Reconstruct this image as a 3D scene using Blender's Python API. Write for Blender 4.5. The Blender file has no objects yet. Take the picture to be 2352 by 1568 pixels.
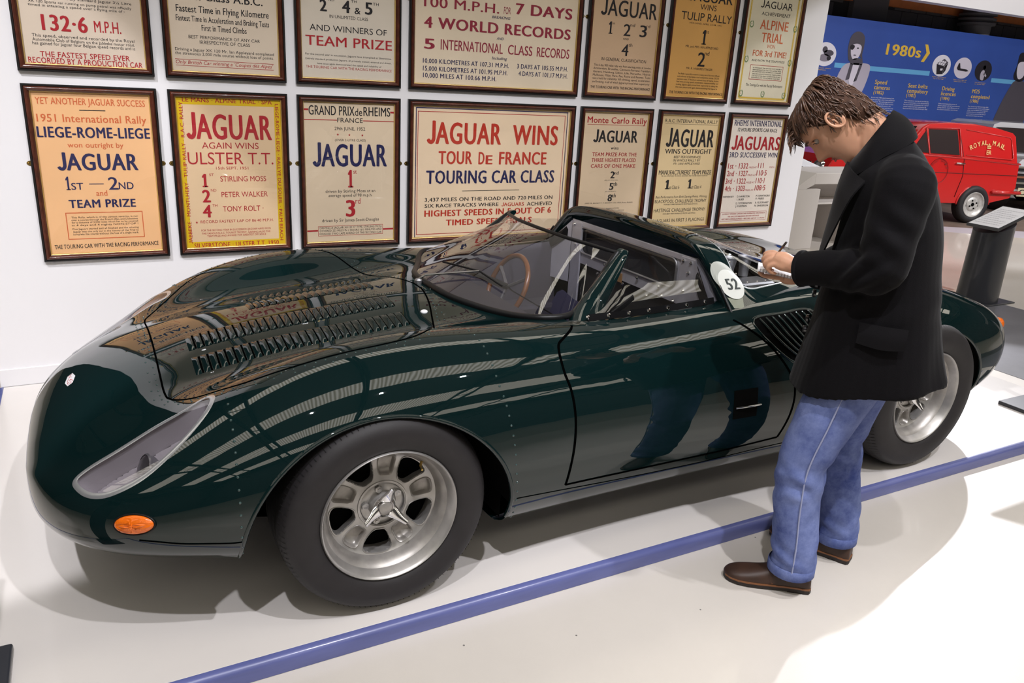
import bpy, bmesh, math, random
import numpy as np
from mathutils import Matrix, Vector
random.seed(7)
rng = np.random.default_rng(11)
scene = bpy.context.scene
COL = scene.collection

# ------------------------------------------------------------------ camera
cam_d = bpy.data.cameras.new('camera'); cam = bpy.data.objects.new('camera', cam_d); COL.objects.link(cam)
cam_d.sensor_width = 36.0; cam_d.lens = 27.393; cam_d.clip_end = 200; cam_d.clip_start = .05
_yaw, _pit, _rol = math.radians(29.1145), math.radians(18.6165), math.radians(3.3122)
_f = Vector((math.sin(_yaw)*math.cos(_pit), math.cos(_yaw)*math.cos(_pit), -math.sin(_pit)))
_r0 = Vector((math.cos(_yaw), -math.sin(_yaw), 0)); _u0 = _r0.cross(_f)
_r = _r0*math.cos(_rol)+_u0*math.sin(_rol); _u = -_r0*math.sin(_rol)+_u0*math.cos(_rol)
cam.matrix_world = Matrix(((_r.x,_u.x,-_f.x,-.6866),(_r.y,_u.y,-_f.y,-1.8955),(_r.z,_u.z,-_f.z,1.5505),(0,0,0,1)))
scene.camera = cam

# ------------------------------------------------------------------ world, lights, exposure
scene.view_settings.view_transform = 'Standard'
scene.view_settings.look = 'None'
scene.view_settings.exposure = .52
scene.view_settings.gamma = 1.0
scene.view_settings.use_curve_mapping = False
world = bpy.data.worlds.new('world'); scene.world = world; world.use_nodes = True
world.node_tree.nodes['Background'].inputs[0].default_value = (.9, .92, 1, 1)
world.node_tree.nodes['Background'].inputs[1].default_value = .3

def spot(name, loc, target, power, angle, blend=.25, radius=.05, color=(.95, .945, 1)):
    d = bpy.data.lights.new(name, 'SPOT'); d.energy = power; d.spot_size = math.radians(angle); d.spot_blend = blend
    d.shadow_soft_size = radius; d.color = color
    o = bpy.data.objects.new(name, d); COL.objects.link(o); o.location = loc
    o.rotation_euler = (Vector(target)-Vector(loc)).to_track_quat('-Z', 'Y').to_euler()
    return o
# track spotlights of the exhibition hall, hung from the roof trusses
spot('track_spot', (-1.1, -2.3, 5.4), (-.4, .65, 0), 400, 57, .55)
spot('track_spot', (.9, -2.5, 5.4), (.9, .65, 0), 400, 58, .55)
spot('track_spot', (2.9, -2.3, 5.4), (2.6, .7, 0), 330, 57, .55)
spot('track_spot', (-2.6, -.6, 5.2), (-1.3, 2.2, .0), 560, 34, .12)
spot('track_spot', (6.2, -.8, 5.2), (4.0, 2.2, .3), 330, 30, .15)
spot('track_spot', (9.2, 3.5, 4.7), (2.9, -.75, 0), 1350, 26, .05, .06)
spot('track_spot', (12., -1.5, 5.5), (11.5, 6.0, .8), 1300, 75)
spot('track_spot', (7., -1.0, 5.5), (7.6, 3.5, 0), 400, 75)

# ------------------------------------------------------------------ helpers
MATS = {}
def nodemat(name):
    m = bpy.data.materials.new(name); m.use_nodes = True
    nt = m.node_tree; b = nt.nodes['Principled BSDF']
    return m, nt, b
def mat(name, col, rough=.5, metal=0., coat=0., coat_rough=.03, spec=.5, bump=0., bscale=200., var=0., vscale=8., emit=0., sheen=0., alpha=1., aniso=0., stretch=None):
    """procedural principled material: colour with noise variation and fine relief"""
    if name in MATS: return MATS[name]
    m, nt, b = nodemat(name)
    c = (*col, 1) if len(col) == 3 else col
    b.inputs['Base Color'].default_value = c
    b.inputs['Roughness'].default_value = rough; b.inputs['Metallic'].default_value = metal
    b.inputs['Coat Weight'].default_value = coat; b.inputs['Coat Roughness'].default_value = coat_rough
    b.inputs['Specular IOR Level'].default_value = spec
    if sheen: b.inputs['Sheen Weight'].default_value = sheen; b.inputs['Sheen Roughness'].default_value = .4
    if emit: b.inputs['Emission Color'].default_value = c; b.inputs['Emission Strength'].default_value = emit
    if var or bump:
        tc = nt.nodes.new('ShaderNodeTexCoord'); src = tc.outputs['Object']
        if stretch:
            mp = nt.nodes.new('ShaderNodeMapping'); mp.inputs['Scale'].default_value = stretch
            nt.links.new(src, mp.inputs['Vector']); src = mp.outputs['Vector']
    if var:
        n = nt.nodes.new('ShaderNodeTexNoise'); n.inputs['Scale'].default_value = vscale; n.inputs['Detail'].default_value = 5
        r = nt.nodes.new('ShaderNodeValToRGB')
        r.color_ramp.elements[0].position = .3; r.color_ramp.elements[1].position = .7
        r.color_ramp.elements[0].color = (*[max(0, v*(1-var)) for v in c[:3]], 1)
        r.color_ramp.elements[1].color = (*[min(1, v*(1+var)) for v in c[:3]], 1)
        nt.links.new(src, n.inputs['Vector']); nt.links.new(n.outputs['Fac'], r.inputs['Fac']); nt.links.new(r.outputs['Color'], b.inputs['Base Color'])
    if bump:
        n = nt.nodes.new('ShaderNodeTexNoise'); n.inputs['Scale'].default_value = bscale; n.inputs['Detail'].default_value = 3
        bp = nt.nodes.new('ShaderNodeBump'); bp.inputs['Strength'].default_value = bump; bp.inputs['Distance'].default_value = .002
        nt.links.new(src, n.inputs['Vector']); nt.links.new(n.outputs['Fac'], bp.inputs['Height']); nt.links.new(bp.outputs['Normal'], b.inputs['Normal'])
    MATS[name] = m
    return m
def glassmat(name, tint=(1, 1, 1), ior=1.45, gloss=1., rough=0.):
    """thin clear sheet: transparent with a fresnel reflection"""
    if name in MATS: return MATS[name]
    m = bpy.data.materials.new(name); m.use_nodes = True; nt = m.node_tree; nt.nodes.clear()
    o = nt.nodes.new('ShaderNodeOutputMaterial'); mx = nt.nodes.new('ShaderNodeMixShader')
    t = nt.nodes.new('ShaderNodeBsdfTransparent'); t.inputs[0].default_value = (*tint, 1)
    g = nt.nodes.new('ShaderNodeBsdfGlossy'); g.inputs['Roughness'].default_value = rough; g.inputs[0].default_value = (gloss, gloss, gloss, 1)
    lw = nt.nodes.new('ShaderNodeLayerWeight'); lw.inputs[0].default_value = .5
    pw = nt.nodes.new('ShaderNodeMath'); pw.operation = 'POWER'; pw.inputs[1].default_value = 5
    r0 = 2*((ior-1)/(ior+1))**2                      # both faces of the sheet
    ml = nt.nodes.new('ShaderNodeMath'); ml.operation = 'MULTIPLY_ADD'; ml.inputs[1].default_value = 1-r0; ml.inputs[2].default_value = r0
    nt.links.new(lw.outputs['Facing'], pw.inputs[0]); nt.links.new(pw.outputs[0], ml.inputs[0])
    nt.links.new(ml.outputs[0], mx.inputs[0]); nt.links.new(t.outputs[0], mx.inputs[1]); nt.links.new(g.outputs[0], mx.inputs[2]); nt.links.new(mx.outputs[0], o.inputs[0])
    MATS[name] = m
    return m

def tag(o, label=None, cat=None, group=None, kind=None):
    if label: o['label'] = label
    if cat: o['category'] = cat
    if group: o['group'] = group
    if kind: o['kind'] = kind
    return o
def thing(name, label, cat, loc=(0, 0, 0), group=None, rotz=0.):
    o = bpy.data.objects.new(name, None); COL.objects.link(o); o.location = loc; o.rotation_euler = (0, 0, rotz); o.empty_display_size = .05
    return tag(o, label, cat, group)
def setparent(o, parent):
    """parts are written in world coordinates: keep them there under their thing"""
    if parent is None: return
    o.parent = parent
    M = Matrix.Identity(4); q = parent
    chain = []
    while q is not None: chain.append(q); q = q.parent
    for q in reversed(chain): M = M @ q.matrix_parent_inverse @ q.matrix_basis
    o.matrix_parent_inverse = M.inverted()
def link(name, me, material=None, parent=None, local=False):
    o = bpy.data.objects.new(name, me); COL.objects.link(o)
    if material is not None and me is not None and len(me.materials) == 0: me.materials.append(material)
    if parent is not None:
        if local: o.parent = parent
        else: setparent(o, parent)
    return o
def mesh(name, V, Fc, smooth=False):
    me = bpy.data.meshes.new(name)
    V = np.asarray(V, float).reshape(-1, 3)
    me.from_pydata(V.tolist(), [], [list(map(int, f)) for f in Fc])
    me.validate(clean_customdata=False)
    if smooth: me.polygons.foreach_set('use_smooth', [True]*len(me.polygons))
    me.update()
    return me
def part(name, V, Fc, material, parent=None, smooth=False, local=False):
    return link(name, mesh(name, V, Fc, smooth), material, parent, local)

class MB:
    """collects verts and faces of ONE piece"""
    def __init__(s): s.V = []; s.F = []
    def add(s, V, F):
        n = len(s.V); s.V += [tuple(map(float, v)) for v in V]; s.F += [[i+n for i in f] for f in F]; return s
    def box(s, x0, x1, y0, y1, z0, z1):
        return s.add([(x0,y0,z0),(x1,y0,z0),(x1,y1,z0),(x0,y1,z0),(x0,y0,z1),(x1,y0,z1),(x1,y1,z1),(x0,y1,z1)],
                     [(0,3,2,1),(4,5,6,7),(0,1,5,4),(1,2,6,5),(2,3,7,6),(3,0,4,7)])
    def bbox(s, x0, x1, y0, y1, z0, z1, b):
        """box with chamfered edges"""
        bm = bmesh.new(); r = bmesh.ops.create_cube(bm, size=1)
        for v in bm.verts:
            v.co = Vector((x0+(v.co.x+.5)*(x1-x0), y0+(v.co.y+.5)*(y1-y0), z0+(v.co.z+.5)*(z1-z0)))
        bmesh.ops.bevel(bm, geom=bm.edges[:], offset=b, segments=2, affect='EDGES', profile=.5)
        bm.verts.index_update()
        s.add([v.co[:] for v in bm.verts], [[v.index for v in f.verts] for f in bm.faces]); bm.free(); return s
    def tube(s, pts, rad, n=10, caps=True, flat=1., up=None):
        pts = [Vector(p) for p in pts]; m = len(pts)
        if not hasattr(rad, '__len__'): rad = [rad]*m
        V = []; prev = None
        for i, p in enumerate(pts):
            t = (pts[min(i+1, m-1)]-pts[max(i-1, 0)]).normalized()
            if prev is None:
                a = Vector(up) if up is not None else (Vector((0,0,1)) if abs(t.z) < .9 else Vector((1,0,0)))
                u = (a-t*a.dot(t)).normalized()
            else:
                u = (prev-t*prev.dot(t)).normalized()
            prev = u; w = t.cross(u)
            for k in range(n):
                a = 2*math.pi*k/n; V.append(p+u*math.cos(a)*rad[i]*flat+w*math.sin(a)*rad[i])
        F = [[i*n+k, i*n+(k+1) % n, (i+1)*n+(k+1) % n, (i+1)*n+k] for i in range(m-1) for k in range(n)]
        if caps: F += [list(range(n))[::-1], [(m-1)*n+k for k in range(n)]]
        return s.add(V, F)
    def lathe(s, prof, origin, axis, n=48, ref=None, closed=False):
        """prof: (r, h) pairs revolved about axis from origin"""
        o = Vector(origin); ax = Vector(axis).normalized()
        a = Vector(ref) if ref is not None else (Vector((0,0,1)) if abs(ax.z) < .9 else Vector((1,0,0)))
        u = (a-ax*a.dot(ax)).normalized(); w = ax.cross(u)
        V = [o+ax*h+(u*math.cos(2*math.pi*k/n)+w*math.sin(2*math.pi*k/n))*r for r, h in prof for k in range(n)]
        m = len(prof)
        F = [[i*n+k, i*n+(k+1) % n, (i+1)*n+(k+1) % n, (i+1)*n+k] for i in range(m-1) for k in range(n)]
        if closed: F += [[(m-1)*n+k, (m-1)*n+(k+1) % n, (k+1) % n, k] for k in range(n)]
        return s.add(V, F)
    def prism(s, poly, fn, d0, d1):
        """extrude polygon (list of 2d) between depths d0,d1 through fn(a,b,d)->xyz"""
        n = len(poly)
        V = [fn(a, b, d0) for a, b in poly]+[fn(a, b, d1) for a, b in poly]
        F = [list(range(n))[::-1], list(range(n, 2*n))]+[[i, (i+1) % n, n+(i+1) % n, n+i] for i in range(n)]
        return s.add(V, F)
    def grid(s, P, closed_u=False, closed_v=False):
        P = np.asarray(P); a, b = P.shape[:2]; V = P.reshape(-1, 3)
        F = [[i*b+j, i*b+(j+1) % b, ((i+1) % a)*b+(j+1) % b, ((i+1) % a)*b+j] for i in range(a if closed_u else a-1) for j in range(b if closed_v else b-1)]
        return s.add(V, F)
    def mesh(s, name, smooth=False): return mesh(name, s.V, s.F, smooth)
    def build(s, name, material, parent=None, smooth=False, local=False):
        return link(name, s.mesh(name, smooth), material, parent, local)
def autosmooth(o, deg=35):
    me = o.data
    me.polygons.foreach_set('use_smooth', [True]*len(me.polygons))
    try: me.set_sharp_from_angle(angle=math.radians(deg))
    except Exception: pass
    return o

# lettering: every line is set with the built-in typeface, fitted to its width and cap height, and becomes flat print

_fontcache = {}
def text_geo(txt, bold=0, it=0):
    key = (txt, bold, it)
    if key in _fontcache: return _fontcache[key]
    if txt == '1':          # poster numeral with a flag and a foot
        V = np.array([(.11, 0, 0), (.24, 0, 0), (.24, .729, 0), (.14, .729, 0), (.11, .56, 0), (.0, .52, 0), (.0, .60, 0), (.0, 0, 0), (.35, 0, 0), (.35, .055, 0), (.0, .055, 0)])
        _fontcache[key] = (V, [[0, 1, 2, 4], [4, 2, 3], [4, 3, 6, 5], [7, 8, 9, 10]]); return _fontcache[key]
    if txt.startswith('JAGUAR') or txt.startswith('JABB'):      # poster J that stands on the baseline
        V2, F2 = text_geo(txt[1:], bold, it); V2 = V2+[.46-V2[:, 0].min(), 0, 0]
        V = [(.29, .729, 0), (.40, .729, 0), (.40, .21, 0), (.29, .21, 0)]; Fj = [[3, 2, 1, 0]]
        for k in range(11):
            t = -math.radians(155)*k/10; V += [(.19+.21*math.cos(t), .205+.215*math.sin(t), 0), (.19+.10*math.cos(t), .205+.105*math.sin(t), 0)]
            if k: n = 4+2*k; Fj.append([n-2, n-1, n+1, n])
        n = len(V); _fontcache[key] = (np.concatenate([np.array(V), V2]), Fj+[[i+n for i in f] for f in F2]); return _fontcache[key]
    cu = bpy.data.curves.new('type', 'FONT'); cu.body = txt; cu.size = 1; cu.resolution_u = 2 if len(txt) > 16 else 4
    cu.shear = .25 if it else 0; cu.fill_mode = 'FRONT'
    if bold: cu.space_character = (1, 1.04, 1.10)[bold]
    o = bpy.data.objects.new('type', cu); COL.objects.link(o)
    bpy.context.view_layer.update()
    me = bpy.data.meshes.new_from_object(o.evaluated_get(bpy.context.evaluated_depsgraph_get()))
    V = np.zeros(len(me.vertices)*3); me.vertices.foreach_get('co', V); V = V.reshape(-1, 3)
    Fc = [list(p.vertices) for p in me.polygons]
    bpy.data.objects.remove(o); bpy.data.curves.remove(cu); bpy.data.meshes.remove(me)
    _fontcache[key] = (V, Fc); return V, Fc
CAP = .729
def text_fit(mb, txt, x0, x1, zb, cap, fn, bold=0, it=0):
    """add a line of print: x0..x1 along the surface, zb baseline, cap height; fn(a,b)->xyz"""
    V, Fc = text_geo(txt, bold, it)
    if len(V) == 0: return
    # heavier faces are overprinted: thin layers of ink with small shifts
    sh = [(0, 0)] if bold == 0 else ([(-.014, 0), (.014, 0)] if bold == 1 else [(-.034, 0), (-.012, .008), (.012, -.008), (.034, 0)])
    lo, hi = V[:, 0].min()+sh[0][0], V[:, 0].max()+sh[-1][0]
    am, bm = (x0+x1)/2, zb+cap/2
    o_, u_, v_ = Vector(fn(am, bm)), Vector(fn(am+.002, bm)), Vector(fn(am, bm+.002)); nn = (u_-o_).cross(v_-o_)
    nn = nn.normalized() if nn.length > 1e-12 else Vector((0, -1, 0))
    for k, (dx, dy) in enumerate(sh):
        a = x0+(V[:, 0]+dx-lo)/(hi-lo)*(x1-x0); b = zb+(V[:, 1]+dy)/CAP*cap
        mb.add([Vector(fn(p, q))+nn*(.00022*k) for p, q in zip(a, b)], Fc)

# ------------------------------------------------------------------ the hall
FZ = -.055           # hall floor; the display plinth's top is z = 0
WY = 2.334           # face of the white display wall
def gridmat(name, col, rough, coat, line, sx, sy, lw, speck=.0, bump=.02):
    m, nt, b = nodemat(name)
    b.inputs['Roughness'].default_value = rough; b.inputs['Coat Weight'].default_value = coat; b.inputs['Coat Roughness'].default_value = .06
    tc = nt.nodes.new('ShaderNodeTexCoord')
    n = nt.nodes.new('ShaderNodeTexNoise'); n.inputs['Scale'].default_value = 3; n.inputs['Detail'].default_value = 8; n.inputs['Roughness'].default_value = .65
    r = nt.nodes.new('ShaderNodeValToRGB'); r.color_ramp.elements[0].position = .25; r.color_ramp.elements[1].position = .8
    r.color_ramp.elements[0].color = (*[v*(1-speck) for v in col], 1); r.color_ramp.elements[1].color = (*col, 1)
    n2 = nt.nodes.new('ShaderNodeTexNoise'); n2.inputs['Scale'].default_value = 350; n2.inputs['Detail'].default_value = 2
    bp = nt.nodes.new('ShaderNodeBump'); bp.inputs['Strength'].default_value = bump; bp.inputs['Distance'].default_value = .002
    # scattered dark grit marks
    v = nt.nodes.new('ShaderNodeTexVoronoi'); v.inputs['Scale'].default_value = 5.5
    lt = nt.nodes.new('ShaderNodeMath'); lt.operation = 'LESS_THAN'; lt.inputs[1].default_value = .018
    mx = nt.nodes.new('ShaderNodeMixRGB'); mx.inputs[2].default_value = (*[v_*.25 for v_ in col], 1)
    L = nt.links
    for k in (n, n2, v): L.new(tc.outputs['Object'], k.inputs['Vector'])
    L.new(n.outputs['Fac'], r.inputs['Fac']); L.new(v.outputs['Distance'], lt.inputs[0]); L.new(lt.outputs[0], mx.inputs[0]); L.new(r.outputs['Color'], mx.inputs[1]); L.new(mx.outputs[0], b.inputs['Base Color'])
    L.new(n2.outputs['Fac'], bp.inputs['Height']); L.new(bp.outputs['Normal'], b.inputs['Normal'])
    MATS[name] = m; return m
M_floor = gridmat('floor_paint', (.62, .575, .52), .38, .35, None, 0, 0, 0, .06, .10)
M_plinth = gridmat('plinth_paint', (.70, .66, .63), .33, .3, None, 0, 0, 0, .04, .03)
M_greyfloor = gridmat('grey_floor_paint', (.17, .17, .19), .3, .3, None, 0, 0, 0, .35, .05)
M_wall = mat('wall_paint', (.78, .765, .78), .6, bump=.05, bscale=90)
M_dark = mat('hall_grey', (.10, .10, .115), .7, var=.2, vscale=2)

MB().box(-14, 26, -16, 8.65, FZ-.1, FZ).build('floor', M_floor)['kind'] = 'structure'
# painted grey walkway, a thin screed on the hall floor to the right of the display
MB().add([(4.35,-3.0,FZ+.002),(6.15,-3.0,FZ+.002),(6.15,1.78,FZ+.002),(5.3,2.0,FZ+.002),(4.35,2.2,FZ+.002),(4.35,-3.0,FZ),(6.15,-3.0,FZ),(6.15,1.78,FZ),(5.3,2.0,FZ),(4.35,2.2,FZ)],
         [(0,1,2,3,4),(5,9,8,7,6),(0,5,6,1),(1,6,7,2),(2,7,8,3),(3,8,9,4),(4,9,5,0)]).build('floor_walkway', M_greyfloor)['kind'] = 'structure'
# display wall
MB().box(-1.15, 4.07, WY, WY+.16, FZ, 3.6).build('wall_display', M_wall)['kind'] = 'structure'
MB().box(-1.15, 4.07, WY-.012, WY, 0, .085).build('baseboard_display', M_wall)['kind'] = 'structure'
# plinth with its blue painted kerb
pl = thing('display_plinth', 'low glossy white plinth under the green racing car', 'plinth', (1.455, 1.12, FZ))
MB().bbox(-1.14, 4.05, -.052, WY-.013, FZ, -.0005, .002).build('deck', M_plinth, pl)
M_blue = mat('blue_kerb_paint', (.105, .122, .31), .35, coat=.35, coat_rough=.15, var=.12, vscale=14, bump=.15, bscale=60, stretch=(.3, 2, 2))
def kerb(x0, x1, y0, y1, along):
    prof = [(0, FZ+.001), (0, -.016), (.004, -.007), (.012, -.0015), (.024, 0), (.026, 0), (.026, FZ+.001)]
    b = MB()
    if along == 'x':
        xs = np.linspace(x0, x1, 41); b.grid([[(x, y0+a, z) for a, z in prof] for x in xs])
        b.add([(x0, y0+a, z) for a, z in prof], [list(range(len(prof)))]); b.add([(x1, y0+a, z) for a, z in prof], [list(range(len(prof)))[::-1]])
    else:
        ys = np.linspace(y0, y1, 21); b.grid([[(x0+a, y, z) for a, z in prof] for y in ys])
    return b
o = kerb(-1.166, 4.05, -.078, 0, 'x').build('kerb', M_blue, pl); autosmooth(o, 50); o['label'] = 'blue painted front kerb of the plinth'
o = kerb(-1.166, 0, -.052, WY-.013, 'y').build('kerb', M_blue, pl); autosmooth(o, 50); o['label'] = 'blue painted end kerb of the plinth'

# far wall of dark painted blockwork, built block by block where the photograph shows it
M_block = mat('dark_block', (.115, .11, .125), .75, bump=.3, bscale=60, var=.15, vscale=3)
M_mortar = mat('dark_mortar', (.04, .04, .046), .9)
wb = MB().box(-14, 26, 8.65, 8.85, FZ, 7).build('wall_far', M_mortar); wb['kind'] = 'structure'
blk = MB().bbox(-.223, .223, -.012, .01, -.107, .107, .006).mesh('block')
blk.materials.append(M_block)
for r_ in range(0, 4):
    for c_ in range(0, 22):
        x = 10.35+.46*c_+(.23 if r_ % 2 else 0); z = 2.80+.226*r_
        if 11.45 < x < 12.75: continue
        b_ = bpy.data.objects.new('block', blk); COL.objects.link(b_); b_.location = (x, 8.644, z); b_.parent = wb
MB().box(26, 26.2, -16, 8.85, FZ, 7).build('wall_right', M_dark)['kind'] = 'structure'
MB().box(-14.2, -14, -16, 8.85, FZ, 7).build('wall_left', M_dark)['kind'] = 'structure'
MB().box(-14, 26, -16.2, -16, FZ, 7).build('wall_near', M_dark)['kind'] = 'structure'
# roof: grey decking with ribbed translucent roof lights, arched steel trusses
M_roof = mat('roof_deck', (.22, .22, .215), .7)
MB().box(-14, 26, -16, 8.85, 7.0, 7.15).build('ceiling', M_roof)['kind'] = 'structure'
def rooflight_mat():
    m, nt, b = nodemat('roof_light'); nt.nodes.remove(b)
    e = nt.nodes.new('ShaderNodeEmission'); tc = nt.nodes.new('ShaderNodeTexCoord'); w = nt.nodes.new('ShaderNodeTexWave')
    w.inputs['Scale'].default_value = 2.2; w.inputs['Distortion'].default_value = 0
    r = nt.nodes.new('ShaderNodeValToRGB'); r.color_ramp.elements[0].color = (.45, .40, .30, 1); r.color_ramp.elements[1].color = (1, .95, .85, 1)
    nt.links.new(tc.outputs['Object'], w.inputs['Vector']); nt.links.new(w.outputs['Fac'], r.inputs['Fac']); nt.links.new(r.outputs['Color'], e.inputs[0]); e.inputs[1].default_value = ROOF_E
    nt.links.new(e.outputs[0], nt.nodes['Material Output'].inputs[0]); return m
ROOF_E = 2.05
M_rl = rooflight_mat()
for i, (yc, wd) in enumerate([(-12.8, 2.3), (-7.0, 2.1), (-1.6, 1.6), (4.4, 1.5)]):
    o = MB().box(-12, 22, yc-wd/2, yc+wd/2, 6.96, 6.99).build('roof_light', M_rl)
    tag(o, ['broad roof light strip farthest behind the camera', 'roof light strip over the visitors\' side of the hall', 'roof light strip above the man and the plinth kerb', 'roof light strip behind the white display wall'][i], 'roof light', 'roof lights of the hall')
M_steel = mat('truss_paint', (.045, .05, .055), .5)
for i, xx in enumerate(np.arange(-12, 24, 4.2)):
    t = thing('roof_truss', 'dark arched steel roof truss, %s from the left end of the hall' % ['first', 'second', 'third', 'fourth', 'fifth', 'sixth', 'seventh', 'eighth', 'ninth'][i], 'truss', (xx, 0, 6), group='roof trusses of the hall')
    ys = np.linspace(-15.9, 8.0, 40)
    MB().tube([(xx, y, 6.85-.0*y) for y in (-15.9, 8.0)], .09, 8).build('top_chord', M_steel, t)
    MB().tube([(xx, y, 5.75+.55*math.cos((y+4)/12*math.pi*1.0)) for y in ys], .07, 8).build('bottom_chord', M_steel, t)
    yy = np.linspace(-14, 6.5, 13)
    for k, y in enumerate(yy[:-1]):
        MB().tube([(xx, y, 6.85), (xx, (y+yy[k+1])/2, 5.75+.55*math.cos(((y+yy[k+1])/2+4)/12*math.pi))], .035, 6).build('web', M_steel, t)
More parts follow.
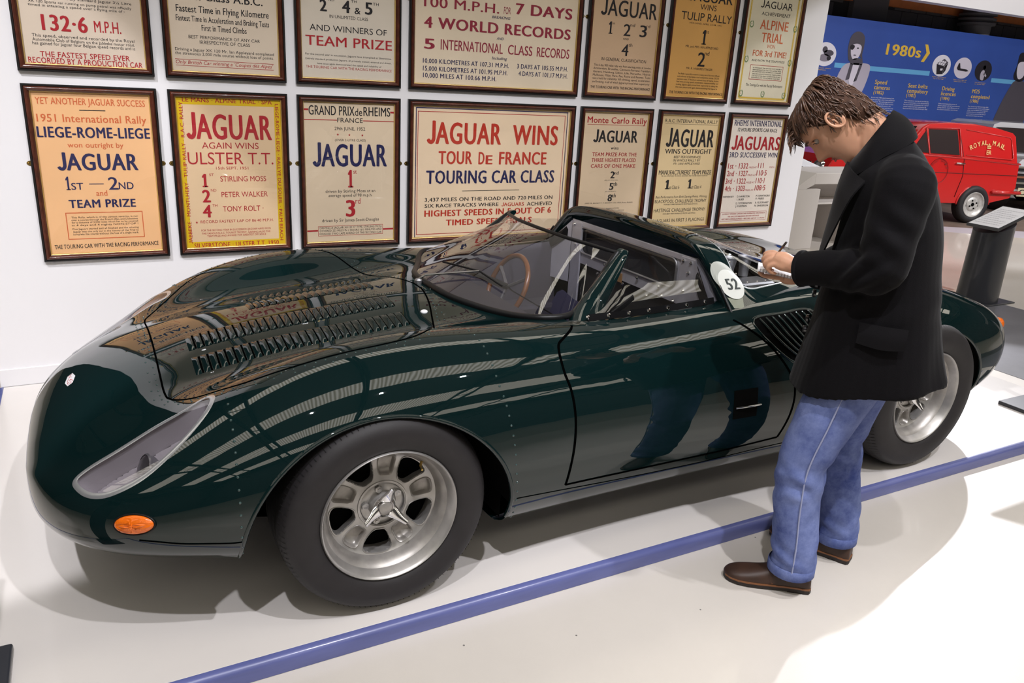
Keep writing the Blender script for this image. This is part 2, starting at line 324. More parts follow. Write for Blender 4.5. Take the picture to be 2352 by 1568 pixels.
PT = {
 'A': [
  ('an entirely standard Jaguar 3½ Litre', -0.733, -0.418, 1.77, 0.012, 'k', 0, 0),
  ('XK 120 Sports car running on pump petrol was officially', -0.824, -0.419, 1.751, 0.011, 'k', 0, 0),
  ('timed in attaining a speed over a flying mile of :', -0.826, -0.449, 1.736, 0.011, 'k', 0, 0),
  ('132·6', -0.784, -0.605, 1.64, 0.068, 'r', 2, 0),
  ('M.P.H.', -0.579, -0.47, 1.645, 0.051, 'r', 1, 0),
  ('This speed, observed and recorded by the Royal', -0.826, -0.419, 1.611, 0.013, 'k', 0, 0),
  ('Automobile Club of Belgium on the Jabbeke motor road,', -0.826, -0.42, 1.594, 0.013, 'k', 0, 0),
  ('has gained for Jaguar four Belgian speed records and is', -0.828, -0.419, 1.578, 0.014, 'k', 0, 0),
  ('THE FASTEST SPEED EVER', -0.804, -0.445, 1.529, 0.024, 'r', 1, 0),
  ('RECORDED BY A PRODUCTION CAR', -0.852, -0.394, 1.501, 0.026, 'r', 1, 0),
 ],
 'B': [
  ('in Class A.B.C.', -0.152, 0.166, 1.818, 0.038, 'k', 1, 0),
  ('Fastest Time in Flying Kilometre', -0.23, 0.193, 1.763, 0.032, 'k', 1, 0),
  ('Fastest Time in Acceleration and Braking Tests', -0.233, 0.193, 1.723, 0.027, 'k', 1, 0),
  ('First in Timed Climbs', -0.122, 0.084, 1.685, 0.028, 'k', 1, 0),
  ('BEST PERFORMANCE OF ANY CAR', -0.183, 0.146, 1.648, 0.015, 'k', 0, 0),
  ('IRRESPECTIVE OF CLASS', -0.135, 0.097, 1.626, 0.016, 'k', 0, 0),
  ('Driving a Jaguar XK 120 Mr. Ian Appleyard completed', -0.247, 0.21, 1.591, 0.014, 'k', 0, 0),
  ('the strenuous 2,000 mile course without loss of points.', -0.248, 0.209, 1.573, 0.014, 'k', 0, 0),
  ("Only British Car winning a 'Coupes des Alpes'", -0.248, 0.205, 1.532, 0.017, 'r', 0, 1),
 ],
 'C': [
  ('2', 0.446, 0.483, 1.821, 0.057, 'k', 2, 0),
  ('ND', 0.491, 0.522, 1.871, 0.013, 'k', 0, 0),
  ('4', 0.561, 0.604, 1.822, 0.061, 'k', 2, 0),
  ('TH', 0.609, 0.639, 1.873, 0.013, 'k', 0, 0),
  ('&', 0.627, 0.659, 1.821, 0.033, 'k', 1, 0),
  ('5', 0.682, 0.723, 1.824, 0.061, 'k', 2, 0),
  ('TH', 0.725, 0.757, 1.869, 0.015, 'k', 0, 0),
  ('IN UNLIMITED CLASS', 0.496, 0.698, 1.792, 0.016, 'k', 0, 0),
  ('AND WINNERS OF', 0.393, 0.801, 1.727, 0.031, 'k', 0, 0),
  ('TEAM PRIZE', 0.37, 0.83, 1.656, 0.05, 'r', 1, 0),
  ('For the second year in succession, Jaguars have triumphed at Silverstone.', 0.368, 0.828, 1.609, 0.01, 'k', 0, 0),
  ('Entirely standard production Jaguars, all privately owned, entered and driven,', 0.368, 0.828, 1.587, 0.009, 'k', 0, 0),
  ('have once again demonstrated the speed and reliability of', 0.427, 0.771, 1.566, 0.009, 'k', 0, 0),
  ('THE TOURING CAR WITH THE RACING PERFORMANCE', 0.369, 0.829, 1.546, 0.013, 'r', 0, 0),
 ],
 'D': [
  ('100 M.P.H.', 1.009, 1.462, 1.891, 0.052, 'm', 1, 0),
  ('FOR', 1.491, 1.535, 1.893, 0.038, 'm', 0, 0),
  ('7 DAYS', 1.566, 1.945, 1.898, 0.06, 'm', 2, 0),
  ('BREAKING', 1.418, 1.535, 1.864, 0.015, 'n', 1, 1),
  ('4 WORLD RECORDS', 1.011, 1.943, 1.786, 0.059, 'm', 2, 0),
  ('AND', 1.453, 1.499, 1.754, 0.014, 'n', 1, 1),
  ('5', 1.013, 1.076, 1.679, 0.055, 'm', 2, 0),
  ('INTERNATIONAL', 1.111, 1.496, 1.68, 0.056, 'm', 1, 0),
  ('CLASS', 1.529, 1.689, 1.681, 0.054, 'm', 1, 0),
  ('RECORDS', 1.72, 1.944, 1.68, 0.055, 'm', 1, 0),
  ('Including', 1.428, 1.526, 1.647, 0.017, 'n', 1, 1),
  ('10,000 KILOMETRES AT 107.31 M.P.H.', 1.008, 1.539, 1.606, 0.025, 'n', 1, 0),
  ('15,000 KILOMETRES AT 101.95 M.P.H.', 1.009, 1.533, 1.566, 0.026, 'n', 1, 0),
  ('10,000 MILES AT 100.66 M.P.H.', 1.01, 1.463, 1.53, 0.026, 'n', 1, 0),
  ('3 DAYS AT 105.55 M.P.H.', 1.594, 1.941, 1.608, 0.026, 'n', 1, 0),
  ('4 DAYS AT 101.17 M.P.H.', 1.606, 1.942, 1.568, 0.027, 'n', 1, 0),
 ],
 'E': [
  ('JAGUAR', 2.144, 2.566, 1.944, 0.096, 'k', 1, 0),
  ('1', 2.212, 2.24, 1.841, 0.07, 'k', 1, 0),
  ('st', 2.236, 2.256, 1.896, 0.014, 'k', 0, 0),
  ('2', 2.323, 2.376, 1.837, 0.071, 'k', 1, 0),
  ('nd', 2.37, 2.405, 1.893, 0.019, 'k', 0, 0),
  ('3', 2.445, 2.5, 1.839, 0.071, 'k', 1, 0),
  ('rd', 2.492, 2.522, 1.895, 0.019, 'k', 0, 0),
  ('AND', 2.324, 2.367, 1.814, 0.012, 'k', 0, 0),
  ('4', 2.321, 2.374, 1.721, 0.072, 'k', 1, 0),
  ('th', 2.37, 2.4, 1.777, 0.021, 'k', 0, 0),
  ('IN GENERAL CLASSIFICATION', 2.176, 2.517, 1.687, 0.019, 'k', 0, 0),
  ('THE TOURING CAR WITH THE RACING PERFORMANCE', 2.114, 2.571, 1.523, 0.016, 'k', 1, 0),
  ('This 6-day 900 miles rally was from starting points at London,', 2.126, 2.564, 1.653, 0.013, 'k', 0, 0),
  ('Amsterdam, Bruxelles, Clermont-Ferrand, Frankfurt,', 2.125, 2.564, 1.634, 0.013, 'k', 0, 0),
  ('Geneva, Hamburg, Lisbon, Lille, Marseilles, Madrid,', 2.124, 2.564, 1.615, 0.012, 'k', 0, 0),
  ('Mulhouse, Milan, Paris, Pau, Rome and Rennes. Tests', 2.124, 2.564, 1.595, 0.013, 'k', 0, 0),
  ('were held for reliability, hill-climbing, speed, acceleration', 2.123, 2.563, 1.576, 0.013, 'k', 0, 0),
  ('and braking, in all of which Jaguars proved their superiority', 2.122, 2.563, 1.556, 0.013, 'k', 0, 0),
 ],
 'F': [
  ('JAGUAR', 2.799, 3.171, 2.082, 0.063, 'k', 1, 0),
  ('WINS', 2.905, 3.04, 2.035, 0.035, 'k', 0, 0),
  ('TULIP RALLY', 2.76, 3.182, 1.968, 0.05, 'k', 0, 0),
  ('HOLLAND, APRIL 23-28, 1951', 2.831, 3.102, 1.947, 0.01, 'k', 0, 0),
  ('1', 2.95, 2.988, 1.828, 0.089, 'k', 1, 0),
  ('st', 2.978, 3.001, 1.897, 0.021, 'k', 0, 0),
  ('MR. and MRS. IAN APPLEYARD', 2.821, 3.099, 1.804, 0.015, 'k', 0, 0),
  ('2', 2.934, 2.998, 1.693, 0.091, 'k', 1, 0),
  ('nd', 2.988, 3.028, 1.764, 0.026, 'k', 0, 0),
  ('MR. R. HABISREUTINGER', 2.848, 3.072, 1.671, 0.014, 'k', 0, 0),
  ('THE TOURING CAR WITH THE RACING PERFORMANCE', 2.73, 3.186, 1.517, 0.017, 'k', 1, 0),
  ('This Rally is generally accepted as being one of the most difficult', 2.783, 3.14, 1.637, 0.01, 'k', 0, 0),
  ('and arduous of European road competitive events. Of 275', 2.782, 3.139, 1.62, 0.011, 'k', 0, 0),
  ('starters only 37 finished without loss of marks. In the', 2.781, 3.138, 1.603, 0.01, 'k', 0, 0),
  ('final tests proving speed, acceleration, manoeuvrability and', 2.779, 3.137, 1.587, 0.011, 'k', 0, 0),
  ('braking, Jaguars again proved their superiority by taking the', 2.778, 3.136, 1.57, 0.011, 'k', 0, 0),
  ('first two places and again demonstrating that Jaguar is', 2.777, 3.135, 1.553, 0.011, 'k', 0, 0),
 ],
 'G': [
  ('JAGUAR', 3.422, 3.718, 2.093, 0.047, 'k', 0, 0),
  ('ACHIEVEMENT', 3.44, 3.706, 2.047, 0.023, 'k', 0, 0),
  ('ALPINE', 3.441, 3.704, 1.96, 0.063, 'o', 1, 0),
  ('TRIAL', 3.47, 3.673, 1.879, 0.064, 'o', 1, 0),
  ('WON', 3.531, 3.605, 1.843, 0.025, 'o', 0, 0),
  ('FOR 3rd TIME!', 3.41, 3.726, 1.788, 0.04, 'o', 1, 0),
  ('AND NOW THE TEAM PRIZE', 3.409, 3.719, 1.754, 0.014, 'k', 0, 0),
  ('The Touring Car with the Racing Performance', 3.388, 3.734, 1.591, 0.019, 'k', 0, 1),
  ('IN WINNING THE AWARD FOR THE BEST', 3.431, 3.703, 1.708, 0.008, 'k', 0, 0),
  ('PERFORMANCE IN THE 1953 ALPINE TRIAL', 3.431, 3.703, 1.695, 0.008, 'k', 0, 0),
  ('IAN APPLEYARD WITH HIS PERFECTLY STANDARD', 3.43, 3.702, 1.683, 0.008, 'k', 0, 0),
  ('JAGUAR HAS ALSO WON HIS THIRD ALPINE', 3.43, 3.702, 1.669, 0.008, 'k', 0, 0),
  ('CUP AND IS THE ONLY COMPETITOR OF ANY', 3.429, 3.702, 1.656, 0.008, 'k', 0, 0),
  ('NATIONALITY TO ACHIEVE THIS FEAT', 3.428, 3.701, 1.644, 0.008, 'k', 0, 0),
 ],
 'H': [
  ('YET ANOTHER JAGUAR SUCCESS', -0.848, -0.399, 1.327, 0.031, 'o', 1, 0),
  ('1951 International Rally', -0.851, -0.4, 1.25, 0.036, 'o', 1, 0),
  ('LIEGE-ROME-LIEGE', -0.857, -0.389, 1.181, 0.05, 'n', 2, 0),
  ('won outright by', -0.742, -0.509, 1.137, 0.024, 'o', 1, 0),
  ('JAGUAR', -0.794, -0.453, 1.033, 0.08, 'n', 2, 0),
  ('1', -0.768, -0.75, 0.941, 0.062, 'n', 1, 0),
  ('ST', -0.747, -0.697, 0.942, 0.034, 'n', 1, 0),
  ('2', -0.591, -0.548, 0.94, 0.063, 'n', 1, 0),
  ('ND', -0.547, -0.482, 0.942, 0.035, 'n', 1, 0),
  ('and', -0.647, -0.599, 0.912, 0.028, 'o', 1, 0),
  ('TEAM PRIZE', -0.766, -0.48, 0.857, 0.04, 'n', 2, 0),
  ('THE TOURING CAR WITH THE RACING PERFORMANCE', -0.847, -0.395, 0.663, 0.021, 'k', 1, 0),
  ('This Rally, which is of the utmost severity, is run', -0.763, -0.477, 0.807, 0.009, 'k', 0, 0),
  ('over a course through the French Alps and Dolomites', -0.764, -0.478, 0.795, 0.009, 'k', 0, 0),
  ('for a distance of 3,000 miles which has to be covered', -0.764, -0.478, 0.783, 0.009, 'k', 0, 0),
  ('in 4 days and 4 nights NON-STOP !', -0.765, -0.478, 0.77, 0.009, 'k', 0, 0),
  ('Five Jaguars started and all finished and the winning', -0.763, -0.478, 0.752, 0.009, 'k', 0, 0),
  ('Jaguar was the only car in the history of the Trial to', -0.763, -0.479, 0.739, 0.009, 'k', 0, 0),
  ('complete the course without the loss of a single mark.', -0.764, -0.479, 0.726, 0.01, 'k', 0, 0),
 ],
 'I': [
  ('LE MANS · ALPINE TRIAL · SPA', -0.234, 0.19, 1.358, 0.022, 'r', 1, 0),
  ('SILVERSTONE · ULSTER T.T. 1950', -0.228, 0.197, 0.638, 0.025, 'r', 1, 0),
  ('JAGUAR', -0.226, 0.184, 1.184, 0.125, 'r', 2, 0),
  ('AGAIN WINS', -0.158, 0.115, 1.137, 0.032, 'r', 0, 0),
  ('ULSTER T.T.', -0.228, 0.186, 1.06, 0.062, 'r', 0, 0),
  ('15th SEPT. 1951', -0.098, 0.059, 1.034, 0.015, 'r', 0, 0),
  ('1', -0.168, -0.141, 0.948, 0.064, 'r', 2, 0),
  ('ST', -0.133, -0.111, 1.002, 0.013, 'r', 0, 0),
  ('STIRLING MOSS', -0.081, 0.145, 0.974, 0.028, 'r', 0, 0),
  ('2', -0.173, -0.133, 0.871, 0.065, 'r', 2, 0),
  ('ND', -0.13, -0.104, 0.924, 0.014, 'r', 0, 0),
  ('PETER WALKER', -0.08, 0.15, 0.895, 0.028, 'r', 0, 0),
  ('4', -0.176, -0.133, 0.794, 0.066, 'r', 2, 0),
  ('TH', -0.128, -0.104, 0.847, 0.014, 'r', 0, 0),
  ('TONY ROLT ·', -0.078, 0.125, 0.821, 0.029, 'r', 0, 0),
  ('RECORD FASTEST LAP OF 86·40 M.P.H.', -0.189, 0.174, 0.764, 0.015, 'r', 0, 0),
  ('FOR THE SECOND YEAR IN SUCCESSION JAGUAR HAVE WON', -0.189, 0.157, 0.722, 0.01, 'r', 0, 0),
  ('THE FAMOUS R.A.C. TOURIST TROPHY, GAINING ALSO THE', -0.188, 0.155, 0.706, 0.01, 'r', 0, 0),
  ('TEAM PRIZE AND AWARD FOR GREATEST DISTANCE', -0.163, 0.132, 0.692, 0.01, 'r', 0, 0),
 ],
 'J': [
  ('GRAND PRIX', 0.376, 0.622, 1.315, 0.05, 'k', 1, 0),
  ('de', 0.624, 0.664, 1.316, 0.04, 'k', 0, 0),
  ('RHEIMS', 0.671, 0.822, 1.316, 0.049, 'k', 1, 0),
  ('FRANCE', 0.527, 0.667, 1.279, 0.025, 'k', 0, 0),
  ('29th JUNE, 1952', 0.511, 0.68, 1.239, 0.018, 'k', 0, 0),
  ('(OVER 2-LITRE CLASS)', 0.513, 0.683, 1.182, 0.012, 'k', 0, 0),
  ('JAGUAR', 0.39, 0.804, 1.05, 0.123, 'n', 2, 0),
  ('1', 0.582, 0.611, 0.936, 0.093, 'r', 2, 0),
  ('st', 0.612, 0.631, 1.01, 0.024, 'r', 0, 0),
  ('driven by Stirling Moss at an', 0.456, 0.736, 0.908, 0.017, 'k', 0, 0),
  ('average speed of 98 m.p.h.', 0.472, 0.719, 0.885, 0.017, 'k', 0, 0),
  ('3', 0.567, 0.621, 0.776, 0.095, 'r', 2, 0),
  ('rd', 0.622, 0.651, 0.845, 0.034, 'r', 0, 0),
  ('driven by Sir James Scott-Douglas', 0.434, 0.758, 0.748, 0.018, 'k', 0, 0),
  ("DRIVING A JAGUAR XK120 'C' TYPE, STIRLING MOSS", 0.42, 0.774, 0.71, 0.012, 'k', 0, 0),
  ('COVERED 223 MILES IN 2 HOURS 16½ MINUTES AND', 0.419, 0.774, 0.694, 0.012, 'k', 0, 0),
  ('FINISHED TWO LAPS AHEAD OF THE SECOND CAR', 0.419, 0.774, 0.677, 0.012, 'k', 0, 0),
 ],
 'K': [
  ('JAGUAR', 1.039, 1.513, 1.176, 0.125, 'v', 2, 0),
  ('WINS', 1.589, 1.905, 1.177, 0.119, 'v', 2, 0),
  ('TOUR', 1.114, 1.328, 1.062, 0.077, 'v', 2, 0),
  ('D', 1.369, 1.408, 1.061, 0.074, 'v', 2, 0),
  ('E', 1.416, 1.462, 1.061, 0.055, 'v', 2, 0),
  ('FRANCE', 1.505, 1.834, 1.06, 0.077, 'v', 2, 0),
  ('TOURING CAR CLASS', 1.04, 1.899, 0.95, 0.079, 'n', 2, 0),
  ('3,437 MILES ON THE ROAD AND 720 MILES ON', 1.034, 1.897, 0.847, 0.023, 'k', 1, 0),
  ('SIX RACE TRACKS WHERE', 1.034, 1.516, 0.812, 0.022, 'k', 1, 0),
  ('JAGUARS', 1.537, 1.694, 0.809, 0.023, 'v', 1, 0),
  ('ACHIEVED', 1.715, 1.896, 0.808, 0.024, 'k', 1, 0),
  ('HIGHEST SPEEDS IN 5 OUT OF 6', 1.033, 1.893, 0.76, 0.038, 'v', 2, 0),
  ('TIMED SPEED TRIALS', 1.171, 1.756, 0.704, 0.036, 'v', 2, 0),
 ],
 'L': [
  ('Monte Carlo Rally', 2.113, 2.574, 1.316, 0.04, 'r', 1, 0),
  ('JAGUAR', 2.167, 2.514, 1.199, 0.077, 'k', 2, 0),
  ('wins', 2.309, 2.369, 1.154, 0.021, 'k', 1, 0),
  ('TEAM PRIZE FOR THE', 2.17, 2.519, 1.111, 0.025, 'r', 1, 0),
  ('THREE HIGHEST PLACED', 2.169, 2.518, 1.075, 0.025, 'r', 1, 0),
  ('CARS OF ONE MAKE', 2.167, 2.517, 1.038, 0.025, 'r', 1, 0),
  ('2', 2.325, 2.359, 0.972, 0.045, 'k', 2, 0),
  ('nd', 2.356, 2.389, 0.995, 0.022, 'k', 1, 0),
  ('5', 2.324, 2.358, 0.897, 0.046, 'k', 2, 0),
  ('th', 2.355, 2.386, 0.921, 0.027, 'k', 1, 0),
  ('8', 2.32, 2.355, 0.823, 0.046, 'k', 2, 0),
  ('th', 2.352, 2.383, 0.847, 0.027, 'k', 1, 0),
  ('(MR. IAN APPLEYARD)', 2.283, 2.389, 0.956, 0.006, 'k', 0, 0),
  ('(MR. DON BENNETT)', 2.295, 2.382, 0.883, 0.006, 'k', 0, 0),
  ('(AND MR. BENNETT T. P. BENNETT, CAL. CREA, Boats, FRANK)', 2.145, 2.526, 0.808, 0.008, 'k', 0, 0),
  ('Congratulations to these private owners and further', 2.167, 2.42, 0.773, 0.009, 'k', 0, 1),
  ('congratulations to Mr. Ian Appleyard for his fine performance', 2.166, 2.463, 0.758, 0.009, 'k', 0, 1),
  ('in winning the following awards', 2.168, 2.355, 0.739, 0.009, 'k', 0, 1),
  ('THE COUPE DES DAMES CHALLENGE TROPHY', 2.258, 2.518, 0.72, 0.009, 'r', 1, 0),
 ],
 'M': [
  ('R.A.C. INTERNATIONAL RALLY', 2.726, 3.181, 1.333, 0.024, 'k', 0, 0),
  ('JAGUAR', 2.75, 3.167, 1.177, 0.12, 'k', 2, 0),
  ('WINS OUTRIGHT', 2.752, 3.157, 1.131, 0.033, 'k', 1, 0),
  ('BEST PERFORMANCE', 2.833, 3.069, 1.101, 0.017, 'k', 0, 0),
  ('IN WHOLE RALLY BY', 2.831, 3.068, 1.079, 0.017, 'k', 0, 0),
  ('Mr. IAN APPLEYARD', 2.834, 3.069, 1.058, 0.015, 'k', 0, 1),
  ("MANUFACTURERS' TEAM PRIZE", 2.72, 3.18, 0.992, 0.031, 'k', 1, 0),
  ('MR. IAN APPLEYARD, MR. FRANK GROUNDS, MR. WALTER GRANT-NORTON', 2.745, 3.15, 0.979, 0.008, 'k', 0, 0),
  ('1', 2.787, 2.824, 0.895, 0.061, 'k', 2, 0),
  ('st Class 6', 2.824, 2.912, 0.895, 0.025, 'k', 0, 0),
  ('1', 2.985, 3.019, 0.897, 0.062, 'k', 2, 0),
  ('st Class 4', 3.02, 3.108, 0.895, 0.025, 'k', 0, 0),
  ('Best Performance from Both Starting Points, Winning', 2.716, 3.172, 0.833, 0.017, 'k', 0, 1),
  ('BLACKPOOL CHALLENGE TROPHY', 2.714, 3.171, 0.8, 0.024, 'k', 0, 0),
  ('FOR BEST PERFORMANCE FROM BLACKPOOL', 2.794, 3.095, 0.784, 0.01, 'k', 0, 0),
  ('HASTINGS CHALLENGE TROPHY', 2.713, 3.17, 0.738, 0.025, 'k', 0, 0),
  ('FOR BEST PERFORMANCE FROM HASTINGS', 2.795, 3.084, 0.72, 0.01, 'k', 0, 0),
  ('3 JAGUARS IN FIRST 5 PLACINGS', 2.713, 3.172, 0.667, 0.024, 'k', 0, 0),
 ],
 'N': [
  ('RHEIMS INTERNATIONAL', 3.336, 3.79, 1.325, 0.041, 'n', 1, 0),
  ('12 HOURS SPORTS CAR RACE', 3.374, 3.752, 1.287, 0.026, 'k', 1, 0),
  ('JAGUARS', 3.336, 3.8, 1.162, 0.097, 'r', 2, 0),
  ('3RD SUCCESSIVE WIN', 3.328, 3.792, 1.109, 0.037, 'n', 1, 0),
  ('1st · 1332', 3.331, 3.521, 1.031, 0.039, 'r', 1, 0),
  ('MILES AT', 3.531, 3.607, 1.033, 0.013, 'r', 0, 0),
  ('111', 3.618, 3.673, 1.034, 0.039, 'r', 1, 0),
  ('M.P.H.', 3.735, 3.785, 1.034, 0.013, 'r', 0, 0),
  ('2nd · 1327', 3.331, 3.527, 0.978, 0.039, 'r', 1, 0),
  ('MILES AT', 3.53, 3.608, 0.978, 0.014, 'r', 0, 0),
  ('110·5', 3.614, 3.714, 0.98, 0.041, 'r', 1, 0),
  ('3rd · 1322', 3.326, 3.519, 0.924, 0.039, 'r', 1, 0),
  ('MILES AT', 3.528, 3.607, 0.925, 0.014, 'r', 0, 0),
  ('110·1', 3.618, 3.703, 0.925, 0.041, 'r', 1, 0),
  ('4th · 1303', 3.329, 3.519, 0.871, 0.04, 'r', 1, 0),
  ('MILES AT', 3.526, 3.607, 0.871, 0.013, 'r', 0, 0),
  ('108·5', 3.618, 3.723, 0.873, 0.041, 'r', 1, 0),
  ('DRIVEN BY', 3.323, 3.425, 0.825, 0.013, 'k', 1, 0),
  ('D. HAMILTON', 3.457, 3.578, 0.825, 0.014, 'k', 1, 0),
  ('I. BUEB', 3.459, 3.527, 0.804, 0.014, 'k', 1, 0),
  ('M. HAWTHORN', 3.643, 3.779, 0.827, 0.014, 'k', 1, 0),
  ('P. FRERE', 3.644, 3.725, 0.806, 0.014, 'k', 1, 0),
  ('D. TITTERINGTON', 3.455, 3.612, 0.776, 0.014, 'k', 1, 0),
  ('J. FAIRMAN', 3.455, 3.565, 0.755, 0.014, 'k', 1, 0),
  ('R. FLOCKHART', 3.646, 3.779, 0.777, 0.014, 'k', 1, 0),
  ('N. SANDERSON', 3.642, 3.779, 0.755, 0.014, 'k', 1, 0),
  ('OUTRIGHT WINNERS : JAGUAR CARS DOMINATED THROUGHOUT', 3.339, 3.763, 0.702, 0.01, 'r', 1, 0),
  ('THE RACE, ESTABLISHING RECORD DISTANCE', 3.393, 3.704, 0.683, 0.01, 'r', 1, 0),
  ('RECORD AVERAGE SPEED : RECORD LAP AT 115 M.P.H.', 3.341, 3.764, 0.664, 0.011, 'r', 1, 0),
 ],
}
PG = {
 'B': [
  ('bar', -0.25, 0.208, 1.552, 'r', 0.002),
  ('bar', -0.248, 0.207, 1.524, 'r', 0.002),
 ],
 'G': [
  ('box', 3.405, 3.716, 1.635, 1.731, 'r', 0.003),
  ('wreath', 3.364, 1.985, 0.0155, 'g'),
  ('wreath', 3.772, 1.982, 0.0155, 'g'),
  ('wreath', 3.36, 1.764, 0.0155, 'g'),
  ('wreath', 3.769, 1.76, 0.0155, 'g'),
  ('wreath', 3.352, 1.542, 0.0155, 'g'),
  ('wreath', 3.556, 1.543, 0.0155, 'g'),
  ('wreath', 3.761, 1.54, 0.0155, 'g'),
  ('wreath', 3.372, 2.171, 0.0155, 'g'),
  ('wreath', 3.77, 2.188, 0.0155, 'g'),
 ],
 'H': [
  ('bar', -0.677, -0.57, 1.304, 'k', 0.004),
  ('bar', -0.672, -0.61, 0.968, 'n', 0.004),
  ('box', -0.786, -0.454, 0.706, 0.835, 'o', 0.004),
 ],
 'I': [
  ('star', -0.208, 0.769, 0.007, 'r'),
  ('vtext', 'JABBEKE · MONTLHERY · TULIP RALLY · R.A.C. RALLY', -0.243, 0.661, 1.357, 0.018, 'r', 1),
  ('vtext', 'LIEGE-ROME-LIEGE · RALLYE DU SOLEIL · PALM BEACH', 0.214, 0.66, 1.361, 0.018, 'r', -1),
  ('box', -0.239, 0.199, 0.669, 1.346, 'y', 0.0),
 ],
 'J': [
  ('bar', 0.347, 0.375, 1.341, 'r', 0.009),
  ('bar', 0.822, 0.85, 1.338, 'r', 0.009),
  ('bar', 0.347, 0.526, 1.29, 'r', 0.004),
  ('bar', 0.669, 0.85, 1.29, 'r', 0.004),
  ('star', 0.529, 1.216, 0.0075, 'r'),
  ('star', 0.592, 1.215, 0.0075, 'r'),
  ('star', 0.664, 1.214, 0.0075, 'r'),
  ('box', 0.411, 0.781, 0.671, 0.726, 'r', 0.002),
  ('bar', 0.348, 0.41, 0.702, 'r', 0.009),
  ('bar', 0.782, 0.847, 0.698, 'r', 0.009),
 ],
 'K': [
  ('box', 0.972, 1.968, 0.637, 1.372, 'n', 0.005),
  ('box', 0.984, 1.95, 0.655, 1.352, 'r', 0.0035),
  ('bar', 1.27, 1.654, 0.906, 'k', 0.003),
 ],
 'L': [
  ('bar', 2.115, 2.566, 1.306, 'r', 0.0022),
 ],
 'M': [
  ('bar', 2.728, 3.183, 1.324, 'k', 0.0015),
 ],
 'N': [
  ('box', 3.323, 3.774, 0.655, 0.72, 'r', 0.002),
 ],
}

# ------------------------------------------------------------------ framed posters
INK = {'k': (.022, .02, .022), 'r': (.40, .022, .03), 'm': (.30, .03, .055), 'n': (.022, .022, .085), 'o': (.62, .145, .055), 'v': (.50, .04, .022), 'g': (.06, .20, .04), 'y': (.66, .44, .012)}
M_ink = {k: mat('ink_'+k, v, .6, spec=.2) for k, v in INK.items()}
M_wood = mat('mahogany', (.075, .018, .009), .28, coat=.3, var=.35, vscale=30, stretch=(1, 1, 1))
M_wblack = mat('frame_black', (.008, .007, .007), .35)
M_gold = mat('gold_slip', (.62, .45, .16), .35, metal=.6)
M_brass = mat('brass', (.55, .38, .12), .25, metal=1.)
M_glass = glassmat('picture_glass', (.985, .985, .985), 1.38)
ROW1 = (1.4655, 2.2725); ROW2 = (.6056, 1.4127)
COLS = [(-.8967, -.3466), (-.2975, .2662), (.3162, .8779), (.9247, 2.0164), (2.0573, 2.6165), (2.6659, 3.2268), (3.2756, 3.8323)]
POST = [
 ('A', 0, 0, (.56, .47, .38), 'framed grey-beige poster reading 132·6 M.P.H. in red'),
 ('B', 1, 0, (.57, .48, .38), 'framed beige poster reading Fastest Time in Flying Kilometre'),
 ('C', 2, 0, (.56, .50, .42), 'framed pale poster reading AND WINNERS OF TEAM PRIZE'),
 ('D', 3, 0, (.64, .54, .41), 'wide framed poster reading 4 WORLD RECORDS in dark red'),
 ('E', 4, 0, (.52, .36, .23), 'framed tan poster with 1st 2nd 3rd and 4th IN GENERAL CLASSIFICATION'),
 ('F', 5, 0, (.56, .31, .095), 'framed orange-brown poster reading WINS TULIP RALLY'),
 ('G', 6, 0, (.62, .57, .44), 'framed cream poster with gold border and wreaths reading ALPINE TRIAL'),
 ('H', 0, 1, (.68, .40, .20), 'framed orange-tan poster reading LIEGE-ROME-LIEGE'),
 ('I', 1, 1, (.58, .42, .26), 'framed poster with a yellow border reading AGAIN WINS ULSTER T.T.'),
 ('J', 2, 1, (.58, .47, .34), 'framed beige poster headed GRAND PRIX de RHEIMS'),
 ('K', 3, 1, (.68, .53, .37), 'wide framed poster reading JAGUAR WINS TOUR DE FRANCE'),
 ('L', 4, 1, (.58, .45, .31), 'framed beige poster headed Monte Carlo Rally in red'),
 ('M', 5, 1, (.60, .46, .26), 'framed sand-coloured poster headed R.A.C. INTERNATIONAL RALLY'),
 ('N', 6, 1, (.66, .59, .52), 'framed off-white poster headed RHEIMS INTERNATIONAL'),
]
def star(mb, x, z, r, fn):
    pts = [(x+(r if k % 2 == 0 else r*.4)*math.sin(k*math.pi/5), z+(r if k % 2 == 0 else r*.4)*math.cos(k*math.pi/5)) for k in range(10)]
    mb.add([fn(x, z)]+[fn(a, b) for a, b in pts], [(0, (k+1) % 10+1, k+1) for k in range(10)])
def rect(mb, x0, x1, z0, z1, fn): mb.add([fn(x0, z0), fn(x1, z0), fn(x1, z1), fn(x0, z1)], [(0, 1, 2, 3)])
def frame_bar(side, x0, x1, z0, z1, yb, prof):
    """mitred moulding; prof = (inset, outward depth)"""
    b = MB()
    def ring(d): return {'b': ((x0+d, z0+d), (x1-d, z0+d)), 't': ((x1-d, z1-d), (x0+d, z1-d)), 'l': ((x0+d, z1-d), (x0+d, z0+d)), 'r': ((x1-d, z0+d), (x1-d, z1-d))}[side]
    b.grid([[(e[0], yb-h, e[1]) for e in ring(d)] for d, h in prof])
    return b
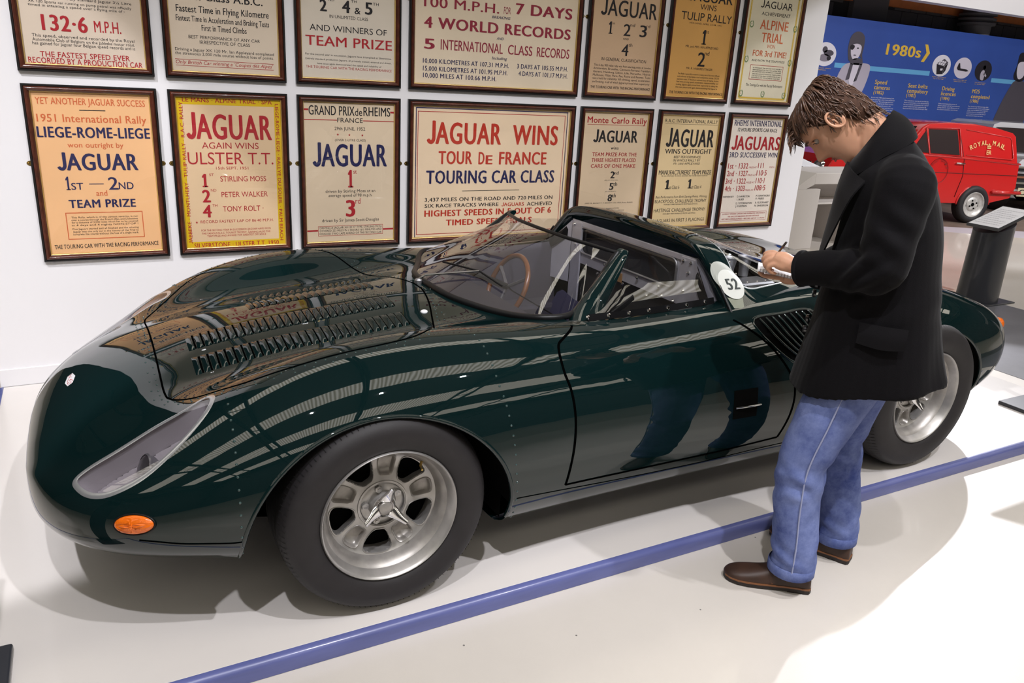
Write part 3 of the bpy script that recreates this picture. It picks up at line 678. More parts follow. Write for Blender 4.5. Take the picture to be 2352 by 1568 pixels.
for key, ci, ri, paper, lab in POST:
    x0, x1 = COLS[ci]; z0, z1 = (ROW1, ROW2)[ri]
    t = thing('framed_poster', lab, 'poster', ((x0+x1)/2, WY, z0), group='framed racing posters on the white wall')
    fw = .036
    for sd in 'btlr':
        o = frame_bar(sd, x0, x1, z0, z1, WY, [(0, 0), (0, .018), (.003, .021), (.009, .021), (.0095, .017)]).build('frame_edge', M_wblack, t)
        o = autosmooth(frame_bar(sd, x0, x1, z0, z1, WY, [(.0095, .017), (.012, .024), (.018, .027), (.024, .024), (.028, .016), (.031, .014)]).build('frame_rail', M_wood, t), 60)
        frame_bar(sd, x0, x1, z0, z1, WY, [(.031, .014), (.033, .013), (.0355, .006)]).build('gold_slip', M_gold, t)
    px0, px1, pz0, pz1 = x0+.034, x1-.034, z0+.034, z1-.034
    M_p = mat('paper_'+key, tuple(min(.85, v*1.22) for v in paper), .75, var=.05, vscale=2.5, spec=.2)
    yp = WY-.005
    fn0 = lambda a, b: (a, yp, b)
    MB().box(px0, px1, yp, WY-.001, pz0, pz1).build('paper', M_p, t)
    fn = lambda a, b: (a, yp-.0006, b)
    inks = {}
    def ink(c): return inks.setdefault(c, MB())
    for txt, a, b, zb, cap, c, bold, it in PT.get(key, []): text_fit(ink(c), txt, a, b, zb, cap, fn, bold, it)
    for g in PG.get(key, []):
        if g[0] == 'box':
            _, a, b, c0, c1, c, th = g
            if c == 'y':   # broad yellow margin
                fy = lambda p, q: (p, yp-.0003, q)
                m_ = ink('y')
                rect(m_, px0, px1, c1, pz1, fy); rect(m_, px0, px1, pz0, c0, fy); rect(m_, px0, a, c0, c1, fy); rect(m_, b, px1, c0, c1, fy)
            else:
                m_ = ink(c); rect(m_, a, b, c1-th, c1, fn); rect(m_, a, b, c0, c0+th, fn); rect(m_, a, a+th, c0+th, c1-th, fn); rect(m_, b-th, b, c0+th, c1-th, fn)
        elif g[0] == 'bar':
            _, a, b, z, c, th = g; rect(ink(c), a, b, z-th/2, z+th/2, fn)
        elif g[0] == 'star': star(ink(g[4]), g[1], g[2], g[3], fn)
        elif g[0] == 'wreath':
            _, x, z, r, c = g; m_ = ink(c)
            for k in range(22):
                a = 2*math.pi*k/22
                if abs(a-math.pi/2) < .2: continue
                for s_ in (.86, 1.1):
                    a2 = a+(.1 if s_ > 1 else 0); p0 = (x+r*s_*math.cos(a2), z+1.25*r*s_*math.sin(a2)); da = a2+math.pi/2+(.5 if s_ > 1 else -.5)
                    l, w_ = .0042, .0014
                    m_.add([fn(p0[0]-l*math.cos(da), p0[1]-l*math.sin(da)), fn(p0[0]+w_*math.sin(da), p0[1]-w_*math.cos(da)), fn(p0[0]+l*math.cos(da), p0[1]+l*math.sin(da)), fn(p0[0]-w_*math.sin(da), p0[1]+w_*math.cos(da))], [(0, 1, 2, 3)])
            rect(ink('k'), x-.007, x+.007, z-.001, z+.001, fn)
        elif g[0] == 'vtext':
            _, txt, x, c0, c1, cap, c, d = g
            if d > 0: text_fit(ink(c), txt, 0, c1-c0, 0, cap, lambda a, b: (x+cap/2-b, yp-.0006, c0+a), 1)
            else: text_fit(ink(c), txt, 0, c1-c0, 0, cap, lambda a, b: (x-cap/2+b, yp-.0006, c1-a), 1)
    if key == 'G':   # gold double border behind the wreaths
        fy = lambda p, q: (p, yp-.0003, q); m_ = ink('y')
        xa, xb, zb_ = 3.338, 3.77, 1.513
        for d in (-.006, 0, .006):
            w_ = .0012 if d else .003
            rect(m_, xa+d-w_, xa+d+w_, zb_, pz1-.03, fy); rect(m_, xb+d-w_, xb+d+w_, zb_, pz1-.03, fy); rect(m_, xa, xb, zb_+d-w_, zb_+d+w_, fy)
    for c, m_ in inks.items():
        if m_.V: m_.build('lettering' if c != 'y' else 'printed_border', M_ink[c], t)
    MB().add([(px0, WY-.0075, pz0), (px1, WY-.0075, pz0), (px1, WY-.0075, pz1), (px0, WY-.0075, pz1)], [(0, 1, 2, 3)]).build('glass', M_glass, t)
    zc = (z0+z1)/2+(.0 if ri else .0)
    for sx in (-1, 1):
        xx = x0 if sx < 0 else x1
        b_ = MB().prism([(0, -.012), (.010, -.010), (.016, -.004), (.017, 0), (.016, .004), (.010, .010), (0, .012)], lambda a, c_, d: (xx+sx*a, WY-d, zc+.055+c_), 0, .002)
        b_.lathe([(0, .0048), (.003, .0042), (.0045, .002)], (xx+sx*.009, WY-.0, zc+.055), (0, -1, 0), 10)
        b_.build('hanging_plate', M_brass, t)

# ------------------------------------------------------------------ the green racing car
CL = .86             # centre line of the car
# u-row table: x, w(max half width), zb(bottom), sb(half width of bottom edge), zm(z of max width), sc,zc (crest), sv,zv (valley), zcl
TAB=np.array([
 # x     w    zb    sb    zm    sc    zc    sv    zv    zcl
 [-0.945, 0.060, 0.290, 0.040, 0.300, 0.040, 0.318, 0.025, 0.320, 0.320],
 [-0.942, 0.180, 0.275, 0.150, 0.304, 0.170, 0.340, 0.090, 0.350, 0.353],
 [-0.930, 0.330, 0.262, 0.260, 0.312, 0.270, 0.364, 0.150, 0.386, 0.391],
 [-0.905, 0.450, 0.250, 0.350, 0.322, 0.350, 0.393, 0.200, 0.426, 0.434],
 [-0.865, 0.550, 0.240, 0.440, 0.332, 0.420, 0.418, 0.250, 0.466, 0.482],
 [-0.810, 0.637, 0.232, 0.520, 0.342, 0.480, 0.445, 0.295, 0.512, 0.533],
 [-0.730, 0.728, 0.226, 0.590, 0.352, 0.530, 0.484, 0.339, 0.550, 0.582],
 [-0.630, 0.790, 0.222, 0.655, 0.362, 0.565, 0.537, 0.357, 0.580, 0.622],
 [-0.520, 0.840, 0.220, 0.710, 0.374, 0.585, 0.607, 0.376, 0.599, 0.652],
 [-0.400, 0.878, 0.210, 0.757, 0.387, 0.597, 0.674, 0.380, 0.625, 0.680],
 [-0.260, 0.900, 0.190, 0.790, 0.397, 0.600, 0.735, 0.380, 0.650, 0.704],
 [-0.120, 0.912, 0.172, 0.812, 0.400, 0.600, 0.771, 0.380, 0.669, 0.722],
 [0.020, 0.918, 0.162, 0.822, 0.400, 0.600, 0.790, 0.380, 0.684, 0.737],
 [0.180, 0.915, 0.160, 0.822, 0.400, 0.602, 0.796, 0.380, 0.700, 0.752],
 [0.340, 0.905, 0.160, 0.812, 0.400, 0.606, 0.791, 0.380, 0.718, 0.764],
 [0.500, 0.893, 0.158, 0.805, 0.400, 0.610, 0.781, 0.394, 0.739, 0.770],
 [0.700, 0.880, 0.158, 0.802, 0.400, 0.612, 0.770, 0.423, 0.757, 0.772],
 [0.950, 0.875, 0.160, 0.802, 0.400, 0.612, 0.766, 0.440, 0.760, 0.772],
 [1.200, 0.880, 0.163, 0.805, 0.400, 0.614, 0.774, 0.440, 0.760, 0.772],
 [1.400, 0.888, 0.166, 0.810, 0.400, 0.618, 0.786, 0.430, 0.760, 0.770],
 [1.600, 0.897, 0.170, 0.815, 0.400, 0.622, 0.800, 0.420, 0.760, 0.770],
 [1.800, 0.908, 0.170, 0.820, 0.400, 0.622, 0.814, 0.410, 0.765, 0.770],
 [2.000, 0.916, 0.172, 0.825, 0.405, 0.620, 0.823, 0.400, 0.768, 0.775],
 [2.200, 0.920, 0.175, 0.825, 0.410, 0.615, 0.823, 0.390, 0.765, 0.772],
 [2.400, 0.915, 0.180, 0.818, 0.420, 0.605, 0.810, 0.380, 0.755, 0.763],
 [2.600, 0.900, 0.190, 0.803, 0.430, 0.590, 0.782, 0.365, 0.738, 0.747],
 [2.800, 0.872, 0.205, 0.775, 0.440, 0.570, 0.738, 0.350, 0.710, 0.722],
 [2.970, 0.835, 0.222, 0.735, 0.445, 0.548, 0.692, 0.335, 0.675, 0.690],
 [3.110, 0.790, 0.240, 0.690, 0.445, 0.525, 0.650, 0.320, 0.640, 0.658],
 [3.205, 0.730, 0.258, 0.640, 0.445, 0.500, 0.614, 0.300, 0.608, 0.626],
 [3.275, 0.680, 0.278, 0.590, 0.445, 0.470, 0.584, 0.280, 0.580, 0.596],
 [3.325, 0.618, 0.300, 0.530, 0.445, 0.430, 0.556, 0.255, 0.555, 0.568],
 [3.358, 0.535, 0.325, 0.450, 0.444, 0.370, 0.528, 0.215, 0.530, 0.540],
 [3.376, 0.420, 0.350, 0.350, 0.442, 0.290, 0.502, 0.165, 0.505, 0.512],
 [3.384, 0.250, 0.385, 0.200, 0.440, 0.170, 0.475, 0.095, 0.478, 0.482],
 [3.386, 0.060, 0.420, 0.045, 0.440, 0.040, 0.455, 0.022, 0.457, 0.458],
])
NR=17
def half_ctrl(row):
    x,w,zb,sb,zm,sc,zc,sv,zv,zcl=row
    P=[(0,zb),(sb*.45,zb),(sb*.85,zb),(sb,zb+.012*w)]
    P.append((sb+(w-sb)*.62, zb+(zm-zb)*.33))
    P.append((sb+(w-sb)*.95, zb+(zm-zb)*.70))
    n=2.25
    for a in (8,30,50,68,84):
        a=np.radians(a); P.append((sc+(w-sc)*np.cos(a)**(2/n), zm+(zc-zm)*np.sin(a)**(2/n)))
    dv=sc-sv
    P.append((sc-dv*.22, zc-(zc-zv)*.10))
    P.append((sc-dv*.60, zc-(zc-zv)*.66))
    P.append((sc-dv*1.0, zv+(zcl-zv)*.05))
    P.append((sv*.66, zv+(zcl-zv)*.55))
    P.append((sv*.33, zv+(zcl-zv)*.92))
    P.append((0,zcl))
    return np.array(P)
def bspl(P,m):  # clamped-ish uniform cubic bspline along axis0, m samples/span, symmetric ends via reflection handled by caller
    n=len(P); out=[]
    t=np.linspace(0,1,m,endpoint=False)
    B=np.stack([(1-t)**3,3*t**3-6*t**2+4,-3*t**3+3*t**2+3*t+1,t**3],1)/6
    for i in range(n-3): out.append(np.tensordot(B,P[i:i+4],1))
    last=np.array([1,4,1])/6
    out.append(np.tensordot(last,P[n-3:n],1)[None])
    return np.concatenate(out)
def body_grid(mu=10,mv=10):
    ctr=np.stack([half_ctrl(r) for r in TAB])        # U x NR x 2
    ctr=np.concatenate([np.repeat(TAB[:,:1,None],ctr.shape[1],1),ctr],2)  # x,s,z
    # mirror across CL for smoothness in v
    def mir(P): Q=P.copy(); Q[...,1]*=-1; return Q
    ext=np.concatenate([mir(ctr[:,1:2]),ctr,mir(ctr[:,-2:-1])],1)
    # u: extrapolate ends
    ext=np.concatenate([2*ext[:1]-ext[1:2],ext,2*ext[-1:]-ext[-2:-1]],0)
    g=bspl(ext,mu)                                   # along u
    g=bspl(np.swapaxes(g,0,1),mv); g=np.swapaxes(g,0,1)
    return g  # U x V x (x,s,z), near side half (s>0 -> y=CL-s)
CT=np.array([[1.395,1.006,.745],[1.42,1.006,.745],[1.50,.998,.735],[1.60,.970,.715],[1.72,.925,.685],[1.86,.877,.655],[2.02,.838,.63],[2.2,.800,.60],[2.4,.758,.57],[2.6,.715,.54]])
CZ=([1.4,1.6,1.8,2.0,2.3,2.6],[.715,.75,.775,.785,.75,.69])
PROF=[(1.02,-.06),(1.0,.0),(.93,.17),(.83,.44),(.73,.70),(.64,.885),(.49,.968),(.25,.995),(0,1.0)]
def cover_grid(mu=10,mv=8):
    rows=[]
    for x,zt,sb in CT:
        z0=np.interp(x,*CZ)
        rows.append([(x,sb*a,z0+(zt-z0)*h) for a,h in PROF])
    c=np.array(rows); m=c.copy(); m[...,1]*=-1
    ext=np.concatenate([2*c[:,:1]-c[:,1:2],c,m[:,-2:-1]],1)
    ext=np.concatenate([2*ext[:1]-ext[1:2],ext,2*ext[-1:]-ext[-2:-1]],0)
    g=bspl(ext,mu); g=np.swapaxes(bspl(np.swapaxes(g,0,1),mv),0,1)
    return g
from mathutils.bvhtree import BVHTree
car = thing('racing_car', 'low dark green open-cockpit racing car with race number 52 on the white plinth', 'car', (1.22, CL, 0))
def paint_mat():
    m, nt, b = nodemat('green_car_paint')
    b.inputs['Base Color'].default_value = (.0024, .0108, .0112, 1); b.inputs['Roughness'].default_value = .5
    b.inputs['Specular IOR Level'].default_value = .0; b.inputs['Coat Weight'].default_value = 1.; b.inputs['Coat Roughness'].default_value = .012; b.inputs['Coat IOR'].default_value = 1.62
    tc = nt.nodes.new('ShaderNodeTexCoord'); n = nt.nodes.new('ShaderNodeTexNoise'); n.inputs['Scale'].default_value = 7; n.inputs['Detail'].default_value = 2
    bp = nt.nodes.new('ShaderNodeBump'); bp.inputs['Strength'].default_value = .10; bp.inputs['Distance'].default_value = .006
    nt.links.new(tc.outputs['Object'], n.inputs['Vector']); nt.links.new(n.outputs['Fac'], bp.inputs['Height'])
    nt.links.new(bp.outputs['Normal'], b.inputs['Coat Normal'])
    return m
M_paint = paint_mat()
M_seam = mat('seam_shadow', (.001, .001, .001), .9, spec=.0)
M_rub = mat('black_rubber', (.006, .006, .007), .4, spec=.3)
M_black = mat('wheel_well_black', (.0025, .0025, .0025), .9, spec=.05)
M_alu = mat('worn_aluminium', (.62, .62, .66), .30, metal=1., var=.18, vscale=9, bump=.05, bscale=120)
M_alud = mat('dull_aluminium', (.42, .42, .44), .45, metal=.9, var=.2, vscale=14)
M_chrome = mat('chrome', (.82, .82, .84), .08, metal=1.)
M_rivet = mat('rivet_green', (.02, .05, .05), .12, coat=1.)
M_persp = glassmat('perspex', (.93, .94, .95), 1.5)
M_wscr = glassmat('windscreen_perspex', (.86, .86, .92), 1.72)
M_lens = glassmat('headlamp_cover_perspex', (.90, .90, .92), 1.5, .9)
M_cream = mat('roundel_white', (.72, .74, .70), .4, coat=.3)

G = body_grid(18, 11)                           # (U, V, xsz) half body
nU, nV = G.shape[:2]
full = np.concatenate([np.stack([G[..., 0], CL-G[..., 1], G[..., 2]], -1), np.stack([G[:, ::-1][:, 1:, 0], CL+G[:, ::-1][:, 1:, 1], G[:, ::-1][:, 1:, 2]], -1)], 1)
nW = full.shape[1]
def grid_normals(P):
    du = np.gradient(P, axis=0); dv = np.gradient(P, axis=1); n = np.cross(dv, du)
    return n/np.maximum(np.linalg.norm(n, axis=-1, keepdims=True), 1e-9)
NRM = grid_normals(full)
if NRM[nU//2, nV-1, 2] < 0: NRM = -NRM
ii, jj = np.meshgrid(np.arange(nU-1), np.arange(nW-1), indexing='ij')
QUAD = np.stack([ii*nW+jj, (ii+1)*nW+jj, (ii+1)*nW+jj+1, ii*nW+jj+1], -1).reshape(-1, 4)
PV = full.reshape(-1, 3).copy(); PN = NRM.reshape(-1, 3)
cen = PV[QUAD].mean(1)
fx, fs, fz = cen[:, 0], np.abs(cen[:, 1]-CL), cen[:, 2]
jv = np.minimum(jj.reshape(-1), nW-2-jj.reshape(-1))/ (nV-1.)      # 0 bottom centre .. 1 top centre
is_top = jv > .58
under = jv < .19

# wheel arches
ARCH = [(-.015, .275, .405, .362), (2.438, .300, .400, .340)]
gone = np.zeros(len(QUAD), bool)
VX, VS, VZ = PV[:, 0], np.abs(PV[:, 1]-CL), PV[:, 2]
jvv = np.minimum(np.tile(np.arange(nW), nU), nW-1-np.tile(np.arange(nW), nU))/(nV-1.)
for xc, zc_, a_, b_ in ARCH:
    fv = np.where(VZ > zc_, ((VX-xc)/a_)**2+((VZ-zc_)/b_)**2, ((VX-xc)/a_)**2)
    inside = (fv < 1) & (VS > .50) & (jvv < .6)
    allin = inside[QUAD].all(1); anyin = inside[QUAD].any(1)
    gone |= allin
    bv = np.unique(QUAD[anyin & ~allin]); bv = bv[inside[bv]]
    for v in bv:
        x, y, z = PV[v]; dx, dz = x-xc, z-zc_
        if z > zc_: k = 1/math.sqrt((dx/a_)**2+(dz/b_)**2); nx_, nz_ = xc+dx*k, zc_+dz*k
        else: nx_, nz_ = xc+math.copysign(a_, dx), z
        ny = PN[v][1]
        if abs(ny) > .3: PV[v] = (nx_, y-(PN[v][0]*(nx_-x)+PN[v][2]*(nz_-z))/ny, nz_)
# cockpit opening, in plan: behind the windscreen foot, inside the belt line
WS = [(0, .452), (.10, .458), (.20, .478), (.31, .528), (.40, .573), (.49, .612), (.545, .655), (.562, .70), (.556, .745), (.53, .79), (.49, .845)]
def ws_x(s): return np.interp(s, [p[0] for p in WS[:8]], [p[1] for p in WS[:8]])
cock = is_top & (fs < .592) & (fx > np.where(fs < .555, ws_x(fs)+.012, .74)) & (fx < 1.50)
cock |= is_top & (fs < .56) & (fx > .8) & (fx < 2.25)
gone |= cock
# headlamp opening, bonnet, door: outlines in (x, s) / (x, z)
def inpoly(px, py, poly):
    c = np.zeros(len(px), bool); n = len(poly)
    for i in range(n):
        x1, y1 = poly[i]; x2, y2 = poly[i-1]
        m = ((y1 > py) != (y2 > py)) & (px < (x2-x1)*(py-y1)/(y2-y1+1e-12)+x1); c ^= m
    return c
HL = [(-.797, .548), (-.780, .606), (-.744, .654), (-.697, .685), (-.632, .704), (-.564, .700), (-.504, .678), (-.458, .640), (-.434, .588), (-.450, .553), (-.512, .556), (-.593, .543), (-.686, .538), (-.760, .533)]
BON = [(-.545, 0), (-.545, .25), (-.543, .38), (-.530, .43), (-.483, .490), (-.423, .545), (-.345, .605), (-.232, .640), (-.132, .652), (-.054, .656), (.051, .656), (.150, .635), (.224, .575), (.30, .44), (.349, .30), (.385, .18), (.410, .06), (.413, 0)]
DOOR = [(.753, .772), (.649, .752), (.606, .733), (.595, .680), (.608, .617), (.614, .536), (.610, .451), (.601, .375), (.592, .305), (.866, .297), (1.155, .297), (1.358, .303), (1.536, .313), (1.573, .408), (1.584, .493), (1.565, .557), (1.489, .659), (1.412, .725), (1.368, .752)]
def dense(poly, n=12, closed=False):
    """Catmull-Rom refinement"""
    P = np.array(poly, float); m = len(P); out = []
    rngi = range(m if closed else m-1)
    for i in rngi:
        p0, p1, p2, p3 = (P[(i-1) % m] if closed else P[max(i-1, 0)]), P[i], P[(i+1) % m], (P[(i+2) % m] if closed else P[min(i+2, m-1)])
        for t in np.linspace(0, 1, n, endpoint=False):
            out.append(.5*((2*p1)+(-p0+p2)*t+(2*p0-5*p1+4*p2-p3)*t*t+(-p0+3*p1-3*p2+p3)*t**3))
    if not closed: out.append(P[-1])
    return np.array(out)
HLd = dense(HL, 8, True)
upper = jv > .36
hlm = upper & inpoly(fx, fs, [tuple(p) for p in HLd]) & (fz > .40)
bonm = is_top & inpoly(fx, fs, BON+[(BON[-1][0], -.1), (BON[0][0], -.1)])
doorm = (jv > .25) & (jv < .66) & (fs > .60) & inpoly(fx, fz, DOOR+[(1.368, .9), (.753, .9)]) & (fx > .55) & (fx < 1.62)
def sub(name, mask, material, parent=car, P=None):
    q = QUAD[mask]; used, inv = np.unique(q, return_inverse=True); inv = inv.reshape(q.shape)
    V = (PV if P is None else P)[used]
    me = bpy.data.meshes.new(name)
    me.vertices.add(len(V)); me.vertices.foreach_set('co', V.ravel())
    me.loops.add(inv.size); me.loops.foreach_set('vertex_index', inv.ravel().astype(np.int32))
    me.polygons.add(len(inv)); me.polygons.foreach_set('loop_start', np.arange(0, inv.size, 4, dtype=np.int32)); me.polygons.foreach_set('loop_total', np.full(len(inv), 4, dtype=np.int32))
    me.polygons.foreach_set('use_smooth', np.ones(len(inv), bool)); me.update(calc_edges=True)
    me.normals_split_custom_set_from_vertices(PN[used].tolist())
    me.materials.append(material)
    return link(name, me, None, parent)
bvh = BVHTree.FromPolygons([tuple(v) for v in full.reshape(-1, 3)], [tuple(map(int, f)) for f in QUAD])
near_y = cen[:, 1] < CL
body = sub('body_shell', ~gone & ~hlm & ~bonm & ~doorm, M_paint)
bonnet = sub('bonnet', bonm & ~gone & ~hlm, M_paint)
doorN = sub('door', doorm & ~gone & near_y, M_paint); doorF = sub('door', doorm & ~gone & ~near_y, M_paint)
for sgn, nm in ((1, near_y), (-1, ~near_y)):
    lens = sub('headlamp_cover', hlm & nm, M_lens)
    sub('headlamp_bowl', hlm & nm, mat('bowl_grey', (.34, .31, .33), .5), lens, PV-PN*.075)

def snap_top(x, s, sgn=1, h=1.3):
    """point and normal on the upper body at plan position (x, s)"""
    p, n, i, d = bvh.ray_cast(Vector((x, CL-sgn*s, h)), Vector((0, 0, -1)))
    return (p, n if n.z > 0 else -n) if p is not None else (None, None)
def snap_side(x, z, sgn=1):
    p, n, i, d = bvh.ray_cast(Vector((x, CL-sgn*1.4, z)), Vector((0, sgn, 0)))
    if p is None: return None, None
    return p, (n if n.y*-sgn > 0 else -n)
def ribbon(pts, nrm, w, off, closed=False, lift=0.):
    """flat strip of width w lying on the surface"""
    n = len(pts); V = []; 
    for i in range(n):
        a = pts[(i+1) % n] if (closed or i < n-1) else pts[i]; b = pts[i-1] if (closed or i > 0) else pts[i]
        t = (a-b); t = t.normalized() if t.length > 1e-9 else Vector((1, 0, 0)); c = t.cross(nrm[i]).normalized()*w/2; q = pts[i]+nrm[i]*off
        V += [q-c-nrm[i]*lift, q, q+c-nrm[i]*lift]
    F = []
    for i in range(n if closed else n-1):
        k = (i+1) % n; F += [[i*3, i*3+1, k*3+1, k*3], [i*3+1, i*3+2, k*3+2, k*3+1]]
    return V, F
def seam(curve, mode, sgn=1, w=.006, name='panel_gap', material=M_seam, parent=car, off=.0009, closed=False, n=8, lift=0.):
    P = []; N = []
    for a, b in dense(curve, n, closed):
        p, q = snap_top(a, b, sgn) if mode == 'top' else snap_side(a, b, sgn)
        if p is not None: P.append(p); N.append(q)
    V, F = ribbon(P, N, w, off, closed, lift)
    b = MB(); b.add(V, F); o = b.build(name, material, parent, True)
    return o, P, N
BONf = BON+[(x, -s) for x, s in BON[::-1][1:-1]]
seam(BONf, 'top', closed=True, w=.006, parent=bonnet)
for sg, dr in ((1, doorN), (-1, doorF)):
    seam(DOOR[:9], 'side', sg, w=.009, parent=dr); seam(DOOR[8:13], 'side', sg, w=.007, parent=dr); seam(DOOR[12:], 'side', sg, w=.009, parent=dr)
    # rim strip of the headlamp cover
    P = []; N = []
    for x, s in HLd:
        best = None
        p, nn_ = snap_top(x, s, sg)
        if p is not None and p.z > .3: P.append(p); N.append(nn_)
    V, F = ribbon(P, N, .016, .0022, True, .002); MB().add(V, F).build('headlamp_rim', mat('clear_rim', (.55, .56, .58), .25, metal=.7), car, True)
    wl = MB(); wl.grid([[p for p in P], [p-n*.076 for p, n in zip(P, N)]], closed_v=True); autosmooth(wl.build('headlamp_wall', MATS['bowl_grey'], car), 60)
    pc_, nc_ = snap_top(-.655, .625, sg); c0 = pc_-nc_*.058
    dirv = (Vector((-1, -sg*.12, 0))+nc_*.55).normalized()
    lb = MB(); lb.lathe([(.0, -.042), (.030, -.036), (.046, -.016), (.050, 0), (.054, .003), (.050, .007)], c0, dirv, 28)
    autosmooth(lb.build('lamp_reflector', mat('lamp_bowl', (.25, .24, .26), .3, metal=.6), car))
    lg = MB(); lg.lathe([(.050, .004), (.038, .012), (.020, .016), (0, .018)], c0, dirv, 28); lg.build('lamp_lens', glassmat('lamp_glass', (.9, .9, .9), 1.5), car, True)

# rolled arch lips and inner wheel wells
for k, (xc, zc_, a_, b_) in enumerate(ARCH):
    for sg in (1, -1):
        P = []
        lo = (.21, .30)[k]
        path = [(xc-a_, z) for z in np.linspace(.245, zc_, 8)[:-1]]+[(xc+a_*math.cos(t), zc_+b_*math.sin(t)) for t in np.linspace(math.pi, 0, 60)]+[(xc+a_, z) for z in np.linspace(zc_, .22, 8)[1:]]
        for x, z in path:
            p, n_ = snap_side(x, z, sg)
            if p is not None: P.append(p-n_*.004)
        autosmooth(MB().tube(P, .0075, 8).build('arch_lip', M_paint, car), 80)
        wb_ = MB(); ring = [(xc-a_-.002, .275)]+[(xc+(a_+.004)*math.cos(t), zc_+(b_+.004)*math.sin(t)) for t in np.linspace(math.pi, 0, 32)]+[(xc+a_+.002, .19)]
        ysamp = [CL-sg*(.84 if k == 0 else .83), CL-sg*.36]
        wb_.grid([[(x, y, z) for x, z in ring] for y in (CL-sg*.80, CL-sg*.36)])
        wb_.add([(x, CL-sg*.36, z) for x, z in ring], [list(range(len(ring)))])
        # flange closing the gap between well and skin
        fl = []
        for x, z in ring[1:-1]:
            p, n_ = snap_side(x, z, sg); fl.append((x, (p.y if p is not None else CL-sg*.84)+sg*.006, z))
        wb_.grid([fl, [(x, CL-sg*.80, z) for x, z in ring[1:-1]]])
        wb_.build('wheel_well', M_black, car)

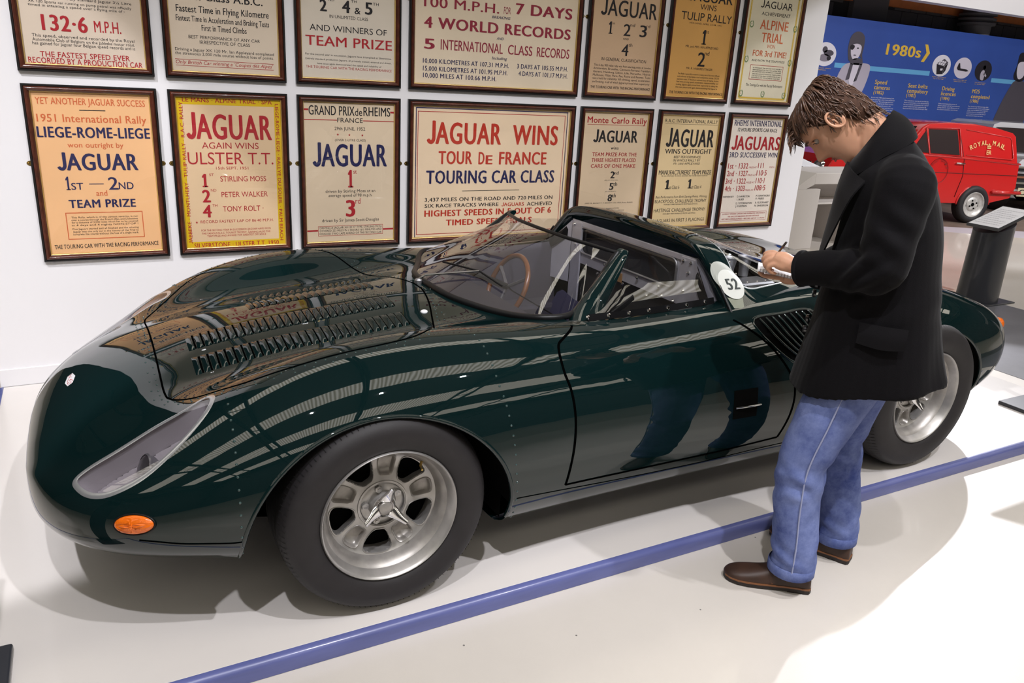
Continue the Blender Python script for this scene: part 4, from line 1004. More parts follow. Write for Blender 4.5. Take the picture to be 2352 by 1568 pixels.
# -------------------------------------------------- wheels
M_tyre = mat('tyre_rubber', (.013, .011, .0125), .62, var=.15, vscale=30, bump=.1, bscale=150)
M_rim = mat('alloy_satin', (.43, .415, .40), .36, metal=.7, var=.12, vscale=25)
M_rimd = mat('alloy_pocket', (.36, .34, .32), .42, metal=.65, var=.15, vscale=30)
def wheel(xc, ylip, R, width, spin0, name, sgn, parent):
    """ylip: plane of the rim's outer lip; sgn +1 near side (outwards is -y)"""
    o = Vector((xc, ylip, R+.0015)); ax = Vector((0, sgn, 0))     # axis points inwards
    root = bpy.data.objects.new(name, None); COL.objects.link(root); root.location = o; root.empty_display_size = .05; setparent(root, parent)
    def pol(r, a, h): return o+ax*h+Vector((math.cos(a), 0, math.sin(a)))*r
    t = MB(); w = width
    t.lathe([(.203, .012), (.214, -.002), (.235, -.012), (.262, -.016), (R-.030, -.010), (R-.014, .006), (R-.005, .024), (R-.001, .045), (R, w*.5), (R-.001, w-.045), (R-.005, w-.024), (R-.014, w-.006), (R-.030, w+.01), (.262, w+.016), (.214, w+.002), (.203, w-.012)], o, ax, 96)
    tyre = autosmooth(t.build('tyre', M_tyre, root), 50)
    # circumferential grooves and shoulder sipes of the tread
    gb = MB()
    M_groove = mat('tread_groove', (.004, .004, .004), .9)
    for h in (.075, .115, w-.115, w-.075):
        gb.lathe([(R+.0007, h-.003), (R+.0009, h), (R+.0007, h+.003)], o, ax, 96)
    for k in range(110):
        a = 2*math.pi*k/110; da = .0035
        gb.add([pol(R-.012, a-da, .004), pol(R-.012, a+da, .004), pol(R+.0008, a+da+.01, .042), pol(R+.0008, a-da+.01, .042)], [(0, 1, 2, 3)])
        gb.add([pol(R+.0012, a+.02, .078), pol(R+.0012, a+.027, .078), pol(R+.0012, a+.03, .105), pol(R+.0012, a+.023, .105)], [(0, 1, 2, 3)])
    g_ = gb.build('tread_pattern', M_groove, tyre); g_['kind'] = 'stuff'
    # rim: lip, barrel
    rb = MB(); rb.lathe([(.190, .030), (.196, .012), (.200, .004), (.2035, -.004), (.2065, -.006), (.2095, -.002), (.2095, .008), (.203, .02)], o, ax, 96); autosmooth(rb.build('rim_lip', M_rim, root), 60)
    rb = MB(); rb.lathe([(.190, .030), (.180, .040), (.176, .056), (.170, .072), (.168, .085), (.168, w-.02), (.19, w)], o, ax, 96); autosmooth(rb.build('rim_barrel', M_rimd, root), 60)
    MB().lathe([(.0, .13), (.168, .13)], o, ax, 40).build('brake_backing', M_black, root)
    # disc with five windows, each spoke carrying a sunken pocket
    NT, NRr = 400, 30
    rr = np.linspace(.070, .172, NRr); th = np.arange(NT)*2*math.pi/NT
    H = lambda r: .078+.010*np.clip((r-.07)/.05, 0, 1)-.016*np.clip((r-.13)/.042, 0, 1)**2
    ph = ((th-spin0+math.pi/5) % (2*math.pi/5))-math.pi/5     # angle from the nearest spoke centre
    win = np.zeros((NRr, NT)); V = np.zeros((NRr, NT, 3))
    for i, r in enumerate(rr):
        for j in range(NT):
            half = math.pi/5-abs(ph[j])                          # angle to the window centre
            tl = half*r; u = (r-.1255)/.0405
            wmax = r*math.pi/5-(.034+.014*(r-.085)/.08)
            win[i, j] = abs(u)**4+abs(tl/max(wmax, .008))**4
            pu = (r-.127)/.0335
            if abs(pu)**4+abs(ph[j]*r/(.0265+.0045*pu))**4 < 1: win[i, j] = 0
            V[i, j] = pol(r, th[j], H(r))
    F = []
    for i in range(NRr-1):
        for j in range(NT):
            if (win[[i, i+1, i+1, i], [j, j, (j+1) % NT, (j+1) % NT]] < 1).all(): continue
            F.append([i*NT+j, i*NT+(j+1) % NT, (i+1)*NT+(j+1) % NT, (i+1)*NT+j])
    db = MB(); db.add(V.reshape(-1, 3), F); autosmooth(db.build('wheel_disc', M_rim, root), 60)
    for k in range(5):
        a0 = spin0+2*math.pi*k/5; aw = a0+math.pi/5
        wl = MB(); loop = []
        for q in range(48):
            t_ = 2*math.pi*q/48; cu, su = math.copysign(abs(math.cos(t_))**.5, math.cos(t_)), math.copysign(abs(math.sin(t_))**.5, math.sin(t_))
            r = .1255+.0405*cu; wmax = r*math.pi/5-(.034+.014*(r-.085)/.08); loop.append((r, aw+wmax*su/r))
        wl.grid([[pol(r+dr_*(-1 if r > .1255 else 1), a, H(r)+d) for r, a in loop] for d, dr_ in ((.0035, -.0035), (-.003, -.001), (-.002, .002), (.006, .003), (.026, .003))], closed_v=True)
        autosmooth(wl.build('window_edge', M_rim, root), 60)
        pk = MB(); rows = []
        for sc_, dep in ((1.07, .0015), (1.02, -.003), (.96, -.002), (.88, .009), (.78, .0145), (.4, .0155), (.0, .0155)):
            row = []
            for q in range(28):
                t_ = 2*math.pi*q/28; cu, su = math.copysign(abs(math.cos(t_))**.5, math.cos(t_)), math.copysign(abs(math.sin(t_))**.5, math.sin(t_))
                r = .127+.0335*cu*sc_; row.append(pol(r, a0+(.0265+.0045*cu)*su*sc_/r, H(r)+dep))
            rows.append(row)
        pk.grid(rows, closed_v=True); autosmooth(pk.build('spoke_pocket', M_rimd, root), 50)
    # hub flange, nuts, splined centre and three-eared spinner
    hb = MB(); hb.lathe([(.080, .084), (.0775, .076), (.0735, .0755), (.0715, .090), (.068, .090), (.0675, .085), (.066, .084), (.044, .084), (.041, .080), (.036, .060), (.030, .058)], o, ax, 48); autosmooth(hb.build('hub_flange', M_rim, root), 50)
    for k in range(5):
        a = spin0+.35+2*math.pi*k/5
        nb = MB(); nb.lathe([(.0, .068), (.0045, .068), (.0052, .071), (.0112, .072), (.0118, .074), (.0118, .083)], pol(.055, a, 0), ax, 6); nb.build('wheel_nut', M_rim, root)
    sp = MB(); sp.lathe([(.0, .046), (.018, .047), (.0215, .050), (.022, .056)], o, ax, 32); autosmooth(sp.build('hub_cap', M_rimd, root), 50)
    sb_ = MB(); sb_.lathe([(.022, .052), (.026, .048), (.033, .056), (.036, .066), (.038, .084)], o, ax, 32)
    for k in range(3):
        a = spin0+.15+2*math.pi*(k+.5)/3
        e = Vector((math.cos(a), 0, math.sin(a))); tn = Vector((-math.sin(a), 0, math.cos(a)))
        secs = [(.022, .022, .012, .058), (.034, .019, .011, .054), (.048, .014, .009, .045), (.062, .0105, .007, .034), (.074, .008, .006, .026), (.077, .005, .003, .026)]
        rows = []
        for r, hw, ht, h in secs:
            c_ = o+e*r+ax*h
            rows.append([c_+tn*hw*math.cos(q)+(ax*ht*math.sin(q)) for q in np.linspace(0, 2*math.pi, 10, endpoint=False)])
        sb_.grid(rows, closed_v=True); sb_.add(rows[-1], [list(range(10))])
    autosmooth(sb_.build('spinner', M_chrome, root), 45)
    vb = MB(); va = spin0+.62
    vb.tube([pol(.172, va, .062), pol(.160, va, .050), pol(.157, va, .030)], [.0045, .004, .003], 8); vb.build('valve', M_brass, root)
    return root
WF = wheel(0, 0, .318, .245, math.radians(12), 'front_wheel', 1, car)
WR = wheel(2.438, -.011, .332, .33, math.radians(-14), 'rear_wheel', 1, car)
wheel(0, 2*CL, .318, .245, math.radians(30), 'front_wheel', -1, car)
wheel(2.438, 2*CL+.011, .332, .33, math.radians(50), 'rear_wheel', -1, car)

# -------------------------------------------------- cockpit cover and perspex engine deck
CG = cover_grid(14, 12)
cfull = np.concatenate([np.stack([CG[..., 0], CL-CG[..., 1], CG[..., 2]], -1), np.stack([CG[:, ::-1][:, 1:, 0], CL+CG[:, ::-1][:, 1:, 1], CG[:, ::-1][:, 1:, 2]], -1)], 1)
cU, cW = cfull.shape[:2]; CN = grid_normals(cfull)
if CN[cU//3, cW//2, 2] < 0: CN = -CN
ci, cj = np.meshgrid(np.arange(cU-1), np.arange(cW-1), indexing='ij')
CQ = np.stack([ci*cW+cj, (ci+1)*cW+cj, (ci+1)*cW+cj+1, ci*cW+cj+1], -1).reshape(-1, 4)
CP = cfull.reshape(-1, 3); CNv = CN.reshape(-1, 3)
cc = CP[CQ].mean(1); qx, qs = cc[:, 0], np.abs(cc[:, 1]-CL)
cbvh = BVHTree.FromPolygons([tuple(v) for v in CP], [tuple(map(int, f)) for f in CQ])
DECK = [(1.505, 0), (1.505, .30), (1.503, .44), (1.500, .52), (1.490, .575), (1.502, .610), (1.554, .622), (1.66, .60), (1.787, .565), (1.973, .51), (2.10, .45), (2.20, .34), (2.24, .18), (2.25, 0)]
pm = inpoly(qx, qs, DECK+[(2.25, -.1), (1.505, -.1)])
_PV, _PN, _Q = PV, PN, QUAD
PV, PN, QUAD = CP, CNv, CQ
cover = sub('cockpit_cover', ~pm, M_paint)
deck = sub('engine_deck', pm, M_persp); deck['label'] = 'clear perspex engine cover'
PV, PN, QUAD = _PV, _PN, _Q
def snap_cov(x, s, sgn=1):
    p, n, i, d = cbvh.ray_cast(Vector((x, CL-sgn*s, 1.4)), Vector((0, 0, -1)))
    return (p, n if n.z > 0 else -n) if p is not None else (None, None)
RIV = MB()
def rivet(p, n, r=.0035, b=None):
    (b or RIV).lathe([(r, -.0005), (r*.85, r*.35), (r*.45, r*.6), (0, r*.7)], p, n, 7)
def rivet_line(P, N, step, r=.0035, b=None):
    acc = 0.; last = P[0]
    for p, n in zip(P, N):
        acc += (p-last).length; last = p
        if acc >= step: rivet(p, n, r, b); acc = 0.
# strip and rivets round the perspex deck
P = []; N = []
for x, s in dense(DECK+[(x, -s) for x, s in DECK[::-1][1:-1]], 10, True):
    p, n = snap_cov(x, s)
    if p is not None: P.append(p); N.append(n)
V, F = ribbon(P, N, .006, .0012, True, .001); MB().add(V, F).build('deck_edge', mat('perspex_edge', (.30, .32, .32), .2, coat=.5), car, True)
DR = MB()
pin = []; nin = []
for x, s in dense([(1.52+(x-1.52)*.985 if x > 1.52 else x+.014, s*.965) for x, s in DECK+[(x, -s) for x, s in DECK[::-1][1:-1]]], 10, True):
    p, n = snap_cov(x, s)
    if p is not None: pin.append(p); nin.append(n)
rivet_line(pin, nin, .055, .0045, DR)
o = DR.build('deck_rivets', M_chrome, car, True); o['kind'] = 'stuff'
# front flange of the hoop, down to the bulkhead
arch = [Vector(p) for p in cfull[0]]
BH = 1.412
def bh_out(k, n):   # outer edge of the bulkhead, point k of n going from near skirt over the top to the far skirt
    pl = [(.64, .70), (.60, .775), (.555, .825), (.50, .88), (.455, .915), (.20, .916), (0, .916), (-.20, .916), (-.455, .915), (-.50, .88), (-.555, .825), (-.60, .775), (-.64, .70)]
    d = [0]; 
    for a, b in zip(pl[:-1], pl[1:]): d.append(d[-1]+math.hypot(a[0]-b[0], a[1]-b[1]))
    t = k/(n-1)*d[-1]; return np.interp(t, d, [p[0] for p in pl]), np.interp(t, d, [p[1] for p in pl])
dl = [0]
for a, b in zip(arch[:-1], arch[1:]): dl.append(dl[-1]+(a-b).length)
rows = [[], [], [], []]
for p, d in zip(arch, dl):
    s, z = bh_out(d/dl[-1]*100, 101); q = Vector((BH-.004, CL-s, z))
    rows[0].append(p); rows[1].append(p.lerp(q, .15)+Vector((-.010, 0, -.001))); rows[2].append(p.lerp(q, .55)+Vector((-.008, 0, 0))); rows[3].append(q)
autosmooth(MB().grid(rows).build('hoop_face', M_paint, car), 60)
# black rubber gasket where the cover meets the skin at its front edge
for sg in (0, 1):
    a_ = arch[:len(arch)//5] if sg == 0 else arch[-(len(arch)//5):]
    MB().tube([p+Vector((-.002, 0, .001)) for p in a_], .006, 6).build('gasket', M_rub, car, True)

# bulkhead with its window
M_bulk = mat('brushed_aluminium', (.58, .57, .63), .38, metal=.45, var=.12, vscale=7, bump=.05, bscale=150)
M_tub = mat('tub_dark', (.05, .046, .062), .45, metal=.3)
Ws0, Ws1, Wz0, Wz1, Wr = -.385, .340, .766, .890, .035
inner = []
for cx_, cz_, a0 in ((Ws1-Wr, Wz1-Wr, 0), (Ws0+Wr, Wz1-Wr, 90), (Ws0+Wr, Wz0+Wr, 180), (Ws1-Wr, Wz0+Wr, 270)):
    for k in range(7):
        a = math.radians(a0+15*k); inner.append((cx_+Wr*math.cos(a), cz_+Wr*math.sin(a)))
outp = [(.62, .74), (.60, .775), (.555, .825), (.50, .88), (.455, .915), (0, .916), (-.455, .915), (-.50, .88), (-.555, .825), (-.60, .775), (-.62, .74), (-.62, .25), (0, .25), (.62, .25)]
def ray_poly(c, d, poly):
    best = None
    for i in range(len(poly)):
        a = poly[i-1]; b = poly[i]; ex, ez = b[0]-a[0], b[1]-a[1]; det = d[0]*ez-d[1]*ex
        if abs(det) < 1e-9: continue
        t = ((a[0]-c[0])*ez-(a[1]-c[1])*ex)/det; u = ((a[0]-c[0])*d[1]-(a[1]-c[1])*d[0])/det
        if t > 0 and -1e-6 <= u <= 1+1e-6 and (best is None or t < best): best = t
    return (c[0]+d[0]*best, c[1]+d[1]*best)
wc = ((Ws0+Ws1)/2, (Wz0+Wz1)/2)
rows = []
for x_, lp in ((BH, 'o'), (BH, 'i'), (BH+.012, 'i')):
    rows.append([(x_, CL-(q[0]), q[1]) for q in ([ray_poly(wc, (p[0]-wc[0], p[1]-wc[1]), outp) for p in inner] if lp == 'o' else inner)])
# widen lower field: denser outer ring so corners are kept
o = MB().grid(rows, closed_v=True).build('bulkhead', M_bulk, car)
tb = MB()
for p in (inner,): tb.tube([(BH-.003, CL-a, b) for a, b in p]+[(BH-.003, CL-p[0][0], p[0][1])], .006, 8, False)
autosmooth(tb.build('window_trim', M_alud, car), 80)
MB().add([(BH+.006, CL-a, b) for a, b in inner], [list(range(len(inner)))]).build('bulkhead_window', M_persp, car)
MB().bbox(BH-.008, BH, CL-.455, CL+.455, .893, .917, .002).build('bulkhead_strip', M_bulk, car)
for sg in (1, -1):
    MB().bbox(BH-.010, BH, CL-sg*.41-.042, CL-sg*.41+.042, .30, .912, .003).build('bulkhead_post', M_bulk, car)
    MB().add([(BH-.012, CL-sg*.452, .912), (BH-.05, CL-sg*.60, .775), (BH-.05, CL-sg*.60, .60), (BH-.012, CL-sg*.452, .60)], [(0, 1, 2, 3)]).build('side_gusset', M_bulk, car)
    MB().add([(BH-.016, CL-sg*.475, .895), (BH-.052, CL-sg*.612, .775), (BH-.052, CL-sg*.565, .755), (BH-.020, CL-sg*.475, .82)], [(0, 1, 2, 3)]).build('side_seal', M_rub, car)
bb = MB()
for s, z in ((.422, .853), (.405, .777), (.39, .702), (.178, .696), (.276, .722), (.35, .718), (.43, .895), (.385, .895), (-.43, .895), (-.41, .80), (-.2, .70), (0, .70), (.1, .755), (.25, .755), (-.15, .755)):
    bb.lathe([(.008, 0), (.008, .003), (.0055, .006), (.003, .009), (0, .0095)], (BH-.010, CL-s, z), (-1, 0, 0), 8)
o = bb.build('bulkhead_bolts', M_chrome, car); o['kind'] = 'stuff'
MB().bbox(BH-.004, BH, CL+.022, CL+.07, .70, .742, .001).build('brown_plate', mat('brown_label', (.30, .16, .06), .5), car)
# tub: floor, sides, scuttle panel, seats
MB().box(.62, BH, CL-.60, CL+.60, .17, .185).build('cockpit_floor', M_tub, car)
for sg in (1, -1):
    zz = [snap_top(x, .594, sg)[0].z-.004 for x in np.linspace(.72, 1.40, 12)]
    xs = np.linspace(.72, 1.40, 12)
    MB().grid([[(x, CL-sg*.594, z) for x, z in zip(xs, zz)], [(x, CL-sg*.575, z-.03) for x, z in zip(xs, zz)], [(x, CL-sg*.57, .185) for x in xs]]).build('tub_side', M_tub, car, True)
    MB().bbox(.75, 1.40, CL-sg*.50-.07, CL-sg*.50+.07, .185, .50, .02).build('fuel_sill', M_tub, car)
MB().grid([[(ws_x(abs(s))+.02, CL-s, .752) for s in np.linspace(-.55, .55, 30)], [(max(ws_x(abs(s)), .60)+.10, CL-s, .735) for s in np.linspace(-.55, .55, 30)], [(.80, CL-s, .66) for s in np.linspace(-.55, .55, 30)], [(.78, CL-s, .40) for s in np.linspace(-.55, .55, 30)]]).build('dashboard', mat('dash_dark', (.018, .018, .03), .5), car, True)
M_seat = mat('seat_vinyl', (.018, .017, .045), .5, bump=.1)
for s in (.26, -.26):
    sb = MB()
    prof = [(1.37, .54), (1.34, .53), (1.27, .40), (1.20, .32), (1.10, .285), (.92, .32), (.90, .30), (.90, .20)]
    sb.grid([[(x, CL-s+dy, z+(.02 if abs(dy) > .15 else 0)) for x, z in prof] for dy in (-.19, -.17, -.08, 0, .08, .17, .19)])
    autosmooth(sb.build('seat', M_seat, car), 60)
sw = MB(); c_ = Vector((.95, CL+.26, .655)); nrm = Vector((-1, 0, .45)).normalized(); u_ = Vector((0, 1, 0)); v_ = nrm.cross(u_)
sw.tube([c_+(u_*math.cos(a)+v_*math.sin(a))*.15 for a in np.linspace(0, 2*math.pi, 41)], .012, 8, False)
autosmooth(sw.build('steering_wheel', mat('wheel_wood', (.20, .075, .025), .25, coat=.6), car), 80)
for a in (math.pi/2+.0, math.pi*7/6, math.pi*11/6):
    MB().tube([c_, c_+(u_*math.cos(a)+v_*math.sin(a))*.146], .008, 6).build('wheel_spoke', M_alud, car)
MB().tube([c_, c_+nrm*.22], .015, 8).build('steering_column', M_rub, car)
# windscreen: one wrapped perspex sheet
lowc = [(s, x, None) for s, x in WS]
base = []
for s, x in WS:
    p, n = snap_top(x, min(s, .60)); base.append(Vector((x, s, p.z+.006)))
foot = base[-1]; tip = Vector((1.036, .432, .957))
base = [Vector(p) for p in dense([tuple(b) for b in base], 6)]
side = [foot.lerp(tip, k/14) for k in range(1, 15)]
lower = base+side
top = [Vector(p) for p in dense([(.938, 0, .975), (.944, .12, .974), (.958, .22, .971), (.985, .31, .967), (1.010, .39, .962), (1.036, .432, .957)], 12)]
def resample(L, n):
    d = [0]
    for a, b in zip(L[:-1], L[1:]): d.append(d[-1]+(a-b).length)
    return [Vector([float(np.interp(t, d, [p[k] for p in L])) for k in range(3)]) for t in np.linspace(0, d[-1], n)]
lo_, to_ = resample(lower, 60), resample(top, 60)
cols = [[a.lerp(b, t)+Vector((-.018*math.sin(math.pi*t)*(1-k/59.), .012*math.sin(math.pi*t)*(k/59.)*(1-k/59.)*2, 0)) for t in np.linspace(0, 1, 13)] for k, (a, b) in enumerate(zip(lo_, to_))]
cols = [[Vector((p.x, CL+p.y, p.z)) for p in c] for c in cols[::-1]]+[[Vector((p.x, CL-p.y, p.z)) for p in c] for c in cols[1:]]
wsc = MB().grid(cols).build('windscreen', M_wscr, car, True)
frame = [Vector((p.x, CL+p.y, p.z)) for p in lo_[::-1]]+[Vector((p.x, CL-p.y, p.z)) for p in lo_[1:]]
autosmooth(MB().tube(frame, .0125, 8).build('windscreen_seal', M_rub, car), 80)
topf = [Vector((p.x, CL+p.y, p.z)) for p in to_[::-1]]+[Vector((p.x, CL-p.y, p.z)) for p in to_[1:]]
autosmooth(MB().tube(topf, .0075, 8).build('windscreen_top_trim', M_rub, car), 80)
for sg in (1, -1):
    pts = [Vector((foot.x-.055, CL-sg*(foot.y+.105), foot.z-.030)), Vector((foot.x-.015, CL-sg*(foot.y+.060), foot.z-.004))]+[Vector((p.x+.014, CL-sg*(p.y+.016+.018*(1-k/13.)), p.z)) for k, p in enumerate(side[1:])]+[Vector((tip.x+.012, CL-sg*(tip.y-.01), tip.z+.002))]
    rad = list(np.linspace(.054, .019, len(pts)))
    autosmooth(MB().tube(pts, rad, 12, True, .62).build('screen_pillar', M_paint, car), 70)
# side screens of riveted perspex
for sg in (1, -1):
    xs = np.linspace(.80, 1.372, 14); bot = []
    for x in xs:
        p, n = snap_top(x, .612, sg); bot.append(Vector((x, p.y, p.z+.004)))
    topl = [Vector((np.interp(x, [.80, .86, 1.372], [.86, 1.04, 1.402]), CL-sg*np.interp(x, [.80, .86, 1.372], [.52, .43, .475]), np.interp(x, [.80, .86, 1.372], [.80, .935, .912]))) for x in xs]
    rows = [[b.lerp(t, k/8)+Vector((0, -sg*.012*math.sin(math.pi*k/8), 0)) for b, t in zip(bot, topl)] for k in range(9)]
    MB().grid(rows).build('side_screen', M_persp, car, True)
    V, F = ribbon([b+Vector((0, -sg*.002, .009)) for b in bot], [Vector((0, -sg, .25)).normalized()]*len(bot), .024, .002); MB().add(V, F).build('screen_base_strip', M_rub, car)
    sb = MB()
    for x, y, z in [(b.x, b.y, b.z) for b in bot[0:13:2]]:
        sb.lathe([(.008, 0), (.008, .002), (.005, .005), (0, .006)], (x, y-sg*.004, z+.010), (0, -sg, .25), 9)
    o = sb.build('screen_screws', M_chrome, car); o['kind'] = 'stuff'
    br = MB(); br.tube([bot[2].lerp(topl[2], .02)+Vector((.0, -sg*.006, 0)), bot[4].lerp(topl[4], .32)+Vector((0.0, -sg*.014, 0))], .013, 8, True, .3, up=(0, 1, 0)); br.build('screen_bracket', M_rub, car)
# wiper
wp = MB(); wp.tube([(.432, .90, .782), (.455, .885, .800), (.60, .70, .850)], .0045, 6); wp.build('wiper_arm', M_chrome, car)
MB().tube([(.535, .90, .845), (.60, .70, .850), (.625, .56, .826)], .004, 6).build('wiper_blade', M_rub, car)
MB().lathe([(.016, 0), (.016, .012), (.010, .018), (0, .02)], (.432, .90, .766), (0, 0, 1), 14).build('wiper_boss', M_alud, car)

# -------------------------------------------------- engine under the deck
M_eng = mat('engine_dark', (.035, .035, .038), .5, metal=.3)
MB().box(1.43, 2.3, CL-.56, CL+.56, .45, .47).build('engine_tray', M_eng, car)
for s in (.17, -.17):
    MB().bbox(1.52, 2.12, CL-s-.07, CL-s+.07, .60, .72, .02).build('cam_cover', mat('cam_cover_metal', (.20, .20, .21), .35, metal=.8), car)
    for k in range(6):
        tb = MB(); tb.lathe([(.022, 0), (.024, .05), (.030, .085), (.036, .095), (.037, .092), (.031, .083), (.025, .05)], (1.56+.095*k, CL-s*.55, .72), (0, 0, 1), 16)
        autosmooth(tb.build('intake_trumpet', M_alud, car), 60)
for s in (.40, -.40):
    tb = MB(); tb.lathe([(.050, 0), (.052, .05), (.050, .055), (.046, .05), (.046, 0)], (1.66, CL-s, .735), (-.25, -s*.6, .6), 24); autosmooth(tb.build('air_duct', M_alud, car), 60)
    MB().tube([(1.48, CL-s, .70), (1.75, CL-s*1.05, .71), (2.1, CL-s, .69)], .03, 10).build('coolant_pipe', M_eng, car, True)
MB().bbox(1.44, 1.50, CL-.45, CL+.45, .47, .86, .01).build('engine_firewall', M_eng, car)

# -------------------------------------------------- bonnet louvres
M_lou = M_paint
lv = MB()
L_, W_, H_ = .056, .0125, .0085
rows = []
for t in np.linspace(-1, 1, 9):
    e = (1-abs(t)**4)
    # scoop: closed at the front, open slot at the rear
    rows.append([(-W_, L_*t, 0), (-W_*.5, L_*t, H_*.55*e), (0, L_*t, H_*.9*e), (W_*.45, L_*t, H_*e), (W_*.55, L_*t, H_*.9*e), (W_*.5, L_*t, H_*.3*e)])
lv.grid(rows)
lme = lv.mesh('louvre', True); lme.materials.append(M_paint)
sl = MB(); sl.add([(W_*.5, -L_*.92, .0011), (W_*1.05, -L_*.92, .0008), (W_*1.05, L_*.92, .0008), (W_*.5, L_*.92, .0011)], [(0, 1, 2, 3)]); slm = sl.mesh('louvre_slot'); slm.materials.append(M_seam)
slots = MB()
for sc_, x0_, n_ in ((.28, -.435, 27), (.12, -.435, 27), (-.12, -.20, 18), (-.28, -.20, 18)):
    for k in range(n_):
        x = x0_+.0262*k; p, n = snap_top(x, sc_)
        if p is None: continue
        tx = Vector((1, 0, 0)); tx = (tx-n*tx.dot(n)).normalized(); ty = n.cross(tx)
        o = bpy.data.objects.new('louvre', lme); COL.objects.link(o); o.parent = bonnet
        M = Matrix(((tx.x, ty.x, n.x, p.x), (tx.y, ty.y, n.y, p.y), (tx.z, ty.z, n.z, p.z), (0, 0, 0, 1)))
        o.matrix_parent_inverse = bonnet.matrix_parent_inverse.copy()  if False else Matrix.Translation((0, 0, 0))
        o.matrix_basis = M
        slots.add([M @ Vector(v) for v in sl.V], sl.F)
slots.build('louvre_slots', M_seam, bonnet)['kind'] = 'stuff'

# -------------------------------------------------- rivet rows, seams and small fittings
for sg in (1, -1):
    for cur, md, st in (([(-.40, .60), (-.405, .67), (-.408, .72), (-.409, .757)], 'top', .030), ([(-.409, .62), (-.412, .586), (-.415, .539), (-.417, .452), (-.418, .37), (-.415, .27)], 'side', .030),
                        ([(.335, .60), (.345, .70), (.346, .75)], 'top', .030), ([(.347, .74), (.351, .676), (.362, .629), (.375, .55), (.385, .48), (.39, .42), (.398, .36), (.41, .25), (.415, .20)], 'side', .030)):
        P = []; N = []
        for a, b in dense(cur, 14):
            p, n = snap_top(a, b, sg) if md == 'top' else snap_side(a, b, sg)
            if p is not None: P.append(p); N.append(n)
        rivet_line(P, N, st, .0042)
    seam([(.405, .302), (.8, .270), (1.17, .262), (1.55, .276), (1.98, .28)], 'side', sg, w=.003, name='sill_seam')
    seam([(-.66, .352), (-.62, .350), (-.56, .344), (-.50, .342), (-.44, .339), (-.412, .341)], 'side', sg, w=.004, name='valance_seam')
for off, st in ((.014, .026), (.032, .05)):
    P = []; N = []
    for x, s in dense([(x+(-off if x < -.5 else (off if x > .25 else 0)), s+math.copysign(off if -.5 < x < .35 else 0, s) if s else s) for x, s in BONf], 10, True):
        p, n = snap_top(x, s)
        if p is not None: P.append(p); N.append(n)
    rivet_line(P, N, st, .0033)
o = RIV.build('rivets', M_rivet, car, True); o['kind'] = 'stuff'
# filler cap
p, n = snap_top(.336, .259); MB().lathe([(.013, 0), (.013, .003), (.010, .005), (0, .006)], p, n, 18).build('filler_cap', mat('cap_white', (.7, .7, .72), .3), car)
# amber side lamps
M_amber = mat('amber_lens', (.85, .16, .006), .22, coat=.6)
def ell_patch(name, x0, z0, a, b, sg, dome, material, ribs=0):
    p0, n0 = snap_side(x0, z0, sg); tx = Vector((1, 0, 0)); tx = (tx-n0*tx.dot(n0)).normalized(); ty = n0.cross(tx)*(-1 if sg > 0 else 1)
    rows = []
    for r in np.linspace(0, 1, 15):
        row = []
        for t in np.linspace(0, 2*math.pi, 64, endpoint=False):
            q = p0+tx*a*r*math.cos(t)+ty*b*r*math.sin(t)
            h, hn, i, d = bvh.ray_cast(q+n0*.1, -n0)
            h = h if h is not None else q
            rb = .0016*math.cos(a*r*math.cos(t)/a*math.pi*ribs) if ribs else 0
            row.append(h+n0*(.002+dome*math.sqrt(max(0, 1-r*r))+rb*(1-r**6)))
        rows.append(row)
    return MB().grid(rows, closed_v=True).build(name, material, car, True), p0, n0, tx, ty
for sg in (1, -1):
    ind, p0, n0, tx, ty = ell_patch('side_lamp', -.668, .396, .055, .026, sg, .012, M_amber, 24)
    rim = []
    for t in np.linspace(0, 2*math.pi, 40):
        h, hn, i, d = bvh.ray_cast(p0+tx*.057*math.cos(t)+ty*.028*math.sin(t)+n0*.1, -n0); rim.append((h if h is not None else p0)+n0*.002)
    MB().tube(rim, .0028, 6, False).build('lamp_rim', M_rub, car, True)
    tl = MB(); tl.lathe([(.036, -.02), (.036, .02), (.030, .045), (.016, .058), (0, .062)], (3.335, CL-sg*.575, .495), (1, -sg*.35, .08), 20); autosmooth(tl.build('tail_lamp', M_amber, car), 60)
# nose badge: white hexagonal sticker with small red print
p, n = snap_top(-.798, 0); tx = (Vector((1, 0, 0))-n*n.x).normalized(); ty = n.cross(tx)
hexa = [(-.022, 0), (-.011, .045), (.011, .045), (.022, 0), (.011, -.045), (-.011, -.045)]
def badge_pt(a, b, h):
    q = p+tx*a+ty*b; r, rn, i, d = bvh.ray_cast(q+n*.1, -n); return (r if r is not None else q)+n*h
hexs = [(a*.9, b) for a, b in hexa]
ctr = badge_pt(0, 0, .0015)
bd = MB(); bd.add([ctr]+[badge_pt(a, b, .0012) for a, b in dense([(h[0], h[1]) for h in hexs], 1, True)], [(0, k+1, (k+1) % 6+1) for k in range(6)]); bd.build('nose_badge', mat('badge_white', (.8, .8, .82), .3, coat=.5), car)
bp_ = MB(); 
for k in range(26):
    a, b = random.uniform(-.010, .010), random.uniform(-.030, .030); bp_.add([badge_pt(a-.0016, b-.0016, .002), badge_pt(a+.0016, b-.0012, .002), badge_pt(a+.0012, b+.0018, .002), badge_pt(a-.0012, b+.0012, .002)], [(0, 1, 2, 3)])
for b in (-.037, .037): bp_.add([badge_pt(-.009, b-.001, .002), badge_pt(.009, b-.001, .002), badge_pt(.009, b+.001, .002), badge_pt(-.009, b+.001, .002)], [(0, 1, 2, 3)])
bp_.build('badge_print', mat('badge_red', (.5, .02, .03), .4), car)
